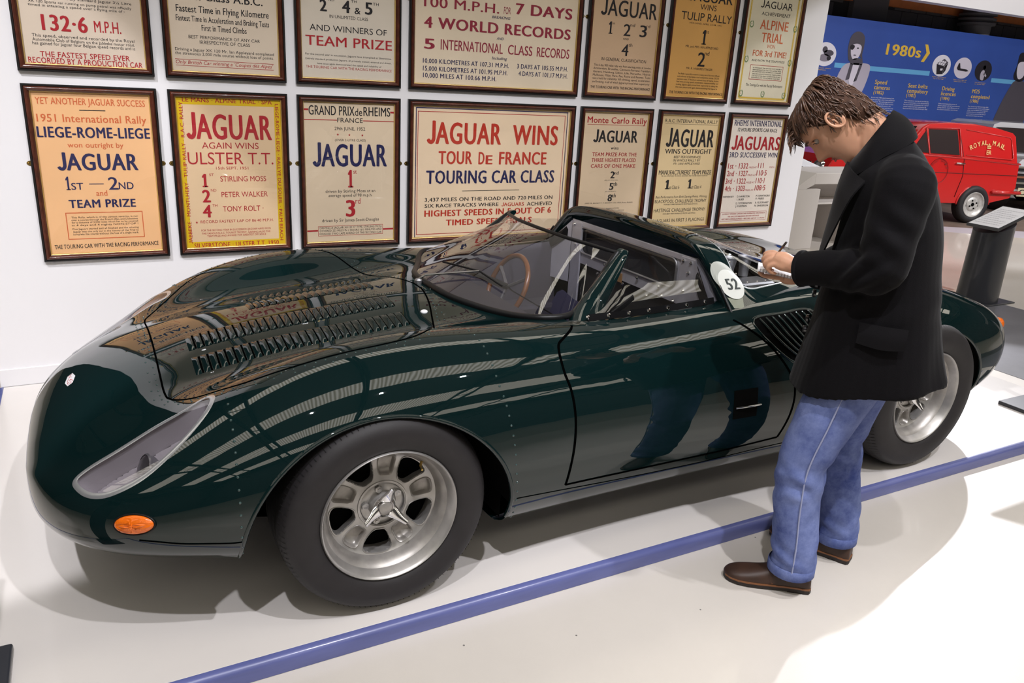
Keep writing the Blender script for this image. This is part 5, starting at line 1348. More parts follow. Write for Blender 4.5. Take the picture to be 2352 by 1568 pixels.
# race number roundels, three overlapping discs, on the side of the cockpit cover
def cov_side(x, z, sgn=1):
    h, hn, i, d = cbvh.ray_cast(Vector((x, CL-sgn*1.2, z)), Vector((0, sgn, 0)))
    return h, (hn if hn is None or hn.y*-sgn > 0 else -hn)
rc, rn_ = cov_side(1.450, .850)
rx = (Vector((1, 0, 0))-rn_*rn_.x).normalized(); ry = rn_.cross(rx)
if ry.z < 0: ry = -ry
def rpt(a, b, h):
    q = rc+rx*a+ry*b; r, r2, i, d = cbvh.ray_cast(q+rn_*.15, -rn_); return (r if r is not None and (r-q).length < .05 else q)+rn_*h
for k, (da, db, h, m_) in enumerate([(-.016, .040, .0015, mat('roundel_old', (.42, .44, .40), .45)), (-.010, .026, .0021, MATS['roundel_old']), (-.006, .013, .0027, MATS['roundel_old']), (0, 0, .0036, M_cream)]):
    rw = [[rpt(da+.060*r*math.cos(t), db+.066*r*math.sin(t), h) for t in np.linspace(0, 2*math.pi, 40, endpoint=False)] for r in (0, .35, .7, 1)]
    rou = MB().grid(rw, closed_v=True).build('roundel', m_, car, True)
nb = MB(); text_fit(nb, '52', -.030, .032, -.024, .050, lambda a, b: tuple(rpt(a+.004, b, .0046)), 2)
nb.build('race_number', mat('number_black', (.02, .03, .03), .4), rou)
old = MB(); old.grid([[rpt(-.045, -.055, .001), rpt(.03, -.06, .001)], [rpt(-.035, -.10, .001), rpt(.012, -.108, .001)]]); old.build('paint_patch', mat('patch_green', (.22, .24, .18), .35, coat=.5), car)
# seam between cover skirt and haunch
# side vent behind the door: flat black patch painting its inner shade, under curved slats
VT = [(1.462, .752), (1.60, .762), (1.727, .768), (1.760, .735), (1.74, .66), (1.66, .60), (1.60, .598), (1.535, .633), (1.455, .712)]
for sg in (1, -1):
    vt = MB(); vd = dense(VT, 4, True); cx_, cz_ = vd.mean(0)
    rw = []
    for r in (0, .3, .6, .85, 1):
        row = []
        for x, z in vd:
            pp, nn = snap_side(cx_+(x-cx_)*r, cz_+(z-cz_)*r, sg); row.append(pp+nn*.0012)
        rw.append(row)
    vt.grid(rw, closed_v=True); vp = vt.build('side_vent', M_black, car, True)
    seam([tuple(v) for v in VT], 'side', sg, w=.010, name='vent_rim', material=M_paint, off=.004, closed=True, lift=.003)
    for k in range(10):
        xa, za = 1.478+.030*k, .748+.0018*k; L2 = []
        for t in np.linspace(0, 1, 10):
            x = xa+.145*t-.02*math.sin(math.pi*t); z = za-(.14+.004*k)*t
            if x > 1.752 or (x-1.60)*.9+.60 > z+.0 and x > 1.66 and z < .66: break
            pp, nn = snap_side(x, z, sg); L2.append(pp+nn*.007)
        if len(L2) > 3: autosmooth(MB().tube(L2, .0065, 6, True, .6).build('slat', M_paint, vp), 80)
# door pull: flat black patch painting a recess's shade, with a bright bar
for sg, dr in ((1, doorN), (-1, doorF)):
    rw = []
    for z in np.linspace(.425, .532, 8):
        row = []
        for x in np.linspace(1.290, 1.402, 8):
            pp, nn = snap_side(x, z, sg); row.append(pp+nn*.0012)
        rw.append(row)
    MB().grid(rw).build('handle_recess_shade', M_black, dr)
    bar = []
    for t in np.linspace(0, 1, 14):
        x = 1.298+.118*t; pp, nn = snap_side(x, .468+.004*math.sin(math.pi*t), sg); bar.append(pp+nn*(.004+.012*math.sin(math.pi*t)))
    autosmooth(MB().tube(bar, .0035, 8).build('handle_bar', M_chrome, dr), 80)
# underside tray closes the car from below

# ------------------------------------------------------------------ the man taking notes
MO = Vector((1.41, -.28, FZ)); MF = Vector((-.6198, .7848, 0)); ML = Vector((-.7848, -.6198, 0))
def W(a, l, z): return MO+MF*a+ML*l+Vector((0, 0, z))
man = thing('person', 'young man in a black wool coat and blue jeans writing in a small notepad', 'person', tuple(MO))
def fuse(name, b, voxel, material, parent, smooth_it=2, disp=None, keep=None):
    """weld overlapping closed shapes into one continuous skin"""
    o = link(name+'_raw', b.mesh(name), None, None)
    md = o.modifiers.new('r', 'REMESH'); md.mode = 'VOXEL'; md.voxel_size = voxel; md.use_smooth_shade = True
    if smooth_it:
        sm = o.modifiers.new('s', 'SMOOTH'); sm.factor = .5; sm.iterations = smooth_it
    bpy.context.view_layer.update()
    me = bpy.data.meshes.new_from_object(o.evaluated_get(bpy.context.evaluated_depsgraph_get()))
    bpy.data.objects.remove(o); me.name = name
    if disp is not None:
        n = len(me.vertices); co = np.zeros(n*3); me.vertices.foreach_get('co', co); co = co.reshape(-1, 3)
        no = np.zeros(n*3); me.vertices.foreach_get('normal', no); no = no.reshape(-1, 3)
        co += no*disp(co)[:, None]; me.vertices.foreach_set('co', co.ravel()); me.update()
    me.polygons.foreach_set('use_smooth', [True]*len(me.polygons))
    me.materials.clear()
    return link(name, me, material, parent)
def loc(co):   # world -> (a, l, z)
    d = co-np.array(MO); return d@np.array(MF), d@np.array(ML), d[:, 2]
def ring(c, u, v, ru, rv, n=28, e=2.2):
    out = []
    for k in range(n):
        t = 2*math.pi*k/n; cu, su = math.cos(t), math.sin(t)
        out.append(c+u*ru*math.copysign(abs(cu)**(2/e), cu)+v*rv*math.copysign(abs(su)**(2/e), su))
    return out
def loft(b, rings, caps=True):
    n = len(rings[0]); b.grid(rings, closed_v=True)
    if caps: b.add(rings[0], [list(range(n))[::-1]]); b.add(rings[-1], [list(range(n))])
    return b
def limb(b, pts, rad, n=16, sub_=5):
    P = dense([tuple(p) for p in pts], sub_); r = dense([(q, 0) for q in rad], sub_)[:, 0]
    b.tube([Vector(p) for p in P], [float(q) for q in r], n); return b
M_skin = mat('skin', (.62, .33, .21), .45, var=.07, vscale=25, bump=.04, bscale=300, spec=.35)
M_skin.node_tree.nodes['Principled BSDF'].inputs['Subsurface Weight'].default_value = .12
M_skin.node_tree.nodes['Principled BSDF'].inputs['Subsurface Radius'].default_value = (.012, .004, .002)
M_coat = mat('black_wool', (.0035, .003, .004), .9, sheen=.05, bump=.25, bscale=500, spec=.15, var=.2, vscale=300)

# ---- body: head, neck, arms and hands in one skin
hp = math.radians(67)
HU = MF*math.sin(hp)+Vector((0, 0, math.cos(hp))); HF = MF*math.cos(hp)-Vector((0, 0, math.sin(hp))); HL_ = ML
H0 = W(.000, 0, 1.489)
def hd(x, y, z): return H0+HF*x+HL_*y+HU*z
HROW = [(-.004, .062, .030, .018), (.004, .080, .008, .033), (.018, .0905, -.008, .043), (.040, .0905, -.022, .0505), (.062, .0915, -.050, .056), (.082, .0930, -.070, .0605), (.105, .0930, -.083, .0645), (.125, .0900, -.089, .0670), (.140, .0890, -.092, .0690), (.152, .0955, -.091, .0710), (.168, .0950, -.095, .0735), (.186, .0880, -.095, .0735), (.203, .0740, -.089, .0690), (.218, .0540, -.076, .0590), (.229, .0270, -.055, .0430), (.235, .0, -.028, .018)]
hr = dense(HROW, 5)
bb_ = MB(); rows = []
for z, xf, xb, w in hr:
    row = []
    for k in range(64):
        t = 2*math.pi*k/64; c, s = math.cos(t), math.sin(t)
        cx_ = (xf+xb)/2; ax_ = (xf-xb)/2
        e = 2.25
        x = cx_+ax_*math.copysign(abs(c)**(2/e), c); y = w*math.copysign(abs(s)**(2/e), s)
        if c > 0: y *= 1-.10*c*c
        if c > 0:
            fz_ = z
            # nose
            nb_ = np.interp(fz_, [.072, .082, .090, .096, .104, .118, .135, .146, .155], [0, .010, .028, .034, .031, .022, .013, .006, 0]); nw = np.interp(fz_, [.08, .092, .12, .15], [.0175, .0165, .011, .010])
            x += nb_*math.exp(-(y/nw)**2*1.1)
            # lips, chin, philtrum
            x += .0055*math.exp(-((fz_-.0675)/.0042)**2-(y/.020)**2)+.0060*math.exp(-((fz_-.0565)/.0045)**2-(y/.018)**2)-.0035*math.exp(-((fz_-.062)/.0022)**2-(y/.022)**2)-.004*math.exp(-((fz_-.042)/.008)**2-(y/.025)**2)+.004*math.exp(-((fz_-.018)/.012)**2-(y/.02)**2)
            # eye sockets, brow ridge, cheekbones
            for q in (-1, 1):
                x -= .0125*math.exp(-((fz_-.137)/.011)**2-((y-q*.031)/.014)**2); x += .0045*math.exp(-((fz_-.153)/.006)**2-((y-q*.030)/.020)**2); x += .003*math.exp(-((fz_-.112)/.014)**2-((y-q*.045)/.015)**2)
        row.append(hd(x, y, z))
    rows.append(row)
loft(bb_, rows)
# neck, chest core
limb(bb_, [hd(.0, 0, .075), hd(-.030, 0, .030), W(.006, 0, 1.485), W(-.03, 0, 1.42), W(-.06, 0, 1.34)], [.050, .052, .053, .058, .065], 20)
limb(bb_, [W(-.06, 0, 1.34), W(-.085, 0, 1.22), W(-.10, 0, 1.05), W(-.10, 0, .90)], [.07, .105, .11, .115], 16)
for sg in (1, -1):
    sh, el, wr = (W(-.10, .165, 1.37), W(-.085, .235, 1.155), W(.140, .118, 1.098)) if sg > 0 else (W(-.09, -.165, 1.37), W(-.06, -.225, 1.14), W(.12, -.055, 1.035))
    limb(bb_, [W(-.08, .03*sg, 1.30), W(-.09, .10*sg, 1.345), sh, sh.lerp(el, .5), el, el.lerp(wr, .5), wr], [.05, .05, .048, .044, .040, .036, .027], 12)
    hp_ = MO
def finger(pts, r0, r1): 
    n = len(pts); limb(bb_, pts, list(np.linspace(r0, r1, n)), 10, 4)
    bb_.lathe([(0, -r1), (r1*.7, -r1*.7), (r1, 0), (r1*.7, r1*.7), (0, r1)], pts[-1], (pts[-1]-pts[-2]).normalized(), 10)
# left hand writing
limb(bb_, [W(.135, .118, 1.098), W(.160, .110, 1.104), W(.188, .098, 1.110), W(.212, .092, 1.113)], [.024, .026, .030, .024], 14)
for q0, q1 in ((W(.165, .108, 1.103), W(.219, .075, 1.124)), (W(.165, .110, 1.100), W(.208, .112, 1.099))): limb(bb_, [q0, q0.lerp(q1, .5), q1], [.020, .019, .0125], 10)
finger([W(.212, .078, 1.122), W(.222, .074, 1.128), W(.246, .062, 1.119), W(.245, .052, 1.099), W(.235, .047, 1.086)], .0105, .0068)
finger([W(.215, .090, 1.118), W(.226, .088, 1.122), W(.248, .079, 1.106), W(.240, .070, 1.088), W(.229, .066, 1.079)], .0105, .0070)
finger([W(.212, .102, 1.108), W(.222, .102, 1.112), W(.241, .095, 1.094), W(.229, .088, 1.078), W(.216, .085, 1.074)], .0100, .0068)
finger([W(.204, .112, 1.098), W(.212, .114, 1.100), W(.229, .109, 1.084), W(.217, .102, 1.071), W(.205, .099, 1.068)], .0090, .0060)
finger([W(.178, .088, 1.100), W(.196, .070, 1.104), W(.215, .056, 1.102), W(.230, .048, 1.090)], .0135, .0082)
# right hand under the pad
limb(bb_, [W(.115, -.055, 1.035), W(.145, -.045, 1.037), W(.175, -.035, 1.038), W(.195, -.03, 1.04)], [.024, .027, .030, .022], 14)
for k, (dl_, ln) in enumerate([(.028, .075), (.009, .082), (-.010, .078), (-.028, .062)]):
    p0 = W(.185, -.03+dl_*.9, 1.036); finger([p0, p0+MF*ln*.4+ML*.012, p0+MF*ln*.75+ML*.03+Vector((0, 0, .004)), p0+MF*ln*.9+ML*.05+Vector((0, 0, .012))], .0100, .0068)
finger([W(.15, -.058, 1.048), W(.172, -.064, 1.066), W(.192, -.058, 1.078), W(.205, -.046, 1.079)], .0125, .0080)
# legs inside the jeans
limb(bb_, [W(-.09, .08, .95), W(-.06, .11, .70), W(.03, .14, .45), W(-.01, .15, .12)], [.09, .065, .05, .035], 12)
limb(bb_, [W(-.11, -.08, .95), W(-.10, -.11, .70), W(-.09, -.14, .44), W(-.13, -.15, .12)], [.09, .065, .05, .035], 12)
body_m = fuse('body', bb_, .0036, M_skin, man, 3)
# ---- eyes, brows, ears
M_eye = mat('eye_white', (.32, .28, .26), .2, coat=.5); M_iris = mat('iris_dark', (.02, .014, .01), .15, coat=.6); M_hair = mat('brown_hair', (.066, .030, .018), .42, spec=.5, var=.35, vscale=60)
for q in (-1, 1):
    e = MB(); e.lathe([(0, -.0105), (.0075, -.0075), (.0105, 0), (.0075, .0075), (.0036, .0100), (0, .0105)], hd(.0705, q*.031, .1365), (HF*.95+HL_*q*.2-HU*.25).normalized(), 16); e.build('eye', M_eye, man, True)
    e = MB(); e.lathe([(.0052, .0094), (.003, .0106), (0, .0111)], hd(.0705, q*.031, .1365), (HF*.93+HL_*q*.22-HU*.30).normalized(), 14); e.build('iris', M_iris, man, True)
    lid = MB()
    lid.tube([hd(.0795, q*.0195, .1365), hd(.0830, q*.026, .1425), hd(.0825, q*.033, .1435), hd(.0775, q*.041, .1385)], [.0022, .0032, .0034, .0022], 6); lid.build('eyelid', M_skin, man, True)
    la = MB(); la.tube([hd(.0835, q*.022, .1385), hd(.0855, q*.029, .1395), hd(.0840, q*.036, .1395), hd(.079, q*.0425, .1375)], [.0008, .0013, .0013, .0008], 5); la.build('lashes', M_hair, man, True)
    br = MB(); br.tube([hd(.0985, q*.011, .1525), hd(.0985, q*.022, .1565), hd(.0945, q*.034, .1580), hd(.085, q*.046, .1545)], [.0026, .0042, .0038, .0014], 6, True, .9); br.build('eyebrow', M_hair, man, True)
    # ear: rim curl and bowl
    ec = hd(-.008, q*.069, .122)
    rim = []
    for t in np.linspace(-.2, 1.62*math.pi, 26):
        rim.append(ec+HF*(.002-.0175*math.cos(t+.9)*(1.0))+HU*(.0285*math.sin(t+.9)*1.0+.002)+HL_*q*(.010+.006*math.sin(t)))
    er = MB(); er.tube(rim, [.0042]*20+[.0045, .005, .0055, .006, .006, .005], 8); 
    bowl = []
    for r, h in ((1, .004), (.75, .006), (.5, .002), (.0, -.002)):
        bowl.append([ec+HF*(.002-.0165*r*math.cos(t))+HU*(.027*r*math.sin(t)+.002)+HL_*q*(.006+h) for t in np.linspace(0, 2*math.pi, 24, endpoint=False)])
    er.grid(bowl, closed_v=True)
    er.tube([ec+HF*.012+HU*.012+HL_*q*.008, ec+HF*.004+HU*.004+HL_*q*.008, ec+HF*.006-HU*.012+HL_*q*.009], .0035, 6)
    o = er.build('ear', M_skin, man, True)
MB().tube([hd(.0955, -.017, .0620), hd(.0985, -.006, .0625), hd(.0985, .006, .0625), hd(.0955, .017, .0620)], .0011, 5).build('mouth_line', mat('mouth_dark', (.16, .05, .04), .5), man)
lp = MB(); lp.tube([hd(.0925, -.020, .0590), hd(.0985, -.007, .0575), hd(.0985, .007, .0575), hd(.0925, .020, .0590)], [.001, .0035, .0035, .001], 8); lp.tube([hd(.0925, -.020, .0640), hd(.0985, -.006, .0672), hd(.0985, .006, .0672), hd(.0925, .020, .0640)], [.001, .0028, .0028, .001], 8); lp.build('lips', mat('lip', (.45, .20, .16), .4), man, True)
# ---- hair: scalp cap and combed locks
def skull(u, v):
    """u: azimuth (0 = face, pi = back), v: height 0..1 between z=.02 and the crown"""
    z = .022+.2125*v
    xf, xb, w = [float(np.interp(z, hr[:, 0], hr[:, k])) for k in (1, 2, 3)]
    if z < .14: xb = min(xb, float(np.interp(z, [.02, .05, .08, .11, .14], [-.078, -.080, -.085, -.090, -.093])))
    c, s = math.cos(u), math.sin(u); w = max(w, .052 if c < 0 and z < .10 else 0); x = (xf+xb)/2+(xf-xb)/2*math.copysign(abs(c)**.89, c); y = w*math.copysign(abs(s)**.89, s)
    return x, y, z
def hairline(u):
    au = abs(((u+math.pi) % (2*math.pi))-math.pi)
    return float(np.interp(au, [0, .5, .9, 1.25, 1.5, 1.75, 1.95, 2.3, 3.15], [.86, .85, .80, .66, .44, .46, .20, .06, .0]))
hb = MB(); rows = []
for i in range(22):
    row = []
    for k in range(72):
        u = 2*math.pi*k/72; v0 = hairline(u); v = v0+(1-v0)*i/21.
        x, y, z = skull(u, v); cx_, cz_ = -.002, .13
        n = Vector((x-cx_, y*1.2, z-cz_)).normalized(); th_ = .002+.013*min(1, (v-v0)*5)*(1-.3*v); row.append(hd(x+n.x*th_, y+n.y*th_, z+n.z*th_))
    rows.append(row)
hb.grid(rows, closed_v=True); hb.add(rows[-1], [list(range(72))])
hair = hb.build('hair', mat('scalp_hair', (.052, .024, .014), .75, spec=.2, var=.4, vscale=90), man, True)
lk = MB(); rl = random.Random(3)
M_lock = [M_hair, mat('brown_hair_light', (.13, .066, .040), .38, var=.3, vscale=60)]
lk2 = MB()
def lock(u, v, ln, du, dv, lift, r, tgt):
    pts = []; steps = 7
    for i in range(steps):
        t = i/(steps-1); uu = u+du*t*ln; vv = v+dv*t*ln
        vv2 = max(0, min(.995, vv)); x, y, z = skull(uu, vv2)
        n = Vector((x+.002, y*1.2, z-.13)).normalized(); h = .010+lift*math.sin(math.pi*min(1, t*.9+.1))*1.0+.004*t
        p = Vector((x, y, z))+n*h
        if vv < 0: p.z += (vv)*.2
        pts.append(hd(*p)+Vector((rl.uniform(-1, 1), rl.uniform(-1, 1), rl.uniform(-1, 1)))*.0012)
    tgt.tube(pts, [r*.5, r, r*1.1, r, r*.85, r*.55, r*.12], 6, True, .7)
for k in range(1150):
    u = rl.uniform(0, 2*math.pi); v0 = hairline(u); v = v0+(1-v0)*rl.random()**.8; au = abs(((u+math.pi) % (2*math.pi))-math.pi); sg = 1 if (u % (2*math.pi)) < math.pi else -1
    tgt = lk if rl.random() < .62 else lk2
    if au < .55 or v > .90: lock(u, min(v+.10, .99), rl.uniform(.6, 1.1), -sg*rl.uniform(.1, .45), -rl.uniform(.18, .34), rl.uniform(.002, .009), rl.uniform(.0022, .0042), tgt)
    elif au < 1.35: lock(u, min(v+.06, .99), rl.uniform(.45, .8), -sg*rl.uniform(.0, .25), -rl.uniform(.10, .18), rl.uniform(.001, .006), rl.uniform(.0018, .0034), tgt)
    else: lock(u, v, rl.uniform(.5, .9), -sg*rl.uniform(-.05, .25), -rl.uniform(.08, .20), rl.uniform(.000, .003), rl.uniform(.0016, .0028), tgt)
# fringe falling forward of the brow
for k in range(90):
    y0 = rl.uniform(-.062, .064); x0 = rl.uniform(.030, .085); p0 = Vector((x0, y0, .225-.9*max(0, x0-.03)*.9-3.0*y0*y0))
    ln = rl.uniform(.034, .066); dy = rl.uniform(-.015, .02)
    pts = []
    for t in np.linspace(0, 1, 7):
        pts.append(hd(p0.x+.012+ln*(.55*t+.25*t*t), p0.y+dy*t+rl.uniform(-.001, .001), p0.z+.010+.012*math.sin(math.pi*t*.8)-ln*.35*t*t+.010*t*rl.random()))
    r = rl.uniform(.0022, .0040); (lk if k % 3 else lk2).tube(pts, [r*.6, r, r*1.1, r, r*.8, r*.5, r*.1], 6, True, .7)
o = lk.build('locks', M_lock[0], hair, True); o = lk2.build('locks', M_lock[1], hair, True)

# ---- coat
ct = MB()
SEC = [((.108, .700), (-.345, .800), .240), ((.100, .760), (-.330, .835), .238), ((.088, .830), (-.316, .875), .234), ((.075, .930), (-.297, .945), .226), ((.066, 1.03), (-.277, 1.05), .218), ((.058, 1.11), (-.262, 1.12), .213), ((.050, 1.20), (-.247, 1.22), .214), ((.044, 1.28), (-.226, 1.30), .216), ((.040, 1.345), (-.197, 1.375), .208), ((.036, 1.39), (-.168, 1.43), .180), ((.028, 1.415), (-.138, 1.47), .140), ((.018, 1.43), (-.108, 1.50), .105), ((.008, 1.445), (-.085, 1.52), .082)]
rings = []
for (fa, fz2), (ba, bz), w in SEC:
    c = W((fa+ba)/2, 0, (fz2+bz)/2); u = (W(fa, 0, fz2)-W(ba, 0, bz))/2; rings.append(ring(c, u, ML, 1, w, 40, 2.5))
rings = [[Vector(p) for p in r] for r in np.array([[tuple(p) for p in r] for r in rings])]
fine = []
R3 = np.array([[tuple(p) for p in r] for r in rings])
for k in range(40): pass
fine = np.stack([dense(R3[:, k], 4) for k in range(40)], 1)
loft(ct, [[Vector(p) for p in r] for r in fine])
for sg in (1, -1):
    sh, el, wr = (W(-.105, .168, 1.375), W(-.085, .240, 1.150), W(.128, .125, 1.100)) if sg > 0 else (W(-.10, -.168, 1.375), W(-.06, -.230, 1.135), W(.105, -.065, 1.045))
    limb(ct, [W(-.085, .08*sg, 1.39), sh, sh.lerp(el, .35)+ML*.008*sg, sh.lerp(el, .72)+ML*.010*sg, el, el.lerp(wr, .25)-Vector((0, 0, .004)), el.lerp(wr, .6), wr], [.075, .083, .077, .072, .068, .064, .057, .053], 22)
def coat_disp(co):
    a, l, z = loc(co)
    d = np.zeros(len(co))
    # folds at the elbow, across the sleeve and down the skirts
    near = l > .10
    d += near*.0085*np.sin((a*1.1+z*.9)*95+np.sin(a*40)*.8)*np.exp(-((a+.035)/.065)**2-((z-1.135)/.07)**2)
    d += near*.0060*np.sin((a*.6-z*1.1)*70)*np.exp(-((a+.10)/.06)**2-((z-1.26)/.09)**2)
    d += near*.004*np.sin(a*55+z*30)*np.exp(-((a-.05)/.06)**2-((z-1.10)/.06)**2)
    d += .0050*np.sin(l*34+a*22+np.sin(z*7))*np.clip((1.02-z)/.25, 0, 1)
    d += .0025*np.sin(z*38+a*30)*np.exp(-((z-1.02)/.06)**2)
    return d
coat = fuse('coat', ct, .0058, M_coat, man, 3, coat_disp)
coat['label'] = 'black wool reefer coat'
M_coatd = mat('black_wool_edge', (.0045, .004, .005), .9, sheen=.08, spec=.15, bump=.2, bscale=500)
def sheet(rows, th, name, parent, material=M_coatd):
    """thick cloth panel from a grid of points"""
    A = np.array([[tuple(p) for p in r] for r in rows]); A = np.stack([dense(A[:, k], 4) for k in range(A.shape[1])], 1); A = np.stack([dense(A[i], 4) for i in range(A.shape[0])], 0)
    n = grid_normals(A); B = A-n*th; b = MB(); a_, b_ = A.shape[:2]
    b.add(A.reshape(-1, 3), [[i*b_+j, i*b_+j+1, (i+1)*b_+j+1, (i+1)*b_+j] for i in range(a_-1) for j in range(b_-1)])
    b.add(B.reshape(-1, 3), [[i*b_+j, (i+1)*b_+j, (i+1)*b_+j+1, i*b_+j+1] for i in range(a_-1) for j in range(b_-1)])
    per = [(i, 0) for i in range(a_)]+[(a_-1, j) for j in range(1, b_)]+[(i, b_-1) for i in range(a_-2, -1, -1)]+[(0, j) for j in range(b_-2, 0, -1)]
    b.add([tuple(A[q]) for q in per]+[tuple(B[q]) for q in per], [[k, (k+1) % len(per), len(per)+(k+1) % len(per), len(per)+k] for k in range(len(per))])
    return autosmooth(b.build(name, material, parent), 50)
# upturned collar: stand round the neck, leaf over the shoulders
def cring(phi, up):   # phi 0 = front, pi = back; up 0 base .. 1 top
    a = math.cos(phi); s = math.sin(phi)
    base = W(-.030+.062*a, .086*s, 1.455-.062*a); top_ = W(-.004+.036*a, .074*s, 1.506-.068*a)
    return base.lerp(top_, up)
phs = np.linspace(.42, 2*math.pi-.42, 21)
sheet([[cring(p, u) for p in phs] for u in (-.3, .35, .7, 1.0)], .005, 'collar_stand', coat)
leaf = []
for k, dn in enumerate((0, .35, .7, 1.0)):
    row = []
    for p in phs:
        t0 = cring(p, 1.02); s = math.sin(p); a = math.cos(p); fr = max(0, a)
        out = W(-.030+.062*a, .086*s, 1.455-.062*a)
        dst = W(-.036+(.080+.020*fr)*a, (.118+.055*abs(s)*fr)*s, 1.462-.045*a-.050*fr-.012*abs(s))
        row.append(t0.lerp(dst, dn)+Vector((0, 0, .012*math.sin(math.pi*dn)))+(dst-out).normalized()*.010*math.sin(math.pi*dn))
    leaf.append(row)
sheet(leaf, .005, 'collar_leaf', coat)
# lapels: broad folded panels on the chest
for sg in (1, -1):
    L = [[W(.058, .050*sg, 1.425), W(.040, .115*sg, 1.405), W(.000, .178*sg, 1.385)],
         [W(.072, .035*sg, 1.36), W(.066, .110*sg, 1.345), W(.030, .192*sg, 1.335)],
         [W(.080, .015*sg, 1.27), W(.078, .090*sg, 1.26), W(.055, .165*sg, 1.25)],
         [W(.086, .0*sg, 1.18), W(.088, .055*sg, 1.175), W(.075, .115*sg, 1.170)],
         [W(.092, -.005*sg, 1.11), W(.094, .018*sg, 1.108), W(.090, .045*sg, 1.106)]]
    sheet(L, .005*(-sg), 'lapel', coat)
# dark jumper showing at the throat
limb(MB(), [W(-.012, 0, 1.445), W(.004, 0, 1.41), W(.012, 0, 1.35)], [.052, .056, .056], 16).build('jumper', mat('dark_knit', (.012, .012, .016), .9, bump=.3, bscale=200), man, True)
# pocket flap, buttons, sleeve cuff
M_btn = mat('coat_button', (.02, .02, .022), .2, coat=.6)
for a, l, z in ((.080, .085, 1.02), (.090, .085, .90), (.080, -.06, 1.02), (.090, -.06, .90)):
    b = MB(); b.lathe([(.0, .006), (.010, .006), (.0125, .003), (.0125, -.004)], W(a, l, z), (MF+ML*l*2).normalized(), 16); b.build('button', M_btn, coat)
sheet([[W(-.06, .222, .985), W(-.13, .232, .985), W(-.19, .228, .985)], [W(-.06, .232, .955), W(-.13, .242, .952), W(-.19, .238, .955)], [W(-.06, .233, .925), W(-.13, .244, .918), W(-.19, .238, .925)]], .004, 'pocket_flap', coat)
cu = MB(); cp = W(.128, .125, 1.100); cd = (W(.128, .125, 1.1)-W(-.085, .240, 1.150)).normalized()
cu.lathe([(.050, -.012), (.0565, -.006), (.057, .0), (.0535, .004), (.046, .0)], cp, cd, 28); autosmooth(cu.build('cuff', M_coatd, coat), 70)
# ---- jeans
def denim():
    m, nt, b = nodemat('blue_denim'); b.inputs['Roughness'].default_value = .85; b.inputs['Specular IOR Level'].default_value = .15
    tc = nt.nodes.new('ShaderNodeTexCoord'); n = nt.nodes.new('ShaderNodeTexNoise'); n.inputs['Scale'].default_value = 5; n.inputs['Detail'].default_value = 9; n.inputs['Roughness'].default_value = .75
    r = nt.nodes.new('ShaderNodeValToRGB'); r.color_ramp.elements[0].position = .32; r.color_ramp.elements[1].position = .72
    r.color_ramp.elements[0].color = (.035, .055, .20, 1); r.color_ramp.elements[1].color = (.23, .285, .54, 1)
    w = nt.nodes.new('ShaderNodeTexNoise'); w.inputs['Scale'].default_value = 700; bp = nt.nodes.new('ShaderNodeBump'); bp.inputs['Strength'].default_value = .35; bp.inputs['Distance'].default_value = .001
    L = nt.links; L.new(tc.outputs['Object'], n.inputs['Vector']); L.new(n.outputs['Fac'], r.inputs['Fac']); L.new(r.outputs['Color'], b.inputs['Base Color']); L.new(tc.outputs['Object'], w.inputs['Vector']); L.new(w.outputs['Fac'], bp.inputs['Height']); L.new(bp.outputs['Normal'], b.inputs['Normal'])
    return m
M_denim = denim()
jb = MB()
loft(jb, [ring(W(-.115, 0, z), MF, ML, d, w, 28, 2.4) for z, d, w in ((1.0, .115, .165), (.90, .13, .18), (.80, .125, .185), (.76, .10, .17))])
limb(jb, [W(-.105, .085, .86), W(-.060, .108, .74), W(-.020, .120, .62), W(.018, .136, .48), W(.018, .146, .36), W(.002, .150, .22), W(-.008, .150, .12), W(-.006, .150, .085)], [.108, .100, .092, .080, .075, .074, .075, .074], 22)
limb(jb, [W(-.125, -.085, .86), W(-.118, -.105, .74), W(-.105, -.120, .62), W(-.088, -.136, .47), W(-.105, -.145, .34), W(-.128, -.150, .22), W(-.138, -.150, .12), W(-.136, -.150, .080)], [.105, .098, .088, .078, .072, .072, .074, .073], 22)
def jean_disp(co):
    a, l, z = loc(co); d = np.zeros(len(co))
    left = l > 0
    ca = np.where(left, np.interp(z, [.1, .25, .48, .8], [-.006, .0, .018, -.09]), np.interp(z, [.1, .25, .48, .8], [-.136, -.125, -.09, -.12])); cl = np.where(left, .145, -.145)
    az = np.arctan2(l-cl, a-ca)
    for zc_, wz, amp, fq, ph, tw in ((.44, .07, .0060, 66, 2.6, 2.2), (.40, .06, .0045, 80, .8, -1.8), (.13, .06, .0060, 85, .3, 1.5), (.17, .05, .0045, 70, -2.4, -2.0), (.68, .09, .0045, 40, 1.2, 2.5), (.30, .10, .0030, 38, -.6, 3.0)):
        d += amp*np.sin(z*fq+tw*az+np.sin(z*23+az*2)*.9)*np.exp(-((z-zc_)/wz)**2)*np.clip(.35+.75*np.cos(az-ph), 0, 1)
    return d
jeans = fuse('jeans', jb, .0055, M_denim, man, 2, jean_disp)
M_stitch = mat('denim_stitch', (.30, .33, .50), .8)
for pts in ([W(-.070, .205, .80), W(-.035, .214, .64), W(.000, .218, .48), W(.000, .223, .34), W(-.010, .226, .20), W(-.012, .224, .09)],):
    MB().tube([Vector(p) for p in dense([tuple(q) for q in pts], 6)], .0028, 5).build('side_seam', M_stitch, jeans, True)
# turned hems
for c, in ((W(-.006, .150, .090),), (W(-.136, -.150, .085),)):
    h_ = MB(); h_.lathe([(.0745, .018), (.0775, .014), (.0780, -.016), (.0740, -.020), (.068, -.016)], c, (0, 0, 1), 30); autosmooth(h_.build('hem', M_denim, jeans), 60)
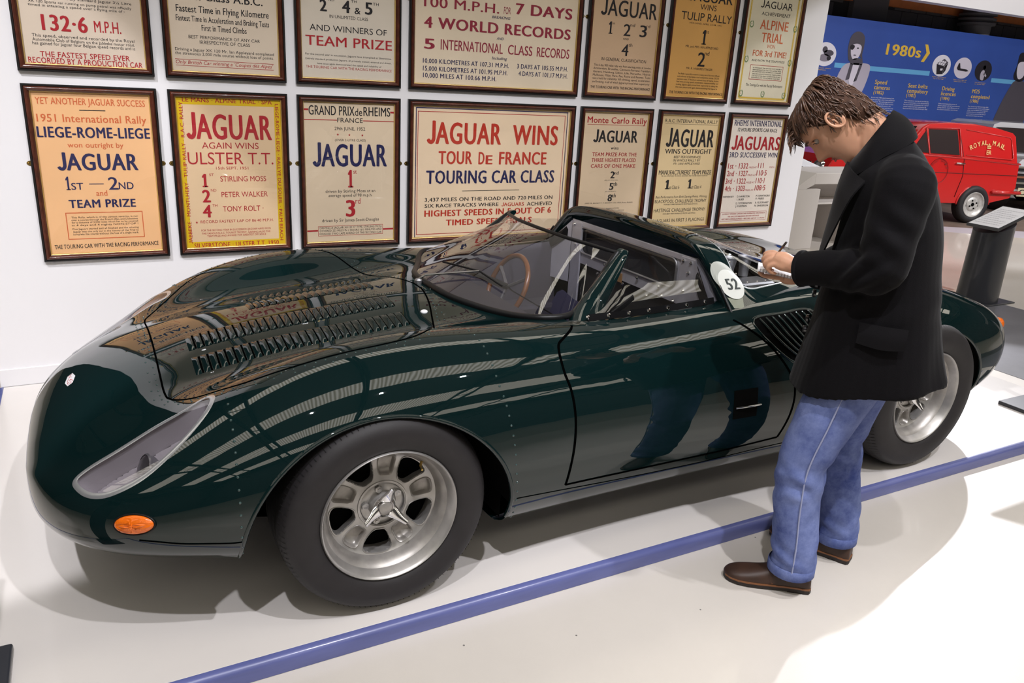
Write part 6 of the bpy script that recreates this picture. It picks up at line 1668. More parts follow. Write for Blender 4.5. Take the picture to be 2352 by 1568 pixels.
# ---- shoes
M_leather = mat('brown_leather', (.045, .022, .014), .5, var=.3, vscale=14, bump=.15, bscale=120, spec=.4)
M_sole = mat('shoe_sole', (.018, .012, .010), .6); M_welt = mat('shoe_welt', (.22, .085, .03), .55)
def shoe(heel, toe):
    h = Vector(heel); t = Vector(toe); d = (t-h); L = d.length; d.normalize(); s = Vector((-d.y, d.x, 0)); z0 = FZ
    root = bpy.data.objects.new('shoe', None); COL.objects.link(root); root.location = (h.x, h.y, z0); setparent(root, man)
    PL = [(0, .022), (.02, .031), (.08, .034), (.16, .033), (.26, .035), (.42, .040), (.60, .046), (.72, .0485), (.84, .046), (.93, .036), (.98, .022), (1.0, .006)]
    out = [(p*L, w) for p, w in PL]; outline = [(x, w) for x, w in out]+[(x, -w) for x, w in out[::-1]]
    def o3(x, y, z): return h+d*x+s*y+Vector((0, 0, z-h.z+z0))
    sb = MB(); sb.prism([(x, y*1.02) for x, y in outline], lambda a, b, q: o3(a-.002, b, q), .004, .016); sb.prism([(x, y) for x, y in outline if x < L*.30], lambda a, b, q: o3(a, b, q), .0, .014); sb.build('sole', M_sole, root)
    wb2 = MB(); wb2.prism([(x, y*1.05) for x, y in outline], lambda a, b, q: o3(a-.001, b, q), .016, .022); wb2.build('welt', M_welt, root)
    ub = MB(); rows = []
    HT = [(0, .030, .02), (.015, .075, .5), (.06, .100, .8), (.16, .108, .9), (.27, .106, .9), (.36, .094, .85), (.46, .078, .8), (.58, .064, .85), (.72, .054, .95), (.84, .047, .95), (.93, .040, .9), (.985, .031, .7), (1.0, .023, .3)]
    for p, ht, wf in HT:
        w = float(np.interp(p, [q[0] for q in PL], [q[1] for q in PL]))
        row = []
        for k in range(21):
            a = math.pi*k/20; y = w*math.copysign(abs(math.cos(a))**.75, math.cos(a))*(1-.18*math.sin(a)**2*(1 if p < .4 else .3)); z = .018+(ht-.018)*math.sin(a)**.72
            row.append(o3(p*L, y, z))
        rows.append(row)
    A = np.array([[tuple(q) for q in r] for r in rows]); A = np.stack([dense(A[:, k], 4) for k in range(21)], 1)
    ub.grid(A); autosmooth(ub.build('upper', M_leather, root), 70)
    for k in range(3):
        x = L*(.40+.05*k); zt = float(np.interp(x/L, [q[0] for q in HT], [q[1] for q in HT]))
        MB().tube([o3(x, -.022, zt-.006), o3(x+.004, 0, zt+.004), o3(x, .022, zt-.006)], .0022, 6).build('lace', mat('lace', (.02, .012, .01), .7), root)
    fl = MB(); fl.tube([o3(L*.36, .032, .075), o3(L*.46, .036, .050), o3(L*.50, .038, .036), o3(L*.44, .041, .026)], .0012, 5); fl.build('stitching', M_welt, root)
shoe((1.356, -.42, 0), (1.138, -.232, 0))
shoe((1.632, -.362, 0), (1.506, -.090, 0))
# ---- notepad and pencil
pd = thing('notepad', 'small white spiral notepad held by the young man', 'notepad', tuple(W(.2, .03, 1.06)))
pc = W(.205, .025, 1.063); pu = (MF*.97+Vector((0, 0, .12))+ML*.10).normalized(); pv = ML-pu*ML.dot(pu); pv.normalize(); pn = pu.cross(pv); pn = pn if pn.z > 0 else -pn
def pad_pt(a, b, c): return pc+pu*a+pv*b+pn*c
for nm, z0_, z1_, m_ in (('cover', -.006, -.004, mat('pad_cover', (.45, .45, .50), .5)), ('pages', -.004, .003, mat('pad_paper', (.82, .82, .84), .7))):
    MB().prism([(-.060, -.045), (.062, -.045), (.062, .050), (-.060, .050)], lambda a, b, c: pad_pt(a, b, c), z0_, z1_).build(nm, m_, pd)
for k in range(12):
    a = -.052+k*.0095*1.0; b = MB(); b.tube([pad_pt(a, .044, .0045)]+[pad_pt(a+.001, .050+.006*math.cos(t), .0055*math.sin(t)) for t in np.linspace(2.2, -2.2, 8)], .0010, 5); b.build('spiral_ring', M_alud, pd)
pn_o = thing('pencil', 'dark pencil with a pale tip in the young man\'s hand', 'pencil', tuple(W(.235, .042, 1.072)))
p0, p1 = W(.237, .043, 1.073), W(.188, .076, 1.168)
dvec = (p1-p0).normalized()
MB().lathe([(.0036, .014), (.0036, (p1-p0).length-.018)], p0, dvec, 6).build('barrel', mat('pencil_dark', (.10, .055, .02), .35, coat=.4), pn_o)
MB().lathe([(.0006, 0), (.0036, .014)], p0, dvec, 6).build('point', mat('pencil_wood', (.45, .28, .13), .6), pn_o)
L_ = (p1-p0).length
MB().lathe([(.0038, L_-.018), (.0038, L_-.006), (.003, L_), (0, L_)], p0, dvec, 8).build('end_cap', mat('pencil_end', (.03, .025, .02), .3), pn_o)

# ------------------------------------------------------------------ background of the hall
# steel beam, white soffit, pier and pipe on the far wall
M_orange = mat('orange_steel', (.62, .20, .065), .5, var=.1)
tag(MB().box(9.5, 26, 8.57, 8.65, 3.185, 3.36).build('steel_beam', M_orange), 'orange painted steel beam along the top of the dark block wall', 'beam')
tag(MB().box(6, 26, 7.10, 7.30, 3.10, 4.6).build('soffit_panel', M_wall), 'white soffit panel hanging in front of the orange beam', 'panel')
tag(MB().bbox(11.66, 12.58, 8.53, 8.65, FZ, 4.4, .01).build('wall_pier', mat('pier_grey', (.13, .125, .14), .7, bump=.1)), 'flat dark grey pier standing out from the block wall', 'pier')
pipe = thing('down_pipe', 'fat dark grey pipe with ribbed collar on the block wall', 'pipe', (14.85, 8.27, FZ))
M_pipe = mat('pipe_grey', (.12, .12, .135), .55)
autosmooth(MB().lathe([(.27, 0), (.27, 4.2)], (14.85, 8.27, FZ), (0, 0, 1), 28).build('shaft', M_pipe, pipe))
for k in range(3): autosmooth(MB().lathe([(.27, 0), (.335, .012), (.335, .05), (.27, .062)], (14.85, 8.27, 3.0+.085*k), (0, 0, 1), 28).build('collar_ring', M_pipe, pipe), 40)
# ---- blue 1980s timeline banner
bn = thing('timeline_banner', 'long blue 1980s timeline banner on the far wall', 'banner', (14.6, 7.98, 1.04))
BY = 7.98
M_bblue = mat('banner_blue', (.035, .085, .36), .5, var=.06, vscale=1.5)
MB().box(9.6, 19.5, BY, BY+.02, 1.04, 2.83).build('board', M_bblue, bn)
fb = lambda a, b: (a, BY-.002, b)
fb2 = lambda a, b: (a, BY-.004, b)
fb3 = lambda a, b: (a, BY-.006, b)
fb4 = lambda a, b: (a, BY-.008, b)
M_yel = mat('banner_yellow', (.78, .50, .06), .5); M_cy = mat('banner_light_blue', (.14, .42, .72), .5); M_bw = mat('banner_white', (.78, .76, .82), .5)
M_g = {k: mat('print_grey_%d' % k, v, .55) for k, v in enumerate([(.018, .015, .022), (.08, .07, .09), (.24, .215, .26), (.46, .42, .50), (.68, .63, .72)])}
yb = MB(); text_fit(yb, '1980s', 12.03, 12.99, 2.315, .19, fb, 2, 0); yb.build('decade_lettering', M_yel, bn)
yb = MB(); yb.add([fb(13.06, 2.55), fb(13.14, 2.55), fb(13.24, 2.41), fb(13.12, 2.25), fb(13.03, 2.25), fb(13.14, 2.41)], [(0, 1, 2, 5), (5, 2, 3, 4)]); yb.build('arrow', M_yel, bn)
for t, a, b, z, c in (('Speed', 11.90, 12.22, 1.815, .075), ('cameras', 11.90, 12.33, 1.725, .075), ('(1982)', 11.91, 12.18, 1.645, .06), ('Seat belts', 12.82, 13.38, 1.795, .075), ('compulsory', 12.82, 13.42, 1.705, .075), ('(1983)', 12.82, 13.09, 1.630, .06), ('Driving', 13.82, 14.20, 1.785, .075), ('licences', 13.82, 14.27, 1.695, .075), ('(1984)', 13.83, 14.10, 1.615, .06), ('M25', 14.76, 15.00, 1.775, .075), ('completed', 14.76, 15.36, 1.68, .075), ('(1986)', 14.76, 15.03, 1.60, .06)):
    yb = MB(); text_fit(yb, t, a, b, z, c, fb, 1); yb.build('heading_lettering', M_yel, bn)
for t, a, b, z in (('Rubik cube is named', 13.45, 13.85, 2.005), ('Toy of the Year', 13.48, 13.80, 1.975), ('First orbital flight of', 14.10, 14.50, 1.985), ('NASA space shuttle', 14.12, 14.50, 1.955), ('Live Aid concerts', 14.78, 15.12, 1.965), ('for famine relief', 14.78, 15.10, 1.935), ('sport, music, cinema', 10.30, 10.72, 2.0), ('and fashion', 10.30, 10.60, 1.97), ('Madonna in Desperately', 15.05, 15.45, 1.275), ('Seeking Susan', 15.05, 15.38, 1.245)):
    yb = MB(); text_fit(yb, t, a, b, z, .018, fb); yb.build('caption_lettering', M_yel, bn)
for x0_, x1_, zt, lines_ in ((11.88, 12.53, 1.575, ['By the early 1980s speed cameras, both', 'mobile and static, were in use with British', 'police forces. The technology had been', 'developed in 1955 by the Dutch inventor', 'Gatsonides who gave his name to the', 'Gatso camera. It was not until there was', 'a change in government legislation that', 'the cameras could be used as', 'evidence for speeding.']), (12.80, 13.52, 1.555, ['The compulsory wearing of seat belts by', 'front seat passengers in cars has proved to', 'be responsible for saving many lives. Cars of', 'various makes had been required to be', 'fitted with front seat belts from April 1967.']), (13.80, 14.47, 1.535, ['With around twenty-five percent of', 'Britain\'s people with full or provisional', 'driving licences, nearly fifty percent of', 'the country\'s population were driving.']), (14.74, 15.45, 1.515, ['The 118 mile long M25 motorway, which', 'encircled London, is the world\'s longest', 'urban ring road. Beset with congestion', 'problems since its completion, the', 'motorway has attracted the title of', 'the country\'s largest car park.'])):
    wb3 = MB()
    for k, t in enumerate(lines_): text_fit(wb3, t, x0_, x0_+(x1_-x0_)*min(1, len(t)/40.), zt-.035*k, .021, fb)
    wb3.build('white_lettering', M_bw, bn)
for a, b, z in ((10.79, 11.2, 2.07), (11.6, 13.35, 2.062), (15.28, 16.1, 2.035)): 
    cb = MB(); rect(cb, a, b, z-.04, z+.04, fb); cb.build('timeline_bar', M_cy, bn)
def flat(name, pts, m, fn=fb2):
    b = MB(); b.add([fn(x, z) for x, z in pts], [list(range(len(pts)))]); return b.build(name, m, bn)
def flats(name, pts, m, fn=fb2, n=5): return flat(name, [tuple(p) for p in dense(pts, n, True)], m, fn)
def disc(name, x, z, rx, rz, m, fn=fb): return flat(name, [(x+rx*math.cos(t), z+rz*math.sin(t)) for t in np.linspace(0, 2*math.pi, 36, endpoint=False)], m, fn)
for x, z, m in ((10.52, 2.226, M_bw), (13.652, 2.217, M_bw), (14.304, 2.208, M_g[4]), (14.96, 2.195, M_g[0])): disc('picture_roundel', x, z, .268, .19, m)
# generic pictures in the roundels: toy car pieces, cube puzzle, aeroplane, singer
disc('toy', 10.60, 2.25, .12, .05, M_g[1], fb2); disc('toy', 10.52, 2.17, .14, .06, M_g[2], fb2); disc('toy', 10.50, 2.30, .06, .05, M_g[1], fb2); disc('toy', 10.62, 2.17, .05, .04, M_g[0], fb3)
flat('cube_side', [(13.50, 2.24), (13.74, 2.21), (13.72, 2.07), (13.55, 2.06)], M_g[0]); flat('cube_top', [(13.50, 2.25), (13.70, 2.34), (13.83, 2.28), (13.74, 2.215)], M_g[1]); flat('cube_edge', [(13.745, 2.215), (13.83, 2.275), (13.79, 2.13), (13.725, 2.07)], M_g[0])
for k in range(2):
    for j in range(3): flat('cube_tile', [(13.545+.062*j+.03*k, 2.243-.0068*j+.038*k), (13.59+.062*j+.03*k, 2.236-.0068*j+.038*k), (13.615+.062*j+.03*k, 2.268-.0068*j+.038*k), (13.565+.062*j+.03*k, 2.275-.0068*j+.038*k)], M_bw, fb3)
flat('cube_label', [(13.63, 2.13), (13.70, 2.135), (13.70, 2.17), (13.63, 2.165)], M_bw, fb3)
flat('aeroplane', [(14.12, 2.20), (14.15, 2.29), (14.19, 2.29), (14.23, 2.20), (14.42, 2.19), (14.50, 2.165), (14.42, 2.15), (14.16, 2.165)], M_g[0])
flats('singer_body', [(14.90, 2.05), (14.89, 2.15), (14.93, 2.20), (14.99, 2.20), (15.02, 2.13), (15.01, 2.03), (14.96, 2.02)], M_g[3]); disc('singer_head', 14.98, 2.255, .045, .038, M_g[4]); flat('singer_arm', [(15.0, 2.17), (15.09, 2.11), (15.08, 2.08), (14.99, 2.12)], M_g[3])
# printed figures, plain generic portraits
flats('figure_coat', [(10.92, 1.62), (10.90, 1.86), (11.00, 2.06), (11.17, 2.13), (11.45, 2.14), (11.66, 2.12), (11.70, 2.02), (11.66, 1.82), (11.56, 1.62), (11.3, 1.50), (11.0, 1.5)], M_g[3])
flat('figure_shirt', [(11.25, 2.13), (11.40, 2.13), (11.36, 1.85), (11.28, 1.70), (11.20, 1.85)], M_g[4], fb3)
flats('figure_scarf', [(11.16, 2.16), (11.24, 2.20), (11.40, 2.21), (11.47, 2.17), (11.46, 2.11), (11.30, 2.10), (11.18, 2.11)], M_g[1], fb3)
flat('figure_scarf', [(11.17, 2.12), (11.24, 2.11), (11.21, 1.86), (11.12, 1.84)], M_g[1], fb3); flat('figure_scarf', [(11.42, 2.12), (11.48, 2.12), (11.40, 1.84), (11.33, 1.82)], M_g[1], fb3)
flats('figure_hair', [(11.14, 2.15), (11.06, 2.30), (11.05, 2.42), (11.08, 2.55), (11.18, 2.625), (11.32, 2.625), (11.42, 2.55), (11.44, 2.40), (11.43, 2.28), (11.46, 2.18), (11.36, 2.24)], M_g[1])
flats('figure_face', [(11.13, 2.40), (11.13, 2.30), (11.18, 2.21), (11.26, 2.18), (11.34, 2.22), (11.38, 2.31), (11.37, 2.41), (11.25, 2.44)], M_g[4], fb3)
flats('figure_patch', [(11.11, 2.41), (11.10, 2.36), (11.15, 2.335), (11.20, 2.37), (11.19, 2.41)], M_g[0], fb4); disc('figure_eye', 11.29, 2.37, .025, .012, M_g[0], fb4); disc('figure_mouth', 11.24, 2.255, .035, .009, M_g[1], fb4)
flats('figure_jacket', [(15.62, 1.06), (15.66, 1.30), (15.80, 1.66), (15.98, 1.98), (16.10, 2.06), (16.45, 2.05), (16.70, 1.90), (16.75, 1.50), (16.55, 1.06)], M_g[1])
flats('figure_hair', [(15.98, 2.15), (16.02, 2.35), (16.02, 2.55), (16.15, 2.60), (16.40, 2.55), (16.45, 2.25), (16.35, 2.08), (16.1, 2.06)], M_g[0]); flats('figure_face', [(16.06, 2.40), (16.06, 2.22), (16.16, 2.10), (16.30, 2.14), (16.36, 2.30), (16.30, 2.42)], M_g[4], fb3); flat('figure_skirt', [(15.60, 1.05), (15.63, 1.20), (16.50, 1.22), (16.55, 1.05)], M_g[0], fb3)

# ---- red mail van
van = thing('mail_van', 'red post office mail van parked in the background hall', 'van', (10.45, 4.82, FZ))
VD = Vector((.97, -.24, 0)).normalized(); VN = Vector((-VD.y, VD.x, 0)); V0 = Vector((10.45, 4.82, 0))
def vp(u, v, z): return V0+VD*u+VN*v+Vector((0, 0, z))
M_red = mat('post_red', (.56, .012, .012), .25, coat=.9, coat_rough=.05)
M_vglass = mat('van_glass', (.035, .026, .026), .1, coat=.5)
VW = 1.32
def shell(poly, inset0, inset1, zlo, zhi, name, m):
    """side outline extruded across the van with tumblehome and softened edges"""
    rows = []
    for v, e in ((0.0, 0), (.015, -.012), (.05, -.022)): rows.append((v, e))
    lay = [(.0, .0), (.012, .014), (.045, .022), (VW-.045, .022), (VW-.012, .014), (VW, .0)]
    cx_ = sum(p[0] for p in poly)/len(poly); cz_ = sum(p[1] for p in poly)/len(poly)
    R_ = []
    for v, g in lay:
        row = []
        for u, z in poly:
            t = max(0, min(1, (z-zlo)/(zhi-zlo))); ins = inset0+(inset1-inset0)*t
            vv = ins+(VW-2*ins)*v/VW; du, dz = u-cx_, z-cz_; L = math.hypot(du, dz)
            row.append(vp(u+du/L*g, vv, z+dz/L*g))
        R_.append(row)
    b = MB(); loft(b, R_); o = b.build(name, m, van); autosmooth(o, 32); return o
lowp = [(-2.44, .27), (-2.49, .40), (-2.47, .66), (-2.38, .80), (-2.0, .87), (-1.30, .905), (-.34, .862), (.64, .80), (.655, .62), (.67, .46), (.60, .31), (.25, .235), (-.28, .225), (-1.5, .225), (-2.3, .24)]
upp = [(-1.34, .89), (-1.17, 1.07), (-1.03, 1.22), (-.94, 1.27), (-.6, 1.295), (-.2, 1.29), (.20, 1.255), (.46, 1.205), (.52, 1.16), (.61, .79), (-.34, .85)]
shell(lowp, .0, .02, .25, .86, 'lower_body', M_red)
shell(upp, .02, .10, .86, 1.30, 'upper_body', M_red)
def vside(u, z, off=.0):
    """point on the near flank"""
    if z <= .86: v = .0+.02*max(0, min(1, (z-.25)/.61))
    else: v = .02+.08*max(0, min(1, (z-.86)/.44))
    return vp(u, v-.004-off, z)
def vpatch(name, pts, m, off=0., par=None, th=.006):
    n = len(pts); b = MB(); A = [vside(u, z, off+th) for u, z in pts]; B = [vside(u, z, off-.01) for u, z in pts]
    b.add(A+B, [list(range(n))]+[[i, n+i, n+(i+1) % n, (i+1) % n] for i in range(n)]); return b.build(name, m, par or van)
def vline(name, pts, r, m, off=0.): return MB().tube([vside(u, z, off) for u, z in pts], r, 6).build(name, m, van, True)
M_vdark = mat('van_gap', (.10, .004, .004), .6)
vpatch('door_window', [(-.97, 1.205), (-.49, 1.215), (-.415, .885), (-.90, .90)], M_vglass); vpatch('quarter_window', [(-1.0, 1.19), (-.93, .90), (-1.22, .91), (-1.10, 1.06)], M_vglass)
vline('window_frame', [(-1.0, 1.22), (-.46, 1.235), (-.38, .865), (-.92, .885), (-1.0, 1.22)], .010, M_red, .006)
vline('window_bar', [(-.985, 1.215), (-.915, .89)], .009, M_red, .008)
vline('door_gap', [(-.45, 1.22), (-.32, .82), (-.29, .60), (-.36, .31)], .004, M_vdark)
vline('panel_pressing', [(-.34, 1.225), (.42, 1.145), (.455, 1.11), (.515, .87), (.49, .845), (-.30, .885)], .007, M_red, -.001); 
vline('waist_moulding', [(-2.3, .80), (-1.3, .88), (-.34, .845), (.66, .785)], .014, M_red, -.004)
vline('flank_crease', [(-2.3, .66), (-.65, .64), (.64, .625)], .005, M_vdark, -.003)
vline('rear_bumper', [(.25, .39), (.74, .385)], .028, M_red, .02)
vline('door_handle', [(-.45, .775), (-.31, .77)], .013, M_chrome, .015)
# wheel arches and wheels
for uc in (-.03, -1.98):
    ab = MB(); pts = [(uc+.275*math.cos(t), .21+.245*math.sin(t)) for t in np.linspace(-.12, math.pi+.12, 24)]
    ab.add([vside(u, z, .003) for u, z in pts], [list(range(len(pts)))]); ab.build('wheel_opening_shade', M_black, van)  # flat black sheet on the flank, painting the shade inside the arch
    MB().tube([vside(u, z, .0) for u, z in [(uc+.28*math.cos(t), .21+.25*math.sin(t)) for t in np.linspace(0, math.pi, 24)]], .014, 6).build('arch_rim', M_red, van, True)
    for vs, sg in ((.0, 1), (VW, -1)):
        wr_ = bpy.data.objects.new('road_wheel', None); COL.objects.link(wr_); wr_.location = vp(uc, vs, .21); setparent(wr_, van)
        o_ = vp(uc, vs-.045*sg, .2115); ax_ = VN*sg
        b = MB(); b.lathe([(.175, .015), (.19, .0), (.235, .0), (.258, .02), (.264, .05), (.264, .13), (.24, .16)], o_, ax_, 40); autosmooth(b.build('tyre', M_tyre, wr_), 50)
        b = MB(); b.lathe([(.0, .03), (.03, .03), (.05, .022), (.085, .03), (.10, .04), (.135, .030), (.150, .02), (.165, .006), (.175, .006), (.178, .02)], o_, ax_, 40); autosmooth(b.build('rim', mat('van_rim', (.55, .53, .50), .35, metal=.3, var=.2, vscale=20), wr_), 40)
        b = MB(); b.lathe([(0, .018), (.022, .020), (.026, .03)], o_, ax_, 16)
        for k in range(4):
            t = k*math.pi/2+.4; b.lathe([(0, .012), (.011, .014), (.012, .03)], o_+VD*.058*math.cos(t)+Vector((0, 0, .058*math.sin(t))), ax_, 8)
        b.build('hub_nuts', M_black, wr_)
# windscreen, front end
b = MB(); b.add([vp(-1.31, .12, .93), vp(-1.31, VW-.12, .93), vp(-1.055, VW-.17, 1.225), vp(-1.055, .17, 1.225)], [(0, 1, 2, 3)]); bq = [v for v in b.V]; b.V = [tuple(Vector(v)-VD*.022+Vector((0, 0, .012))) for v in bq]; b.build('windscreen', M_vglass, van)
for v in (.20, VW-.20):
    b = MB(); b.lathe([(.0, -.035), (.05, -.028), (.085, -.005), (.10, .0)], vp(-2.50, v, .63), VD, 24); autosmooth(b.build('headlamp', mat('headlamp_glass', (.75, .75, .78), .1, metal=.6), van), 60)
    b = MB(); b.lathe([(.088, -.012), (.105, -.014), (.115, .0), (.115, .04)], vp(-2.50, v, .63), VD, 24); autosmooth(b.build('headlamp_rim', M_chrome, van), 60)
for k in range(4): MB().tube([vp(-2.50, .36, .56+.045*k), vp(-2.50, VW-.36, .56+.045*k)], .010, 6).build('grille_bar', M_chrome, van)
MB().tube([vp(-2.56, .02, .38), vp(-2.56, VW-.02, .38)], .035, 8).build('front_bumper', M_red, van, True)
# gilt lettering and crown cipher
M_gilt = mat('gilt_letters', (.72, .55, .22), .4)
lt = MB()
word = 'ROYAL MAIL'
cen_u, arc_r = .06, .62
ang = [-27, -21.5, -15.5, -9.5, -4, None, 7.5, 14.5, 19.5, 23.5]
for ch, dg in zip(word, ang):
    if ch == ' ': continue
    t = math.radians(dg); w = .050 if ch != 'I' else .013
    cu_, cz_ = cen_u+arc_r*math.sin(t), 1.035-arc_r*(1-math.cos(t))
    text_fit(lt, ch, -w/2, w/2, 0, .066, lambda a, b: tuple(vside(cu_+a*math.cos(t)+b*math.sin(t), cz_-a*math.sin(t)+b*math.cos(t), .012)), 1)
text_fit(lt, 'E', .030, .063, .905, .060, lambda a, b: tuple(vside(a, b, .012))); text_fit(lt, 'R', .072, .110, .905, .060, lambda a, b: tuple(vside(a, b, .012)))
text_fit(lt, 'II', .062, .080, .915, .034, lambda a, b: tuple(vside(a, b, .013)))
lt.build('royal_mail_lettering', M_gilt, van)
cw = MB()
cw.add([vside(u, z, .007) for u, z in [(.038, .985), (.100, .985), (.104, 1.0), (.034, 1.0)]], [(0, 1, 2, 3)])
for u in (.042, .056, .070, .084, .098): cw.add([vside(u+.006*math.cos(t), 1.018+.012*math.sin(t), .007) for t in np.linspace(0, 2*math.pi, 8, endpoint=False)], [list(range(8))])
cw.add([vside(u, z, .007) for u, z in [(.066, 1.028), (.074, 1.028), (.074, 1.055), (.066, 1.055)]], [(0, 1, 2, 3)]); cw.add([vside(u, z, .0072) for u, z in [(.058, 1.040), (.082, 1.040), (.082, 1.046), (.058, 1.046)]], [(0, 1, 2, 3)])
cw.build('crown', M_gilt, van)
st = MB(); st.tube([vside(-.72+.16*math.cos(t), .66+.17*math.sin(t), .004) for t in np.linspace(0, 2*math.pi, 40)], .003, 4, False)
for k, ch in enumerate('POST OFFICE'):
    if ch == ' ': continue
    t = 2.5-.2*k*1.1; cu, cz_ = -.72+.135*math.cos(t), .66+.145*math.sin(t)
    text_fit(st, ch, -.011, .011, -.012, .024, lambda a, b: tuple(vside(cu+a*math.sin(t)+b*math.cos(t), cz_-a*math.cos(t)+b*math.sin(t), .006)))
st.build('round_stamp', M_vdark, van)
# van's own low brown stage with a pale kerb
M_brown = mat('stage_brown', (.16, .115, .09), .6, var=.3, vscale=3)
vs_ = thing('van_stage', 'low brown stage with a pale kerb under the red van', 'stage', (10.3, 5.2, FZ))
b = MB(); quad = [(8.2, 5.62), (9.25, 4.43), (9.42, 4.56), (10.02, 3.80), (14.5, 3.0), (14.5, 6.9), (8.0, 6.9)]
b.prism([(6.6, 5.90), (9.66, 4.70), (10.62, 4.12), (13.4, 2.9), (14.6, 6.6), (7.6, 7.4)], lambda a, c, d: (a, c, d), FZ, FZ+.0008); b.build('deck', M_brown, vs_)
b = MB(); b.prism([(6.45, 5.62), (9.25, 4.42), (10.02, 3.80), (13.2, 2.55), (13.4, 2.9), (10.62, 4.12), (9.66, 4.70), (6.6, 5.90)], lambda a, c, d: (a, c, d), FZ, FZ+.0009); b.build('kerb', mat('pale_kerb', (.52, .50, .56), .5), vs_)
# ---- part of another car at the right edge, behind the van
sc = thing('saloon_car', 'pale old saloon car with a dark grille behind the red van', 'car', (12.9, 5.1, FZ))
SR = Vector((.87, -.49, 0)); SN = Vector((.49, .87, 0)); S0 = Vector((12.10, 5.28, 0))
def sp(u, v, z): return S0+SR*u+SN*v+Vector((0, 0, z))
M_pale = mat('pale_car_paint', (.60, .60, .62), .25, coat=.8)
def spr(name, poly, v0, v1, m):
    b = MB(); b.prism(poly, lambda a, c, d: tuple(sp(a, d, c)), v0, v1); return b.build(name, m, sc)
spr('lower_body', [(0, .28), (.0, .72), (.06, .80), (1.54, .80), (1.6, .72), (1.6, .28)], 0, 2.7, M_pale); spr('cabin', [(.02, .78), (.12, 1.27), (.22, 1.31), (1.38, 1.31), (1.48, 1.27), (1.58, .78)], 1.1, 2.5, M_pale)
spr('windscreen', [(.10, .84), (.17, 1.23), (1.43, 1.23), (1.5, .84)], 1.06, 1.1, M_vglass)
spr('grille', [(.03, .36), (.03, .68), (1.57, .68), (1.57, .36)], -.03, 0, mat('grille_dark', (.012, .011, .012), .4))
for z, m in ((.68, M_chrome), (.60, M_alud), (.53, mat('bronze_trim', (.25, .10, .05), .4)), (.44, M_chrome)): spr('grille_bar', [(.0, z-.015), (.0, z+.015), (1.6, z+.015), (1.6, z-.015)], -.05, -.03, m)
spr('number_plate', [(.06, .24), (.06, .37), (.62, .37), (.62, .24)], -.075, -.06, mat('plate_cream', (.62, .55, .36), .5))
b = MB(); text_fit(b, 'OC 9', .08, .44, .265, .085, lambda a, c: tuple(sp(a, -.078, c)), 1); b.build('plate_number', mat('plate_black', (.01, .01, .01), .5), sc)
for u in (.02, 1.42):
    b = MB(); b.lathe([(.0, .0), (.16, .0), (.26, .01), (.285, .04), (.285, .16), (.0, .16)], sp(u, .55, .231), SR, 32); autosmooth(b.build('tyre', M_tyre, sc), 50)
    b = MB(); b.lathe([(.0, .0), (.16, .0), (.26, .01), (.285, .04), (.285, .16), (.0, .16)], sp(u, 2.1, .231), SR, 32); autosmooth(b.build('tyre', M_tyre, sc), 50)
# ---- white counter seen past the end of the display wall
dk = thing('exhibition_counter', 'white boxy exhibition counter with an overhanging top behind the man', 'counter', (6.25, 4.3, FZ))
M_cw = mat('counter_white', (.62, .58, .55), .5)
MB().bbox(5.2, 6.33, 4.03, 4.80, FZ, .60, .006).build('cabinet', M_cw, dk)
MB().bbox(6.22, 7.35, 4.03, 4.62, .65, .77, .006).build('top_box', M_cw, dk)
b = MB(); b.prism([(6.10, .60), (6.22, .65), (6.22, .77), (5.95, .62), (5.95, .60)], lambda a, c, d: (a, d, c), 4.03, 4.62); b.build('sloped_cheek', M_cw, dk)
MB().bbox(6.33, 7.35, 4.40, 4.44, .45, .65, .004).build('back_panel', M_cw, dk); MB().bbox(6.33, 7.35, 4.05, 4.44, .43, .45, .003).build('shelf', M_cw, dk)
MB().bbox(7.0, 7.35, 4.06, 4.60, FZ, .43, .004).build('cabinet', M_cw, dk)
MB().bbox(6.33, 6.345, 4.10, 4.16, FZ+.0, .22, .003).build('edge_trim', M_cw, dk)
# ---- sign stands
M_stand = mat('stand_charcoal', (.028, .03, .038), .35, coat=.3)
def label_panel(quad_, thick, parent, name='caption_panel'):
    a, b_, c, d = [Vector(q) for q in quad_]; n = (b_-a).cross(d-a).normalized(); n = n if n.z > 0 else -n
    m = MB(); m.add([a, b_, c, d, a-n*thick, b_-n*thick, c-n*thick, d-n*thick], [(0, 1, 2, 3), (4, 7, 6, 5), (0, 4, 5, 1), (1, 5, 6, 2), (2, 6, 7, 3), (3, 7, 4, 0)]); m.build('tray', M_stand, parent)
    m = MB(); up = n*.002; s = lambda u, v: a.lerp(b_, u).lerp(d.lerp(c, u), v)+up
    m.add([s(.03, .03), s(.97, .03), s(.97, .97), s(.03, .97)], [(0, 1, 2, 3)]); m.build(name, mat('caption_white', (.80, .80, .84), .5), parent)
    tx = MB()
    for k in range(9):
        v = .14+.085*k; w = .85 if k % 4 != 3 else .55
        for q in range(10):
            u0 = .1+q*.08
            if u0 > w: break
            tx.add([s(u0, v)+up*.5, s(min(u0+.065, w), v)+up*.5, s(min(u0+.065, w), v+.018)+up*.5, s(u0, v+.018)+up*.5], [(0, 1, 2, 3)])
    tx.build('caption_text', mat('caption_grey', (.55, .55, .60), .6), parent)
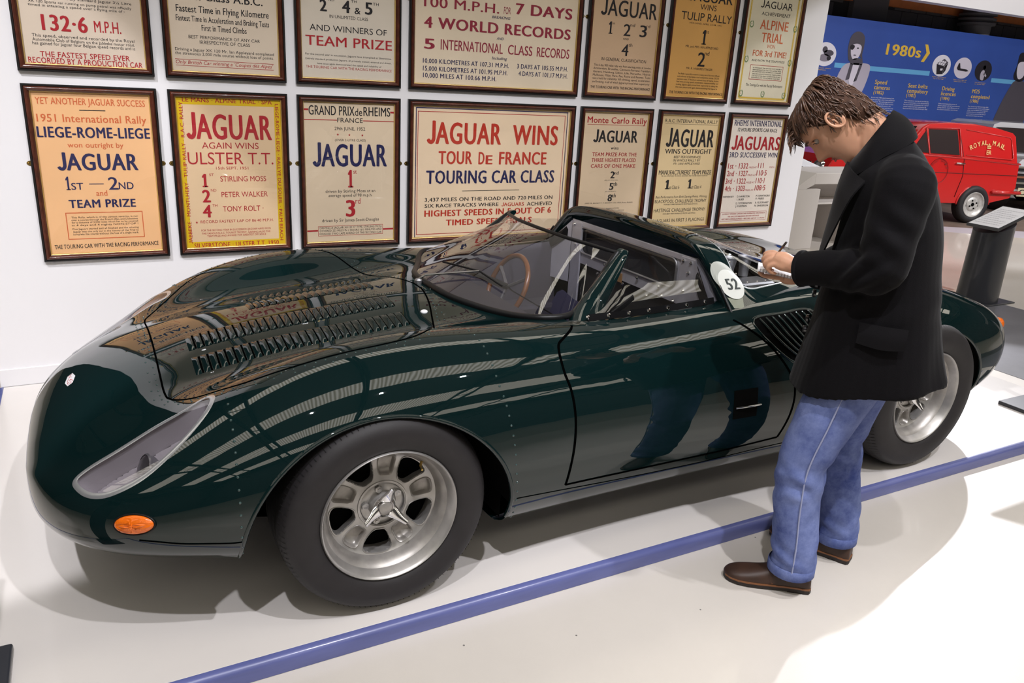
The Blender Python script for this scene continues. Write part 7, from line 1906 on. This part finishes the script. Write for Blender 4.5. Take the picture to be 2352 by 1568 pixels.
ls = thing('caption_lectern', 'tall charcoal caption lectern with a white sloping panel beyond the car tail', 'lectern', (6.03, 1.93, FZ))
b = MB(); ell = [[(6.03+.20*math.cos(t)*k_, 1.93+.15*math.sin(t)*k_, z) for t in np.linspace(0, 2*math.pi, 36, endpoint=False)] for z, k_ in ((FZ+.012, 1), (.555, .94))]
zt_ = lambda p: (p[0], p[1], .60+(p[0]-6.03)*.26)
ell[1] = [zt_(p) for p in ell[1]]; loft(b, ell); autosmooth(b.build('column', M_stand, ls), 50)
MB().bbox(5.86, 6.30, 1.75, 2.11, FZ, FZ+.012, .003).build('foot_plate', M_stand, ls)
label_panel([(5.84, 2.06, .605), (5.83, 1.78, .605), (6.33, 1.80, .735), (6.34, 2.08, .735)], .02, ls)
l2 = thing('caption_lectern', 'charcoal caption lectern with a white panel behind the white counter', 'lectern', (7.25, 5.2, FZ))
MB().bbox(7.12, 7.45, 5.02, 5.16, FZ, .60, .01).build('column', M_stand, l2); label_panel([(7.02, 5.30, .80), (7.30, 4.98, .66), (7.62, 5.02, .66), (7.40, 5.34, .80)], .02, l2)
# dark foot of a sign at the left front corner of the plinth, and another by the car's tail
sg1 = thing('sign_stand', 'dark charcoal sign foot at the front left corner of the plinth', 'sign stand', (-1.07, .16, 0))
MB().bbox(-1.145, -.992, .06, .252, .0, .022, .006).build('foot_plate', M_stand, sg1); MB().bbox(-1.13, -1.10, .10, .21, .022, .62, .004).build('post', M_stand, sg1)
label_panel([(-1.22, .02, .66), (-1.04, .02, .60), (-1.04, .29, .60), (-1.22, .29, .66)], .015, sg1)
sg2 = thing('sign_stand', 'black sign foot with a slim post beside the tail of the green car', 'sign stand', (3.82, .21, 0))
MB().bbox(3.62, 3.99, .08, .30, .0, .02, .004).build('foot_plate', M_stand, sg2); MB().tube([(3.82, .19, .02), (3.82, .19, .72)], .022, 14).build('post', M_alud, sg2, True)
label_panel([(3.68, .06, .72), (3.98, .06, .72), (3.98, .32, .80), (3.68, .32, .80)], .015, sg2)
